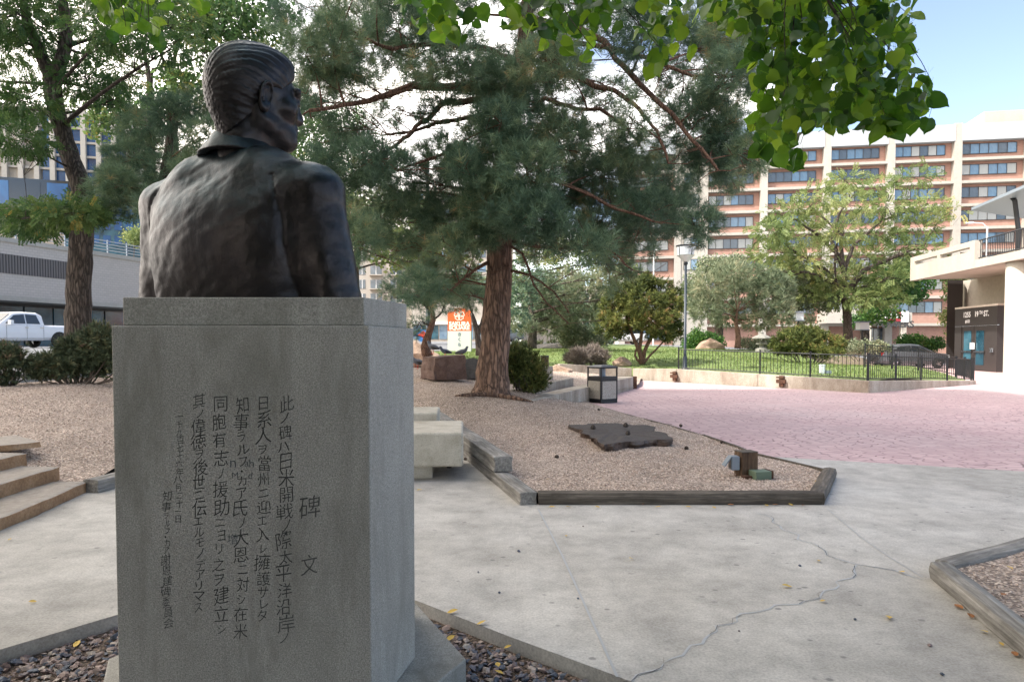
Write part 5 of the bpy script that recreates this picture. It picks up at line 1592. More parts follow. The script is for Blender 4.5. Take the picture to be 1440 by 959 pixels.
PC = [(700,120,40,26,160),(735,35,26,20,60),(705,175,30,26,120),(722,205,26,20,70),(700,300,40,30,160),(672,330,30,14,60),(735,330,30,12,50),(470,70,48,40,170),(430,25,42,36,120),(500,20,50,30,150),(560,30,50,32,160),(620,35,50,30,150),(650,85,40,28,110),(590,75,30,22,60),(450,130,35,26,80),
      (480,235,46,34,190),(455,200,34,24,90),(530,225,40,26,120),(520,280,50,36,210),(575,255,54,40,250),(625,215,34,20,80),(640,265,50,36,220),(500,330,40,26,110),(570,315,50,30,190),
      (640,310,46,30,190),(690,290,50,40,240),(700,250,40,34,170),(655,235,30,22,70),(700,150,40,32,140),(690,110,44,26,120),(690,195,42,30,140),(745,100,44,34,170),(780,85,48,34,190),(800,125,40,26,110),(745,180,44,34,190),
      (790,195,44,32,190),(835,205,44,32,170),(740,245,46,36,220),(790,255,50,34,230),(845,250,46,32,200),(890,215,36,26,110),(895,260,44,30,180),(740,305,50,34,230),(800,305,54,32,240),
      (860,300,50,34,230),(915,300,46,32,190),(955,300,34,26,110),(985,318,26,20,60),(940,250,40,30,140),(900,340,30,22,70),(975,180,42,38,190),(1010,160,34,34,140),(1030,110,36,36,150),(960,140,36,26,100),
      (1000,60,44,36,160),(1040,40,46,36,160),(960,50,44,30,140),(900,45,44,30,140),(850,20,46,30,150),(930,105,34,20,50),(1000,225,30,34,110),(1030,245,28,24,80),(1055,215,22,26,60),
      (870,370,20,44,110),(850,340,34,20,80),(640,350,40,24,100),(625,390,40,28,130),(590,410,30,22,70),(655,415,24,18,50),(700,-30,70,40,200),(780,-40,70,40,200),(620,-40,70,40,180),(540,-40,70,40,170),(860,-40,70,40,180),
      (1010,100,44,40,60),(1020,190,30,40,80),(1035,70,40,36,50),(430,80,46,30,160),(410,140,36,24,80),(520,60,46,24,130),(500,110,46,20,50),(560,95,46,20,50),(620,105,40,18,50),(560,150,46,16,50),(500,175,36,20,70),(620,150,30,14,40),(860,130,40,26,60),(890,170,30,24,40),(940,-40,60,40,160),(760,-190,120,60,260),(660,-230,110,60,220),(880,-220,100,60,220),(760,-330,120,60,260),(660,-400,80,60,200),(850,-420,90,60,200),(760,-480,80,60,200),(980,-150,70,50,200),(560,-150,70,50,160),(1040,-60,60,40,160),(760,-110,90,50,200),(660,-120,80,50,160),(860,-120,80,50,160),(820,345,40,18,80),(760,345,34,18,70),(560,345,34,20,70)]
clumps = []
for i, (px, py, rx, ry, n) in enumerate(PC):
    Y = YP + [-1.3, .9, -2.2, 1.6, 0.2][i % 5] * (1 if py > -20 else 1.6)
    clumps.append(cl(px, py, Y, rx * 1.08, ry * 1.05, int(n * 3.0), 1.25))
pine = grow('pine_tree', 'big old pine with a thick furrowed trunk in the middle of the gravel mound', 'tree', [tr], clumps, T_PINE, .185, m_pine, m_bark_pine, m_bark_red,
            limb_r=.035, twigs=9, extra_limbs=limbs, seg=28, rough=.16, base=tuple(P(691, 553, YP)))
# surface roots at its foot
m = MB()
for pts in ([(688, 548), (665, 550), (640, 553)], [(700, 549), (725, 549), (750, 553)], [(683, 549), (668, 556), (655, 558)]):
    q = [G(x, y + 1, H(*G(x, y, .45)[:2])) for x, y in pts]
    q = [P(x, y, YP - .35 - .12 * i) for i, (x, y) in enumerate(pts)]
    q = [Vector((v.x, v.y, H(v.x, v.y) + .03)) for v in q]
    m.tube(bez(q[0], q[1] + Vector((0, 0, .03)), q[2], 9), [.06, .055, .05, .045, .04, .035, .03, .02, .01], 8, rough=.3)
rt_ = m.build('surface_root', m_bark_pine, pine, smooth=True); rt_.data.transform(Matrix.Translation(-pine.location))

CLUST[:] = [0, .1]
# --- left honey locust with the bent trunk
YL = 16.0
tr1 = (pxpath([(110, 520), (110, 470), (111, 400), (114, 340), (120, 290), (112, 255), (100, 225), (88, 185), (78, 150), (72, 112), (66, 90)], YL), pxr([40, 34, 31, 30, 29, 26, 24, 22, 22, 20, 15], YL))
tr1b = (pxpath([(72, 112), (55, 70), (38, 30), (30, -20), (20, -80)], YL), pxr([18, 15, 12, 9, 5], YL))
tr1c = (pxpath([(74, 112), (88, 80), (94, 45), (88, 0), (86, -60), (95, -120)], YL), pxr([20, 17, 15, 12, 8, 4], YL))
cls = []
for i, (px, py, rx, ry, n) in enumerate([(20,20,50,40,120),(0,70,50,35,120),(60,40,50,40,110),(115,25,50,30,100),(160,40,50,36,110),(40,140,50,28,110),(0,150,50,30,100),(130,110,50,30,110),(165,95,40,30,80),(20,190,50,24,80),(45,205,24,14,30),
        (130,125,50,16,60),(160,140,40,14,40),(200,20,40,30,80),(240,70,40,30,60),(0,-30,80,40,150),(100,-40,80,40,150),(200,-40,70,40,130),(60,-110,90,50,170),(150,-120,80,50,150),(-60,20,60,60,120),(-60,110,50,50,100),
        (60,305,50,22,170),(20,312,44,18,130),(100,300,40,18,110),(130,296,30,14,60),(45,318,40,14,90),(265,40,36,34,60)]):
    cls.append(cl(px, py, YL + [-1.2, .8, 0, 1.8, -2][i % 5], rx, ry, int(n * 2.9), 1.2))
grow('locust_tree', 'tall locust with a leaning grey trunk and feathery leaves at the left edge', 'tree', [tr1, tr1b, tr1c], cls, T_SPRAY, .21, m_locust, m_bark_grey, m_bark_dark,
     limb_r=.04, twigs=8, seg=20, rough=.14, updir=-.5, shell=.2, extra_limbs=[(lp([(110, 300), (90, 295), (60, 300), (30, 308)], 16, 14.6), .03, .012)])
# --- second dark-limbed tree left of the bust
YM = 26.0
tr2 = (pxpath([(242, 470), (243, 300), (242, 200), (243, 130), (240, 100)], YM), pxr([24, 20, 16, 13, 9], YM))
tr2b = (pxpath([(211, 470), (212, 250), (211, 130), (208, 100), (200, 60)], YM), pxr([16, 14, 9, 7, 4], YM))
lm2 = [(lp([(212, 130), (215, 98), (250, 92), (285, 80)], 26, 25), .07, .03), (lp([(212, 108), (190, 95), (165, 85), (150, 70)], 26, 27), .06, .02),
       (lp([(240, 110), (225, 70), (215, 30), (222, -10)], 26, 25), .07, .03), (lp([(241, 110), (250, 60), (275, 20), (290, -20)], 26, 26), .08, .03), (lp([(245, 60), (270, 40), (300, 15)], 26, 25), .05, .02)]
cls = [cl(px, py, YM + (i % 3) - 1, rx, ry, n, 1.1) for i, (px, py, rx, ry, n) in enumerate([(270,30,40,34,170),(300,5,40,30,140),(215,20,30,24,60),(262,115,30,22,110),(235,150,34,20,120),(190,165,36,24,120),(160,60,22,16,30),(300,60,30,30,100),(150,170,36,26,120),
     (330,30,40,40,160),(380,20,40,40,140),(370,70,30,30,80),(170,-20,40,30,90)])]
grow('street_tree', 'dark limbed street tree behind the left side of the bust', 'tree', [tr2, tr2b], cls, T_LEAF, .40, m_locust, m_bark_dark, m_bark_dark, limb_r=.05, twigs=9, extra_limbs=lm2, seg=10, updir=0, shell=.25)
# --- bluish pine left of the bust
YN = 15.0
tr3 = (pxpath([(215, 530), (216, 420), (220, 330), (232, 250), (240, 190), (246, 160)], YN), pxr([22, 20, 18, 14, 9, 4], YN))
cls = [cl(px, py, YN + [-.8, .7, 0][i % 3], rx, ry, int(n * 2.4), 1.1) for i, (px, py, rx, ry, n) in enumerate([(240,160,34,26,110),(200,180,34,26,110),(270,150,30,24,90),(290,195,30,30,110),(220,210,40,28,150),(180,220,30,22,100),(165,255,28,20,110),(190,250,40,26,150),
     (240,245,40,28,150),(280,240,34,26,100),(150,275,34,20,90),(185,285,36,24,110),(225,290,34,24,100),(250,300,28,20,60),(310,150,28,24,80)])]
grow('pine_tree', 'blue green pine just left of the bust shoulders', 'tree', [tr3], cls, T_PINE, .19, m_pine, m_bark_grey, m_bark_red, limb_r=.03, twigs=8)
# --- yellow green tree behind the bust's right shoulder
YD = 24.0
tr4 = (pxpath([(499, 500), (498, 440), (499, 380), (503, 350), (500, 320), (508, 290)], YD), pxr([16, 14, 12, 10, 8, 4], YD))
cls = [cl(px, py, YD + [-1, 1, 0][i % 3], rx, ry, n, 1.1) for i, (px, py, rx, ry, n) in enumerate([(500,300,40,26,120),(545,290,40,24,110),(520,330,36,20,90),(560,330,36,18,90),(590,350,34,16,80),(620,340,34,20,90),(540,360,30,10,40),(475,310,40,30,110),
     (650,350,30,20,60),(595,300,40,24,90),(560,372,24,7,24),(585,368,26,7,26)])]
grow('broadleaf_tree', 'yellow green tree between the bust and the distant white building', 'tree', [tr4], cls, T_LEAF, .34, m_locust_y, m_bark_grey, m_bark_grey, limb_r=.05, twigs=6, updir=0, shell=.2,
     extra_limbs=[(lp([(503, 350), (540, 358), (570, 368), (596, 370)], 24, 23), .06, .02), (lp([(503, 350), (520, 335), (520, 300)], 24, 23.5), .06, .02)])
# --- crooked small pine
YK = 20.0
tr5 = (pxpath([(602, 502), (598, 488), (603, 470), (609, 450), (606, 435), (594, 425), (588, 410)], YK), pxr([15, 13, 10, 8, 7, 6, 4], YK))
cls = [cl(px, py, YK + [-.5, .5, 0][i % 3], rx, ry, int(n * 1.2), 1.1) for i, (px, py, rx, ry, n) in enumerate([(565,400,28,14,110),(590,390,28,14,110),(620,400,28,16,110),(640,410,24,14,80),(600,415,26,12,70),(575,425,20,10,50),(625,430,24,12,70),(590,455,22,12,60),(580,470,16,8,30),(545,412,16,10,40),(610,375,24,12,60),(655,395,20,16,60)])]
grow('pine_tree', 'small crooked pine with a twisting trunk left of the orange sign', 'tree', [tr5], cls, T_PINE, .17, m_pine, m_bark_red, m_bark_dark, limb_r=.03, twigs=7,
     extra_limbs=[(lp([(609, 450), (622, 438), (628, 420)], 20, 19.8), .03, .015), (lp([(603, 436), (585, 418), (565, 412)], 20, 19.7), .035, .012), (lp([(607, 458), (592, 452), (585, 462)], 20, 19.7), .025, .01)])
# --- slim tree by the sign
tr6 = (pxpath([(674, 500), (673, 485), (671, 468), (667, 452), (663, 440)], 28), pxr([11, 9, 8, 7, 5], 28))
tr6b = (pxpath([(672, 472), (677, 455), (681, 440)], 28), pxr([6, 5, 3], 28))
cls = [cl(px, py, 28 + (i % 3) - 1, rx, ry, n, 1.1) for i, (px, py, rx, ry, n) in enumerate([(640,408,24,12,100),(668,412,26,12,110),(684,402,22,18,90),(650,395,26,14,90),(735,420,26,26,130),(720,450,20,14,60),(740,385,24,22,90)])]
grow('pine_tree', 'slim pine whose forked trunk stands beside the orange sign', 'tree', [tr6, tr6b], cls, T_PINE_FAR, .30, m_pine, m_bark_grey, limb_r=.04, twigs=5)
# --- pines in the middle distance
def far_pine(lab, base, h_top, Y, blobs, mt, size=.34, name='pine_tree', tpl=T_PINE_FAR, bark=m_bark_grey, w=14, updir=.35, group=None, shell=.4, twigs=5, bt=None):
    tr_ = (pxpath([(base[0], base[1]), (base[0] + 1, (base[1] * 2 + h_top) / 3), (base[0] - 2, (base[1] + 2 * h_top) / 3), (base[0], h_top)], Y), pxr([w, w * .8, w * .6, w * .25], Y))
    c_ = [cl(px, py, Y + [-1, 1, 0][i % 3] * min(2, rx * m_per_px(Y)), rx, ry, int(n * 1.9), 1.1) for i, (px, py, rx, ry, n) in enumerate(blobs)]
    return grow(name, lab, 'tree', [tr_], c_, tpl, size, mt, bark, limb_r=.05, twigs=twigs, updir=updir, group=group, shell=shell, base_tint=bt)
far_pine('soft green pine in the middle distance right of the big trunk', (748, 490), 400, 38,
         [(760,400,26,20,150),(790,405,30,24,170),(825,410,28,24,170),(850,395,22,20,90),(760,435,26,16,120),(795,440,26,16,120),(735,455,18,14,80),(770,462,20,10,60),(840,440,20,16,90),(870,420,16,20,60)], m_pine_pale)
far_pine('dark green pine behind the middle lawn', (805, 490), 380, 46,
         [(790,425,34,24,160),(820,445,30,20,140),(760,430,30,24,150),(735,430,26,20,120),(850,470,22,14,70)], m_pine, .4)
far_pine('pale sunlit pine with a reddish trunk right of the lamp post', (1037, 490), 435, 41,
         [(1030,385,26,14,120),(1060,390,30,18,170),(1090,400,22,20,130),(1000,405,26,20,160),(1040,415,34,20,220),(1080,425,28,20,170),(990,435,24,20,130),(1020,445,24,14,110),(1065,452,26,12,100),(1100,440,16,16,70),(970,415,14,20,50),(1105,415,14,14,50)], m_pine_pale, .36, bark=m_bark_red, w=9)
far_pine('grey leaved bushy tree behind the pale pine', (1010, 488), 385, 50,
         [(1000,375,24,14,120),(1030,370,22,12,100),(975,400,14,20,70),(985,420,14,18,70)], m_pine_pale, .42, name='olive_tree', tpl=T_LEAF, updir=0)
far_pine('small leafy tree with grey green leaves left of the big locust', (1125, 492), 380, 47,
         [(1120,385,26,18,160),(1145,400,24,20,150),(1110,420,24,18,140),(1150,425,26,16,140),(1100,395,18,16,80),(1170,410,18,18,90),(1125,450,24,8,60)], m_pine_pale, .34, name='garden_tree', tpl=T_LEAF, updir=0)
far_pine('leafy tree directly behind the middle lawn, left of the juniper', (700, 488), 330, 55,
         [(760,350,40,26,150),(800,360,40,28,170),(850,370,34,24,130),(720,400,30,20,120),(880,390,24,20,90),(790,395,40,20,120),(830,345,34,20,110)], m_locust_y, .42, name='street_tree', tpl=T_LEAF, updir=0)
# --- big sunlit locust on the right
YR = 45.0
tr7 = (pxpath([(1193, 494), (1192, 460), (1190, 430), (1187, 412), (1186, 380), (1183, 345), (1186, 310)], YR), pxr([15, 12, 11, 10, 7, 5, 3], YR))
lm7 = [(lp([(1190, 425), (1165, 385), (1140, 365), (1110, 350)], 45, 44), .22, .05), (lp([(1188, 415), (1215, 380), (1260, 360), (1300, 345)], 45, 44), .22, .05),
       (lp([(1186, 380), (1170, 340), (1180, 300), (1200, 275)], 45, 45), .15, .04), (lp([(1186, 385), (1200, 345), (1240, 310), (1270, 300)], 45, 46), .15, .04),
       (lp([(1180, 360), (1150, 330), (1120, 310), (1090, 300)], 45, 44), .12, .03), (lp([(1185, 330), (1150, 300), (1130, 280)], 45, 45), .1, .03), (lp([(1176, 350), (1174, 370), (1176, 395)], 44.4, 44.2), .1, .06)]
cls = [cl(px, py, YR + [-2, 1.5, 0, -1][i % 4], rx, ry, int(n * 1.35), 1.2) for i, (px, py, rx, ry, n) in enumerate([
     (1190,255,34,12,70),(1230,262,40,12,80),(1285,250,34,12,60),(1310,285,24,12,45),(1150,280,40,16,110),(1195,290,40,16,110),(1245,290,40,16,100),(1110,300,34,16,100),(1085,325,30,18,110),(1130,330,40,18,130),
     (1290,320,36,16,80),(1330,300,22,12,30),(1180,330,34,18,110),(1230,330,36,16,110),(1090,355,34,18,140),(1130,370,36,18,140),(1085,385,24,12,70),(1215,365,34,18,130),(1260,355,34,18,110),(1300,350,26,14,50),(1250,390,32,16,130),
     (1215,400,34,16,140),(1165,395,30,16,130),(1185,420,40,12,120),(1235,418,34,12,120),(1290,300,26,10,40),(1140,410,24,10,60)])]
grow('locust_tree', 'large sunlit yellow green locust in front of the brick apartments', 'tree', [tr7], cls, T_SPRAY, .52, m_locust_y, m_bark_grey, m_bark_grey, limb_r=.09, twigs=8, extra_limbs=lm7, updir=-.3, shell=.15, seg=12)
far_pine('darker green tree behind the right side of the big locust', (1215, 496), 400, 52,
         [(1270,385,24,16,150),(1290,395,20,16,120),(1260,410,26,14,140),(1235,440,24,12,90),(1280,415,18,10,70),(1210,450,20,10,50)], m_broad, .5, name='garden_tree', tpl=T_LEAF, updir=0)
far_pine('young tree with bright leaves beside the dark glass entrance', (1350, 500), 395, 46,
         [(1345,410,14,14,60),(1352,440,14,16,60),(1335,445,12,8,40),(1348,465,14,6,30),(1338,385,14,14,50),(1350,395,10,16,40)], m_locust_y, .42, name='garden_tree', tpl=T_LEAF, updir=0, w=5)
far_pine('bright green street tree seen above the garage railing', (190, 478), 328, 75, [(196,332,16,10,90),(206,342,12,8,50),(184,336,10,8,40)], m_locust_y, .6, name='street_tree', tpl=T_LEAF, updir=0, w=3)
far_pine('tall street tree at the far side of the white building', (450, 484), 200, 60, [(430,240,40,40,200),(470,260,40,40,200),(450,320,40,40,200),(420,300,40,40,160),(480,180,40,30,140),(430,170,40,40,150),(400,230,40,50,140)], m_locust, .6, name='street_tree', tpl=T_LEAF, updir=0)

# --- rounded juniper tree
CLUST[:] = [14, .10]
YJ = 30.0
trj = [(pxpath([(903, 512), (900, 498), (893, 480), (886, 462), (880, 440)], YJ), pxr([7, 5.5, 5, 4, 2], YJ)), (pxpath([(904, 512), (906, 495), (914, 478), (925, 460), (930, 440)], YJ), pxr([7, 5.5, 5, 4, 2], YJ)),
       (pxpath([(902, 512), (900, 490), (903, 465), (905, 430)], YJ), pxr([6, 5, 4, 2], YJ)), (pxpath([(905, 511), (914, 500), (924, 490), (935, 478)], YJ), pxr([3.5, 3, 2.4, 2], YJ)), (pxpath([(901, 511), (893, 500), (896, 488)], YJ), pxr([4, 3, 2], YJ))]
cls = [cl(px, py, YJ + dy_, rx, ry, n, 1.0) for px, py, dy_, rx, ry, n in [(905,400,.2,26,12,420),(880,410,-.5,24,14,420),(930,412,.5,26,14,420),(865,430,.4,22,16,420),(900,425,-.9,28,16,560),(940,430,-.3,20,18,420),(862,452,-.2,20,12,380),(885,448,-.9,22,12,400),
     (915,450,-.9,24,14,460),(942,455,.2,18,12,340),(900,395,0,16,8,160),(915,392,.3,12,6,100),(858,466,-.3,16,8,220),(880,466,.6,18,8,200),(930,470,-.3,20,8,260),(948,470,.4,12,8,140),(880,425,.9,22,16,200),(925,430,1,24,16,200),(905,462,.8,24,8,160)]]
grow('juniper_tree', 'rounded olive green juniper on several reddish stems behind the litter bin', 'tree', trj, cls, T_JUN, .17, m_juniper, m_bark_red, m_bark_red, limb_r=.03, twigs=5, seg=8, shell=.55)

CLUST[:] = [9, .06]
# --- shrubs
def shrub(name, label, px, py, Y, blobs, tpl, size, mt, stems=8, group=None, updir=.5, shell=.55, stemmat=None, conn=True):
    p = P(px, py, Y); root = thing(name, label, 'shrub', (0, 0, 0), 0, group)
    A, B, T = [], [], []
    sm = MB()
    for i, (bx_, by_, rx, ry, n) in enumerate(blobs):
        c = P(bx_, by_, Y + [-.3, .3, 0][i % 3] * rx * m_per_px(Y) * 1.2); m_ = m_per_px(Y)
        q, d = blob_pts(tuple(c), (rx * m_, rx * m_, ry * m_), n, shell, updir)
        zmin = np.array([c.z - ry * m_ * 1.1]); q[:, 2] = np.maximum(q[:, 2], Hs(q[:, :2]) + .02)
        A.append(q); B.append(d); T.append(np.clip(rng.normal(.25 + .4 * rng.random(), .22, n), 0, 1))
        for k in range(max(2, stems // len(blobs))):
            e = Vector(q[rng.integers(n)]); b = Vector((p.x + rng.normal() * .08 * rx * m_, p.y + rng.normal() * .05, H(p.x, p.y) - .03))
            b = b.lerp(Vector((e.x, e.y, b.z)), .35)
            mm_ = b.lerp(e, .5) + Vector((rng.normal() * .06, rng.normal() * .06, -.05))
            sm.tube([b, mm_, e], [.018, .012, .006], 5, cap=False)
    sm.build('stem', stemmat or m_bark_grey, root, smooth=True)
    foliage('foliage', np.concatenate(A), np.concatenate(B), size, tpl, mt, root, np.concatenate(T))
    reparent_base(root, (p.x, p.y, H(p.x, p.y)))
    return root
shrub('shrub', 'brownish dark green bush with bare stems cut by the left picture edge', 8, 541, 12.4, [(8,500,22,10,420),(-15,505,24,14,300),(26,508,14,8,200),(10,520,20,12,160)], T_JUN, .10, m_shrub, 26)
shrub('juniper_shrub', 'spreading dark juniper at the foot of the leaning left trunk', 105, 538, 12.9, [(75,510,24,12,520),(110,492,22,14,520),(140,478,20,16,520),(60,520,16,10,260),(135,505,26,16,420),(100,515,26,12,360),(155,490,16,24,300),(180,500,20,24,300)], T_JUN, .12, m_shrub, 34, stemmat=m_dry)
shrub('juniper_shrub', 'low bristly brown green shrub just right of the big pine trunk', 742, 549, 14.9, [(725,515,24,24,1500),(742,522,22,20,1300),(755,534,13,12,600),(715,500,16,14,600),(735,505,18,12,600),(748,538,18,10,500)], T_JUN, .08, m_juniper, 40, updir=1.0)
shrub('green_shrub', 'rounded bright green shrub at the back of the lawn', 815, 491, 40, [(805,462,18,14,420),(790,472,10,10,180),(826,472,18,12,340),(840,480,14,8,240),(812,480,24,9,380),(800,452,10,6,120)], T_LEAF, .26, m_pine_pale, 10)
shrub('dry_shrub', 'grey wispy dry shrub at the edge of the lawn', 826, 514, 29.5, [(815,503,16,8,380),(835,500,14,9,380),(848,506,8,5,150)], T_PINE_FAR, .3, m_dry, 20, updir=1.2)
shrub('green_shrub', 'small green shrub left of the grey dry shrub', 806, 513, 30, [(806,503,10,6,260)], T_JUN, .16, m_shrub, 8)
shrub('juniper_mound', 'wide spreading juniper mound with bright tips behind the fence', 1135, 500, 32.5, [(1115,480,26,14,900),(1140,474,26,14,900),(1162,482,22,12,700),(1095,488,14,9,400),(1178,485,12,9,300),(1130,490,36,9,900),(1155,494,26,7,500),(1125,466,20,6,300)], T_JUN, .15, m_juniper, 30)
shrub('pale_shrub', 'low pale green hedge in front of the building entrance', 1215, 498, 40, [(1190,489,12,6,220),(1210,487,14,7,260),(1230,488,12,6,220),(1245,491,9,5,140)], T_LEAF, .25, m_pine_pale, 8)
shrub('dark_hedge', 'dark green hedge behind the parked grey car', 1292, 492, 47, [(1275,482,12,7,260),(1295,481,14,8,300),(1315,484,12,7,260)], T_LEAF, .3, m_broad, 8)
shrub('dark_shrub', 'dark rounded shrub beneath the pale pine', 1000, 492, 45, [(985,478,16,14,420),(1005,482,14,10,300),(970,485,12,8,200)], T_LEAF, .3, m_broad, 8)
shrub('pale_shrub', 'low yellowish shrub beside the trunk of the pale pine', 1055, 492, 42, [(1050,484,10,6,200),(1068,484,10,6,200),(1085,482,8,6,160)], T_LEAF, .24, m_pine_pale, 8)
shrub('dark_shrub', 'low brown hedge at the far edge of the middle lawn', 745, 493, 48, [(730,487,16,5,260),(755,488,16,5,260),(780,487,14,5,220),(705,489,14,4,180)], T_JUN, .3, m_shrub, 12)
shrub('green_shrub', 'dark shrub under the tree at the fence corner by the car', 1240, 500, 43, [(1238,492,10,5,160)], T_LEAF, .25, m_broad, 6)

# --- ground litter and grass on the lawn
n = 30000
xy = np.c_[rng.uniform(-4, 19, n), rng.uniform(21, 45, n)]
lawn_poly = [(5.6, 28.1), (6.5, 26.4), (10.7, 21.1), (16.4, 25), (17.2, 27), (18.2, 33), (19, 41), (-3.5, 44), (-3.3, 39), (-4.6, 34), (-4.0, 29), (2.2, 28.6)]
xy = xy[inside(lawn_poly, xy)]
foliage('grass', np.c_[xy, Hs(xy) + .01], np.tile([0, 0, 1.0], (len(xy), 1)) + rng.normal(0, .1, (len(xy), 3)), .075, t_needles(5, .09, 3, 40, 9), m_grass, None)
# needles and twigs dropped on the gravel
n = 5000
xy = np.c_[rng.uniform(-4, 4, n), rng.uniform(6.4, 19, n)]; xy = xy[inside(bedc, xy)]
foliage('fallen_needles', np.c_[xy, np.maximum(Hs(xy), .055) + .014], np.c_[rng.normal(size=(len(xy), 2)), rng.normal(0, .04, len(xy))], .07, t_needles(2, .02, 80, 90, 8), m_dry, None)

# ------------------------------------------------------------------ linden overhead
CLUST[:] = [0, .1]
def t_linden():
    # heart-shaped leaf with a drawn-out tip, slightly folded along the midrib, stalk at the origin, length 1 along z
    half = [(.0, .12), (.16, .02), (.34, .10), (.46, .32), (.42, .56), (.26, .78), (.08, .93), (0, 1.06)]
    V = []; T = []
    mid = [(0, .12), (0, .3), (0, .52), (0, .75), (0, 1.06)]
    for x, z in mid: V.append((x, -.02 * z, z))
    m0 = len(mid)
    for s in (-1, 1):
        b = len(V)
        for x, z in half[1:-1]: V.append((s * x, .16 * x + .05 * math.sin(z * 6) - .04 * z * z, z))
        ix = list(range(b, b + 6))
        quads = [(0, ix[0], ix[1]), (0, ix[1], 1), (1, ix[1], ix[2]), (1, ix[2], 2), (2, ix[2], ix[3]), (2, ix[3], 3), (3, ix[3], ix[4]), (3, ix[4], ix[5]), (3, ix[5], 4)]
        for q in quads: T.append(q if s > 0 else q[::-1])
    b = len(V); V += [(-.012, 0, -.55), (.012, 0, -.55), (.010, 0, .13), (-.010, 0, .13)]; T += [(b, b + 1, b + 2), (b, b + 2, b + 3)]
    return np.array(V, float), np.array(T)
T_LIN = t_linden()
leaf_meshes = []
for k in range(8):
    V_, T_ = T_LIN; V2_ = V_.copy(); V2_[:, 1] += .10 * np.sin(V2_[:, 2] * 2.5 + k) * (k % 3 - 1); V2_[:, 0] *= .88 + .05 * (k % 4)
    me = mesh_np('leaf', V2_, T_, np.full(len(V2_), [.05, .2, .35, .5, .6, .75, .9, 1.0][k]), smooth=True); me.materials.append(m_leaf); leaf_meshes.append(me)
def in_px(poly, n):
    xs = [p[0] for p in poly]; ys = [p[1] for p in poly]; out = []
    while len(out) < n:
        q = np.c_[rng.uniform(min(xs), max(xs), n * 2), rng.uniform(min(ys), max(ys), n * 2)]; q = q[inside(poly, q)]; out += list(q)
    return np.array(out[:n])
zones = [([(553, -30), (556, 22), (590, 34), (603, 50), (640, 42), (660, 62), (690, 30), (700, 28), (745, 44), (790, 74), (850, 86), (865, 30), (905, 50), (915, 96), (950, 70), (985, 60), (990, 0), (985, -30)], 250, 3.3, 4.0, 72),
         ([(985, -30), (990, 20), (1010, 40), (1060, 70), (1090, 62), (1130, 50), (1292, 60), (1290, -30)], 360, 3.2, 4.4, 72),
         ([(1045, 60), (1060, 120), (1058, 180), (1036, 215), (1068, 222), (1110, 236), (1140, 230), (1128, 190), (1180, 172), (1222, 178), (1240, 182), (1275, 175), (1318, 178), (1296, 140), (1330, 122), (1290, 95), (1262, 60), (1200, 40)], 440, 3.1, 4.3, 70),
         ([(1110, 60), (1120, 190), (1200, 175), (1260, 120), (1250, 60)], 90, 3.3, 4.2, 70),
         ([(45, -30), (150, 0), (170, 50), (200, 68), (235, 60), (238, 10), (300, 12), (305, -30)], 42, 3.6, 4.4, 70),
         ([(95, -30), (110, 30), (160, 45), (232, 55), (235, 20), (200, -30)], 30, 3.4, 4.0, 70)]
LT = thing('linden_tree', 'broad linden spreading its bright heart shaped leaves across the top of the view', 'tree', (0, 0, 0))
limb_src = P(1010, -230, 2.6)
leafL = []
tws = []
for zi, (poly, n, Ya, Yb, sz) in enumerate(zones):
    q = in_px(poly, n)
    # twig tips: leaves hang in rows along short twigs
    Yv = rng.uniform(Ya, Yb, n)
    anchors = in_px(poly, max(5, n // 22)); AY = rng.uniform(Ya, Yb, len(anchors))
    src_px = (1120, -60) if zi in (1, 2, 3) else (760, -80) if zi == 0 else (150, -90)
    s0 = P(src_px[0], src_px[1], 3.2)
    AP = [P(a[0], a[1], y) for a, y in zip(anchors, AY)]
    tw = MB()
    for ap in AP:
        mid = s0.lerp(ap, .6) + Vector((rng.normal() * .12, rng.normal() * .1, .12))
        tw.tube(bez(s0, mid, ap, 9), [.0035, .0033, .003, .0028, .0025, .0022, .002, .0018, .0015], 5, cap=False)
    tw.build('twig_spray', m_bark_dark, LT, smooth=True, kind='stuff')
    for (px, py), Y in zip(q, Yv):
        p = P(px, py, Y)
        ap = min(AP, key=lambda a: (a - p).length); p = p.lerp(ap, .18)
        leafL.append((p, sz))
        st_ = p.lerp(ap, .35)
leafL.sort(key=lambda a: (a[0] - Vector((0, 0, EYE))).length)
spx, spd, spt = [], [], []
for i, (p, sz) in enumerate(leafL):
    d = Vector((rng.normal() * .9, rng.normal() * .6, -.75 + rng.normal() * .45)).normalized()
    ln_ = .088 * rng.uniform(.6, 1.22)
    if i < 290:
        o = link('leaf', leaf_meshes[i % 8], None, LT)
        Fm = Matrix(frames(np.array([tuple(d)]))[0].tolist())
        o.rotation_euler = Fm.to_euler(); o.location = p; o.scale = (ln_,) * 3
    else:
        spx.append(tuple(p)); spd.append(tuple(d)); spt.append([.05, .2, .35, .5, .6, .75, .9, 1.0][i % 8])
foliage('leaves', spx, spd, .088, T_LIN, m_leaf, LT, np.array(spt))
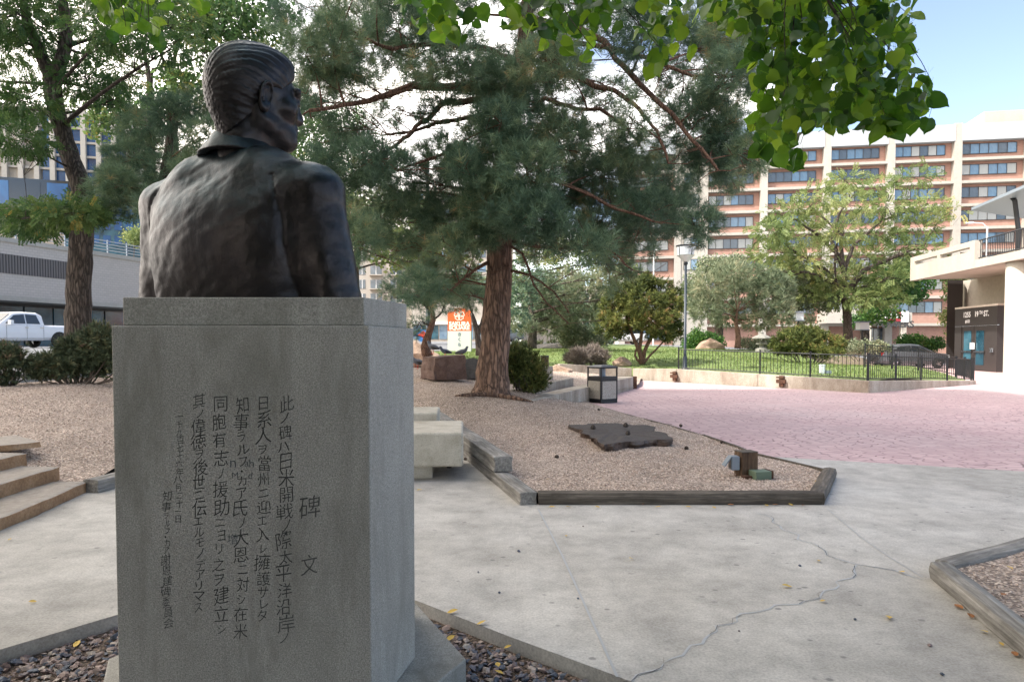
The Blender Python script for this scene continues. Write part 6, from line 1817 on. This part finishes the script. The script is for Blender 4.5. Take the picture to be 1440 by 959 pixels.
# trunk and the wide crown that shades the paving, behind and above the viewpoint
def tree_behind(root, bx_, by_, h0, r_t, crown, nleaf, mt, tpl, size):
    m = MB(); m.tube([(bx_, by_, -.1), (bx_, by_, 1), (bx_ + .1, by_ + .1, h0), (bx_ + .1, by_ + .3, h0 + 3)], [r_t * 1.3, r_t, r_t * .8, r_t * .3], 14, rough=.12)
    for c, r, n_ in crown:
        c = Vector(c); a = Vector((bx_ + .1, by_ + .1, h0 + rng.uniform(0, 1.2))); mid = a.lerp(c, .5) + Vector((0, 0, .8))
        m.tube(bez(a, mid, c, 8), [.12, .11, .10, .08, .06, .05, .03, .015], 7, rough=.1)
    m.build('trunk', m_bark_grey, root, smooth=True)
    A, B = [], []
    for c, r, n_ in crown:
        p, d = blob_pts(c, r, n_, .3, 0); A.append(p); B.append(d)
    A = np.concatenate(A); B = np.concatenate(B)
    # stay clear of the view itself: the sprays that hang into it are placed above
    rel = A - np.array([0, 0, EYE]); vis = (rel[:, 1] > .3) & (rel[:, 2] < rel[:, 1] * .66 + .25) & (np.abs(rel[:, 0]) < rel[:, 1] * .9 + .3)
    foliage('crown', A[~vis], B[~vis], size, tpl, mt, root)
tree_behind(LT, 4.6, -2.4, 3.0, .24, [((3.5, 1.5, 6.6), (2.4, 2.0, 1.3), 500), ((.5, 1.0, 6.4), (2.2, 1.8, 1.2), 420), ((4.5, -1.5, 6.6), (2.8, 2.4, 1.8), 900), ((1, -2.6, 6.4), (2.8, 2.2, 1.8), 900)], 0, m_leaf, T_LEAF, .42)
LT2 = thing('linden_tree', 'second linden left of the viewpoint whose crown shades the left path', 'tree', (0, 0, 0))
tree_behind(LT2, -6.5, -1.5, 3.2, .26, [((-4.3, 3.4, 7.8), (2.6, 2.2, 1.5), 650), ((-5.5, .5, 7.2), (2.6, 2.4, 1.7), 500), ((-7.5, 0, 7.6), (2.4, 2.4, 1.6), 450), ((-6, -3, 7.4), (2.6, 2.6, 1.8), 500)], 0, m_leaf, T_LEAF, .42)
reparent_base(LT2, (-6.5, -1.5, 0))
for bx_, by_, lab in ((-2.5, -6.3, 'unseen linden added straight behind the viewpoint to darken the pedestal front'),):
    L3 = thing('linden_tree', lab, 'tree', (0, 0, 0), 0, 'unseen trees added behind the viewpoint')
    tree_behind(L3, bx_, by_, 1.8, .24, [((bx_, by_, 2.6), (4.8, 1.8, 2.4), 3200), ((bx_ - 2, by_ + .5, 5.2), (3.0, 2.6, 2.0), 1000), ((bx_ + 2, by_ + .5, 5.4), (3.0, 2.6, 2.0), 1000), ((bx_, by_, 7.6), (3.4, 2.8, 2.0), 1000)], 0, m_leaf, T_LEAF, .55)  # dense low crown, added to keep skylight off the pedestal front
    reparent_base(L3, (bx_, by_, 0))
# ------------------------------------------------------------------ orange and white pylon sign
YS = 38.0
ps = P(646, 498, YS)
sgn = thing('pylon_sign', 'orange topped white pylon sign reading SAKURA SQUARE with a blossom emblem', 'sign', (ps.x, ps.y, ps.z), R(-4))
px2 = m_per_px(YS); Ws = 33 * px2; Hsn = (498 - 435) * px2
MB().box((-Ws / 2, 0, -.1), (Ws / 2, .35, Hsn - 30.5 * px2)).build('white_panel', m_signwhite, sgn, bevel=.01)
op = MB().prism([(-Ws / 2, .0), (Ws / 2, .0), (Ws / 2, .35), (-Ws / 2, .35)], Hsn - 30.5 * px2 + .002, [Hsn - 4 * px2, Hsn - 1 * px2, Hsn - 1 * px2, Hsn - 4 * px2])
op = op.build('orange_panel', m_orange, sgn)
MB().prism([(-Ws * .22, .02), (Ws * .28, .02), (Ws * .28, .33), (-Ws * .22, .33)], Hsn - 2.6 * px2, Hsn + 1.5 * px2).build('orange_top', m_orange, sgn)
for s, z in (('SAKURA', 20.5), ('SQUARE', 26.3)):
    lettering('sign_lettering', s, .30, Matrix.Translation((0, -.012, Hsn - z * px2)) @ RX @ Matrix.Scale(1.02, 4, (1, 0, 0)), m_cream, sgn, .016)
mf = MB(); cz_ = Hsn - 8.5 * px2
for k in range(5):
    a = math.pi / 2 + k * 2 * math.pi / 5; r = .30
    pts = [(.04, -.10), (.16, -.17), (.28, -.11), (.30, -.03), (.25, 0), (.30, .03), (.28, .11), (.16, .17), (.04, .10)]
    inn = [(.07, -.06), (.16, -.12), (.25, -.08), (.26, -.03), (.21, 0), (.26, .03), (.25, .08), (.16, .12), (.07, .06)]
    o_ = [(x * math.cos(a) - y * math.sin(a), -.014, cz_ + x * math.sin(a) + y * math.cos(a)) for x, y in pts]
    i_ = [(x * math.cos(a) - y * math.sin(a), -.014, cz_ + x * math.sin(a) + y * math.cos(a)) for x, y in inn]
    nn = len(o_); mf.add(o_ + i_, [(j, (j + 1) % nn, nn + (j + 1) % nn, nn + j) for j in range(nn)])
mf.add([(.06 * math.cos(k * .6283 * 1), -.015, cz_ + .06 * math.sin(k * .6283)) for k in range(10)], [tuple(range(10))])
mf.build('blossom_emblem', m_cream, op)
for i, ch in enumerate('さくら広場'[:3]):
    lettering('kana_lettering', ch, .22, Matrix.Translation((0, -.012, Hsn - (35.5 + i * 7.2) * px2)) @ RX, m_greypaint, sgn, .01)
# round blue and red street panel behind the crooked pine
pr = P(594, 472, 45)
rs_ = thing('round_street_sign', 'round blue and red panel on a post behind the crooked pine', 'sign', (pr.x, pr.y, H(pr.x, pr.y)))
m = MB(); hz_ = pr.z - H(pr.x, pr.y); NN = 20
m.add([(.42 * math.cos(k * 2 * math.pi / NN), 0, hz_ + .42 * math.sin(k * 2 * math.pi / NN)) for k in range(NN)] + [(.42 * math.cos(k * 2 * math.pi / NN), .06, hz_ + .42 * math.sin(k * 2 * math.pi / NN)) for k in range(NN)],
      [tuple(range(NN)), tuple(range(NN, 2 * NN))[::-1]] + [(k, (k + 1) % NN, NN + (k + 1) % NN, NN + k) for k in range(NN)])
m.build('round_panel', m_blue, rs_)
MB().add([(-.3, -.004, hz_ + .05), (.1, -.004, hz_ - .2), (.33, -.004, hz_ + .1), (.05, -.004, hz_ + .33)], ((0, 1, 2, 3),)).build('red_patch', m_bloom, rs_)
MB().box((-.04, .07, -.1), (.04, .13, hz_)).build('post', m_greypaint, rs_)

# ------------------------------------------------------------------ stone lanterns and small lights
p = P(1071, 494, 36)
sl_ = thing('stone_lantern', 'grey stone garden lantern with a wide roof left of the juniper mound', 'lantern', (p.x, p.y, p.z - .05))
MB().lathe((0, 0, 0), [(.34, 0), (.32, .18), (.2, .22)], 8).build('base', m_stonelantern, sl_)
MB().lathe((0, 0, 0), [(.14, .2), (.12, .4), (.16, .42)], 10).build('shaft', m_stonelantern, sl_)
MB().lathe((0, 0, 0), [(.30, .42), (.30, .50)], 6).build('platform', m_stonelantern, sl_)
for k in range(4):
    a = k * math.pi / 2 + .785; MB().box((-.05, -.05, .5), (.05, .05, .72), Matrix.Translation((.2 * math.cos(a), .2 * math.sin(a), 0))).build('pillar', m_stonelantern, sl_)
MB().lathe((0, 0, 0), [(.52, .72), (.50, .78), (.30, .88), (.10, .93), (.08, 1.0), (.10, 1.04), (.02, 1.1)], 8).build('roof', m_stonelantern, sl_)
def small_lantern(px, py0, py1, Y, w, lab, mt):
    b = P(px, py1, Y); tq = P(px, py0, Y); h_ = tq.z - b.z
    t_ = thing('garden_lantern', lab, 'lantern', (b.x, b.y, b.z), 0, 'square garden lanterns')
    MB().lathe((0, 0, 0), [(.06, -.1), (.05, h_ - .55)], 8).build('post', m_black, t_)
    MB().box((-w, -w, h_ - .55), (w, w, h_ - .08)).build('lantern_box', mt, t_)
    MB().box((-w - .08, -w - .08, h_ - .08), (w + .08, w + .08, h_)).build('lantern_cap', m_greypaint, t_)
    MB().box((-w - .05, -w - .05, h_ - .6), (w + .05, w + .05, h_ - .552)).build('lantern_tray', m_greypaint, t_)
small_lantern(1122, 438, 492, 43, .24, 'grey square lantern on a post left of the big locust trunk', m_frost)
small_lantern(1212, 452, 496, 46, .30, 'white square lantern on a post right of the big locust trunk', m_white)
p = P(1156, 528, 24.2)
t_ = thing('bollard_light', 'short pale bollard light on the grass just inside the fence', 'light', (p.x, p.y, H(p.x, p.y)))
MB().lathe((0, 0, 0), [(.10, -.05), (.10, .28), (.11, .29), (.11, .33), (.02, .34)], 14).build('stub', m_frost, t_)
MB().box((.13, -.06, 0), (.30, .06, .12)).build('small_box', m_greypaint, t_)

# ------------------------------------------------------------------ vehicles
def section_loft(stations, mirror=True):
    """stations: [(x, [(y,z)...])] half sections from bottom centre to top centre"""
    m = MB(); n = len(stations[0][1]); vs = []
    for x, sec in stations:
        full = [(y, z) for y, z in sec] + [(-y, z) for y, z in sec[::-1]]
        vs += [(x, y, z) for y, z in full]
    k = 2 * n; fs = []
    for i in range(len(stations) - 1):
        for j in range(k): fs.append((i*k+j, i*k+(j+1)%k, (i+1)*k+(j+1)%k, (i+1)*k+j))
    fs += [tuple(range(k))[::-1], tuple((len(stations)-1)*k + j for j in range(k))]
    m.add(vs, fs); return m
def wheel(parent, x, y, r, w=.24):
    m = MB(); S = 20
    prof = [(r * .55, -w / 2), (r * .92, -w / 2), (r, -w * .35), (r, w * .35), (r * .92, w / 2), (r * .55, w / 2)]
    vs = [(x + a * math.cos(t), y + b, r + a * math.sin(t)) for a, b in prof for t in [2 * math.pi * k / S for k in range(S)]]
    m.add(vs, [(i*S+k, (i+1)*S+k, (i+1)*S+(k+1)%S, i*S+(k+1)%S) for i in range(len(prof) - 1) for k in range(S)])
    o = m.build('wheel', m_tyre, parent, smooth=True)
    rm = MB(); s = 1 if y > 0 else -1
    yy = y + s * w * .40
    rm.add([(x + r * .56 * math.cos(2*math.pi*k/S), yy, r + r * .56 * math.sin(2*math.pi*k/S)) for k in range(S)], [tuple(range(S)) if s < 0 else tuple(range(S))[::-1]])
    for k in range(5):
        a = 2 * math.pi * k / 5
        rm.tube([(x, yy + s * .02, r), (x + r * .52 * math.cos(a), yy + s * .012, r + r * .52 * math.sin(a))], .035, 5)
    rm.build('rim', m_chrome, o)
def side_poly(parent, name, pts, y, mt, th=.012, z0=0.0, k=0.0):
    s = 1 if y > 0 else -1; n = len(pts)
    m = MB(); m.add([(x, y - s * k * (z - z0), z) for x, z in pts] + [(x, y + s * th - s * k * (z - z0), z) for x, z in pts],
                    [tuple(range(n)), tuple(range(n, 2 * n))[::-1]] + [(i, (i + 1) % n, n + (i + 1) % n, n + i) for i in range(n)])
    bm = bmesh.new(); me = m.mesh(name); bm.from_mesh(me); bmesh.ops.recalc_face_normals(bm, faces=bm.faces); bm.to_mesh(me); bm.free()
    return link(name, me, mt, parent)
# white crew-cab pickup: nose at -x, tail at +x
pe = P(90, 489, 39.6)
tdir = Vector((.30, 1)).normalized()
c0 = Vector((pe.x, pe.y)) - tdir * 2.95
tk = thing('pickup_truck', 'white crew cab pickup truck parked across the street at the left edge', 'truck', (c0.x, c0.y, H(c0.x, c0.y) - .02), math.atan2(tdir.y, tdir.x))
def tsec(w, zb, zt): return [(0, zb), (w * .9, zb), (w, zb + .15), (w * 1.0, (zb + zt) / 2), (w * .97, zt - .08), (w * .9, zt), (0, zt)]
section_loft([(-2.95, tsec(.86, .55, 1.02)), (-2.8, tsec(.96, .42, 1.12)), (-1.4, tsec(1.0, .40, 1.24)), (-1.2, tsec(1.0, .40, 1.24)), (.95, tsec(1.0, .40, 1.24)), (1.0, tsec(1.0, .42, 1.24)), (2.9, tsec(.99, .46, 1.24)), (2.95, tsec(.97, .5, 1.2))]).build('body', m_car_white, tk, bevel=.02)
def csec(w0, w1, z0, z1): return [(0, z0), (w0, z0), (w0, z0 + .02), (w1 + (w0 - w1) * .3, z0 + (z1 - z0) * .7), (w1, z1 - .05), (w1 - .08, z1), (0, z1)]
section_loft([(-1.45, csec(.94, .90, 1.2, 1.26)), (-.65, csec(.95, .78, 1.2, 1.86)), (-.2, csec(.95, .78, 1.2, 1.93)), (.7, csec(.95, .78, 1.2, 1.91)), (.95, csec(.95, .82, 1.2, 1.78)), (1.02, csec(.95, .9, 1.2, 1.25))]).build('cab', m_car_white, tk, bevel=.02)
for s in (-1, 1):
    yy = s * .905
    side_poly(tk, 'window', [(-1.12, 1.30), (-.60, 1.74), (-.05, 1.80), (-.05, 1.30)], s * .955, m_glass_dark, .012, 1.22, .24)
    side_poly(tk, 'window', [(.02, 1.30), (.02, 1.80), (.62, 1.78), (.78, 1.30)], s * .955, m_glass_dark, .012, 1.22, .24)
    for x in (-.12, .72): MB().box((x, s * 1.0, 1.08), (x + .18, s * 1.03, 1.12) ).build('door_handle', m_chrome, tk)
    MB().box((-1.05, s * 1.0 if s > 0 else -1.22, 1.24), (-.88, 1.22 if s > 0 else -1.0, 1.46)).build('mirror', m_car_white, tk, bevel=.02)
    for x in (-1.98, 1.85):
        side_poly(tk, 'wheel_arch', [(x + .50 * math.cos(a), .42 + .48 * math.sin(a)) for a in [math.pi * k / 10 for k in range(11)]], s * 1.0, m_tyre)
        wheel(tk, x, s * .93, .39)
    MB().box((-2.92, s * .6 - .18, .82), (-2.80, s * .6 + .28, 1.02)).build('headlight', m_frost, tk)
    MB().box((2.90, s * .86 - .09, .8), (2.97, s * .86 + .09, 1.18)).build('tail_light', m_redlamp, tk)
    for x in (-1.12, -.02, .92): MB().box((x, s * 1.0, .5), (x + .012, s * 1.006, 1.24)).build('door_gap', m_frame, tk)
MB().box((1.08, -.85, 1.0), (2.85, .85, 1.245)).build('bed_interior', m_frame, tk)
side_w = MB().add([(-1.42, -.82, 1.27), (-1.42, .82, 1.27), (-.70, .72, 1.83), (-.70, -.72, 1.83)], ((0, 1, 2, 3),)).build('windshield', m_glass_dark, tk)
side_w.location = (-.015, 0, .03)
MB().box((-2.99, -.7, .55), (-2.94, .7, .98)).build('grille', m_frame, tk)
MB().box((-3.05, -.95, .42), (-2.86, .95, .60)).build('bumper', m_chrome, tk, bevel=.03)
# grey car behind the fence
pe = Vector((23.4, 40.4, 0))
sv = thing('parked_car', 'grey hatchback parked behind the fences near the entrance doors', 'car', (pe.x, pe.y, 0), R(184)); sv.scale = (.93, .93, .93)
section_loft([(-2.25, tsec(.70, .45, .80)), (-2.1, tsec(.84, .32, .92)), (-1.1, tsec(.9, .28, 1.02)), (.9, tsec(.91, .28, 1.08)), (1.9, tsec(.88, .3, 1.10)), (2.2, tsec(.80, .38, 1.02))]).build('body', m_car_grey, sv, bevel=.04)
section_loft([(-1.25, csec(.84, .8, .96, 1.04)), (-.35, csec(.86, .66, 1.0, 1.48)), (.2, csec(.86, .66, 1.0, 1.54)), (1.0, csec(.86, .66, 1.0, 1.50)), (1.75, csec(.84, .68, 1.0, 1.25)), (2.0, csec(.8, .72, 1.0, 1.10))]).build('cab', m_car_grey, sv, bevel=.03)
for s in (-1, 1):
    side_poly(sv, 'window', [(-.98, 1.06), (-.38, 1.38), (.25, 1.43), (.25, 1.06)], s * .862, m_glass_dark, .015, 1.02, .38)
    side_poly(sv, 'window', [(.31, 1.06), (.31, 1.43), (.98, 1.38), (1.45, 1.12)], s * .862, m_glass_dark, .015, 1.02, .38)
    for x in (-1.42, 1.38): 
        side_poly(sv, 'wheel_arch', [(x + .40 * math.cos(a), .32 + .38 * math.sin(a)) for a in [math.pi * k / 10 for k in range(11)]], s * .905, m_tyre)
        wheel(sv, x, s * .84, .32, .2)
    MB().box((-2.22, s * .62 - .16, .68), (-2.05, s * .62 + .18, .84)).build('headlight', m_frost, sv)
    MB().box((2.08, s * .7 - .12, .78), (2.2, s * .7 + .1, 1.0)).build('tail_light', m_redlamp, sv)
MB().add([(-1.24, -.72, 1.06), (-1.24, .72, 1.06), (-.42, .60, 1.46), (-.42, -.60, 1.46)], ((0, 1, 2, 3),)).build('windshield', m_glass_dark, sv).location = (-.03, 0, .02)
# distant parked cars beyond the middle lawn
for px, py, Y, mt, lab in ((875, 489, 64, m_car_white, 'white parked car seen under the juniper branches'), (706, 489, 72, m_car_grey, 'small dark parked car far away right of the orange sign')):
    q = P(px, py, Y); r_ = thing('parked_car', lab, 'car', (q.x, q.y, H(q.x, q.y)), R(10), 'distant parked cars')
    section_loft([(-2.2, tsec(.75, .4, .85)), (-1, tsec(.9, .3, 1.0)), (1.8, tsec(.9, .3, 1.05)), (2.2, tsec(.8, .4, 1.0))]).build('body', mt, r_, bevel=.04)
    section_loft([(-1.2, csec(.82, .8, .96, 1.02)), (-.4, csec(.84, .66, 1.0, 1.5)), (1.0, csec(.84, .66, 1.0, 1.5)), (1.9, csec(.8, .72, 1.0, 1.08))]).build('cab', m_glass_dark, r_, bevel=.03)
    for s in (-1, 1):
        for x in (-1.4, 1.35): wheel(r_, x, s * .82, .32, .2)

# ------------------------------------------------------------------ people far away, built as skinned figures
def person(px, py, Y, label, top, legs, rz, stride=.12):
    b = P(px, py, Y); z0 = H(b.x, b.y)
    root = thing('person', label, 'person', (b.x, b.y, z0), rz, 'people walking in the distance')
    def skin(name, verts, edges, radii, mt):
        me = bpy.data.meshes.new(name); me.from_pydata(verts, edges, []); o = link(name, me, mt, root)
        o.modifiers.new('skin', 'SKIN')
        sv_ = me.skin_vertices[0].data
        for i, r in enumerate(radii): sv_[i].radius = (r, r * .8)
        sv_[0].use_root = True
        s = o.modifiers.new('sub', 'SUBSURF'); s.levels = 1; s.render_levels = 1
        return o
    s = stride
    skin('body', [(0,0,.95),(0,0,1.15),(0,0,1.38),(0,0,1.5),(0,.01,1.62),(0,.015,1.72),(-.2,0,1.40),(-.26,s,1.15),(-.25,s*1.6,.92),(.2,0,1.40),(.26,-s,1.15),(.25,-s*1.2,.92)],
         [(0,1),(1,2),(2,3),(3,4),(4,5),(2,6),(6,7),(7,8),(2,9),(9,10),(10,11)], [.14,.13,.15,.055,.095,.06,.065,.045,.035,.065,.045,.035], m_skin)
    skin('shirt', [(0,0,.92),(0,0,1.15),(0,0,1.40),(-.2,0,1.41),(-.262,s,1.14),(.2,0,1.41),(.262,-s,1.14)], [(0,1),(1,2),(2,3),(3,4),(2,5),(5,6)], [.165,.155,.17,.085,.06,.085,.06], top)
    skin('trousers', [(0,0,.95),(-.09,0,.86),(-.10,s,.48),(-.10,s*.6,.08),(-.10,s*.6+.14,.04),(.09,0,.86),(.10,-s,.48),(.10,-s*2.2,.10),(.10,-s*2.2+.12,.04)],
         [(0,1),(1,2),(2,3),(3,4),(0,5),(5,6),(6,7),(7,8)], [.15,.11,.08,.06,.04,.11,.08,.06,.04], legs)
    MB().lathe((0, -.01, 1.62), [(.105, -.02), (.11, .05), (.085, .11), (.02, .14)], 12).build('hair', m_frame, root, smooth=True)
person(825, 481, 95, 'tiny distant person in a red top beside the big pine trunk', m_cloth_red, m_cloth_navy, R(20))
person(819, 482, 98, 'tiny distant person in dark clothes next to the red one', m_cloth_navy, m_cloth_navy, R(200), .05)

# ------------------------------------------------------------------ pigeons
def pigeon(x, y, z, rz, lab, up=0):
    o = thing('pigeon', lab, 'bird', (x, y, z), rz, 'pigeons among the rocks')
    me = bpy.data.meshes.new('body')
    vs = [(0,-.17,.10),(0,-.10,.12),(0,-.02,.135),(0,.06,.15),(0,.10,.20),(0,.115,.245),(0,.15,.245)]
    me.from_pydata(vs, [(i, i + 1) for i in range(6)], []); b = link('body', me, m_pigeon, o); b.modifiers.new('skin', 'SKIN')
    for i, r in enumerate([.02, .04, .065, .055, .03, .032, .008]): me.skin_vertices[0].data[i].radius = (r, r)
    s = b.modifiers.new('sub', 'SUBSURF'); s.levels = 2; s.render_levels = 2
    for s_ in (-1, 1):
        MB().tube([(s_ * .025, 0, .09), (s_ * .028, .01, .04), (s_ * .028, .0, .0), (s_ * .028, .035, .0)], .006, 5).build('leg', m_bloom, o)
        MB().add([(s_ * .045, .06, .15), (s_ * .068, -.02, .15), (s_ * .045, -.19, .105), (s_ * .05, -.03, .085)], ((0, 1, 2, 3) if s_ > 0 else (3, 2, 1, 0),)).build('wing', m_frame, o)
    o.scale = (1.25,) * 3
    return o
for px, py, Y, rz, lab in ((609, 497, 17.1, 60, 'pigeon standing on top of the square cut boulder'), (650, 503, 18.4, 250, 'dark pigeon on the low rock behind the square boulder'), (588, 518, 17.6, 90, 'dark pigeon on the gravel by the pedestal edge'),
                           (583, 516, 18.0, 40, 'second pigeon half hidden by the pedestal edge'), (626, 502, 19.6, 120, 'small pigeon in the gap behind the square boulder')):
    q = P(px, py, Y); pigeon(q.x, q.y, q.z - .01, R(rz), lab)

# ------------------------------------------------------------------ fallen leaves, each its own
lv = MB(); pts = [(0, -.5), (.22, -.25), (.30, .05), (.18, .3), (0, .55), (-.2, .28), (-.28, 0), (-.2, -.3)]
lv.add([(x, y, .10 * abs(x) * 2 + .06 * math.sin(y * 4)) for x, y in pts] + [(0, 0, .0)], [(i, (i + 1) % 8, 8) for i in range(8)])
lms = []
for mt in (m_yleaf, m_bleaf):
    me = lv.mesh('fallen_leaf'); me.materials.append(mt); lms.append(me)
LP = [(1157, 847, 0), (1107, 826, 0), (1151, 790, 0), (1268, 806, 0), (888, 787, 0), (796, 755, 0), (46, 848, 0), (14, 760, 0), (700, 937, 0), (633, 900, 0), (702, 948, 0), (677, 878, 0), (636, 862, 0), (714, 912, 0), (60, 905, 0), (108, 908, 0),
      (905, 710, 1), (925, 714, 0), (968, 714, 0), (1004, 715, 0), (1028, 711, 1), (1078, 712, 0), (1090, 711, 1), (1112, 711, 0), (1130, 712, 1), (776, 714, 0), (800, 714, 0), (840, 714, 0), (1365, 868, 1), (1408, 908, 0), (1427, 922, 1),
      (1384, 890, 0), (1348, 855, 1), (690, 640, 1), (1420, 800, 0), (1411, 838, 1), (770, 675, 0), (1150, 678, 0), (590, 690, 0), (1250, 870, 0)]
for i, (px, py, k) in enumerate(LP):
    z = 0.0
    q = G(px, py, 0)
    if inside(PB, [(q.x, q.y)])[0]: z = -.045; q = G(px, py, z)
    elif inside(bedc, [(q.x, q.y)])[0] and py < 700: z = max(H(q.x, q.y), .055) + .012; q = G(px, py, z)
    elif px > 1400 and py < 850: z = .075; q = G(px, py, z)
    o = bpy.data.objects.new('fallen_leaf', lms[k]); C.objects.link(o)
    s = .055 * random.uniform(.7, 1.2); o.location = (q.x, q.y, z + .012); o.scale = (s, s, s); o.rotation_euler = (random.uniform(-.2, .2), random.uniform(-.2, .2), random.uniform(0, 6.3))
    zone = ('among the pebbles round the pedestal' if z < -.01 else 'against the long dark front timber' if 705 < py < 718 else 'by the slanting timber at bottom right' if px > 1340 and py > 850
            else 'on the right gravel bed' if z > .07 else 'on the middle gravel bed' if z > .03 else 'on the left grey path' if px < 160 else 'on the open grey pavement')
    cl_ = 'brown curled' if k else 'yellow'
    props(o, cl_ + ' fallen leaf lying ' + zone, 'leaf', cl_ + ' fallen leaves ' + zone)
# small dark stones on the paving
for i in range(12):
    px, py = random.uniform(600, 1400), random.uniform(730, 950)
    q = G(px, py)
    if inside(PB, [(q.x, q.y)])[0] or q.x > 2.9: continue
    if i == 0 or True:
        T_ = ST_V * .012 * random.uniform(.6, 1.3)
        me = mesh_np('paving_stone_chip', T_, ST_T, np.full(8, random.random() * .6)); o = link('stone_chip', me, m_pebbles)
        o.location = (q.x, q.y, .006); o.rotation_euler = (0, 0, random.random() * 6)
        props(o, 'tiny loose stone lying on the grey pavement', 'stone', 'loose stones on the pavement')
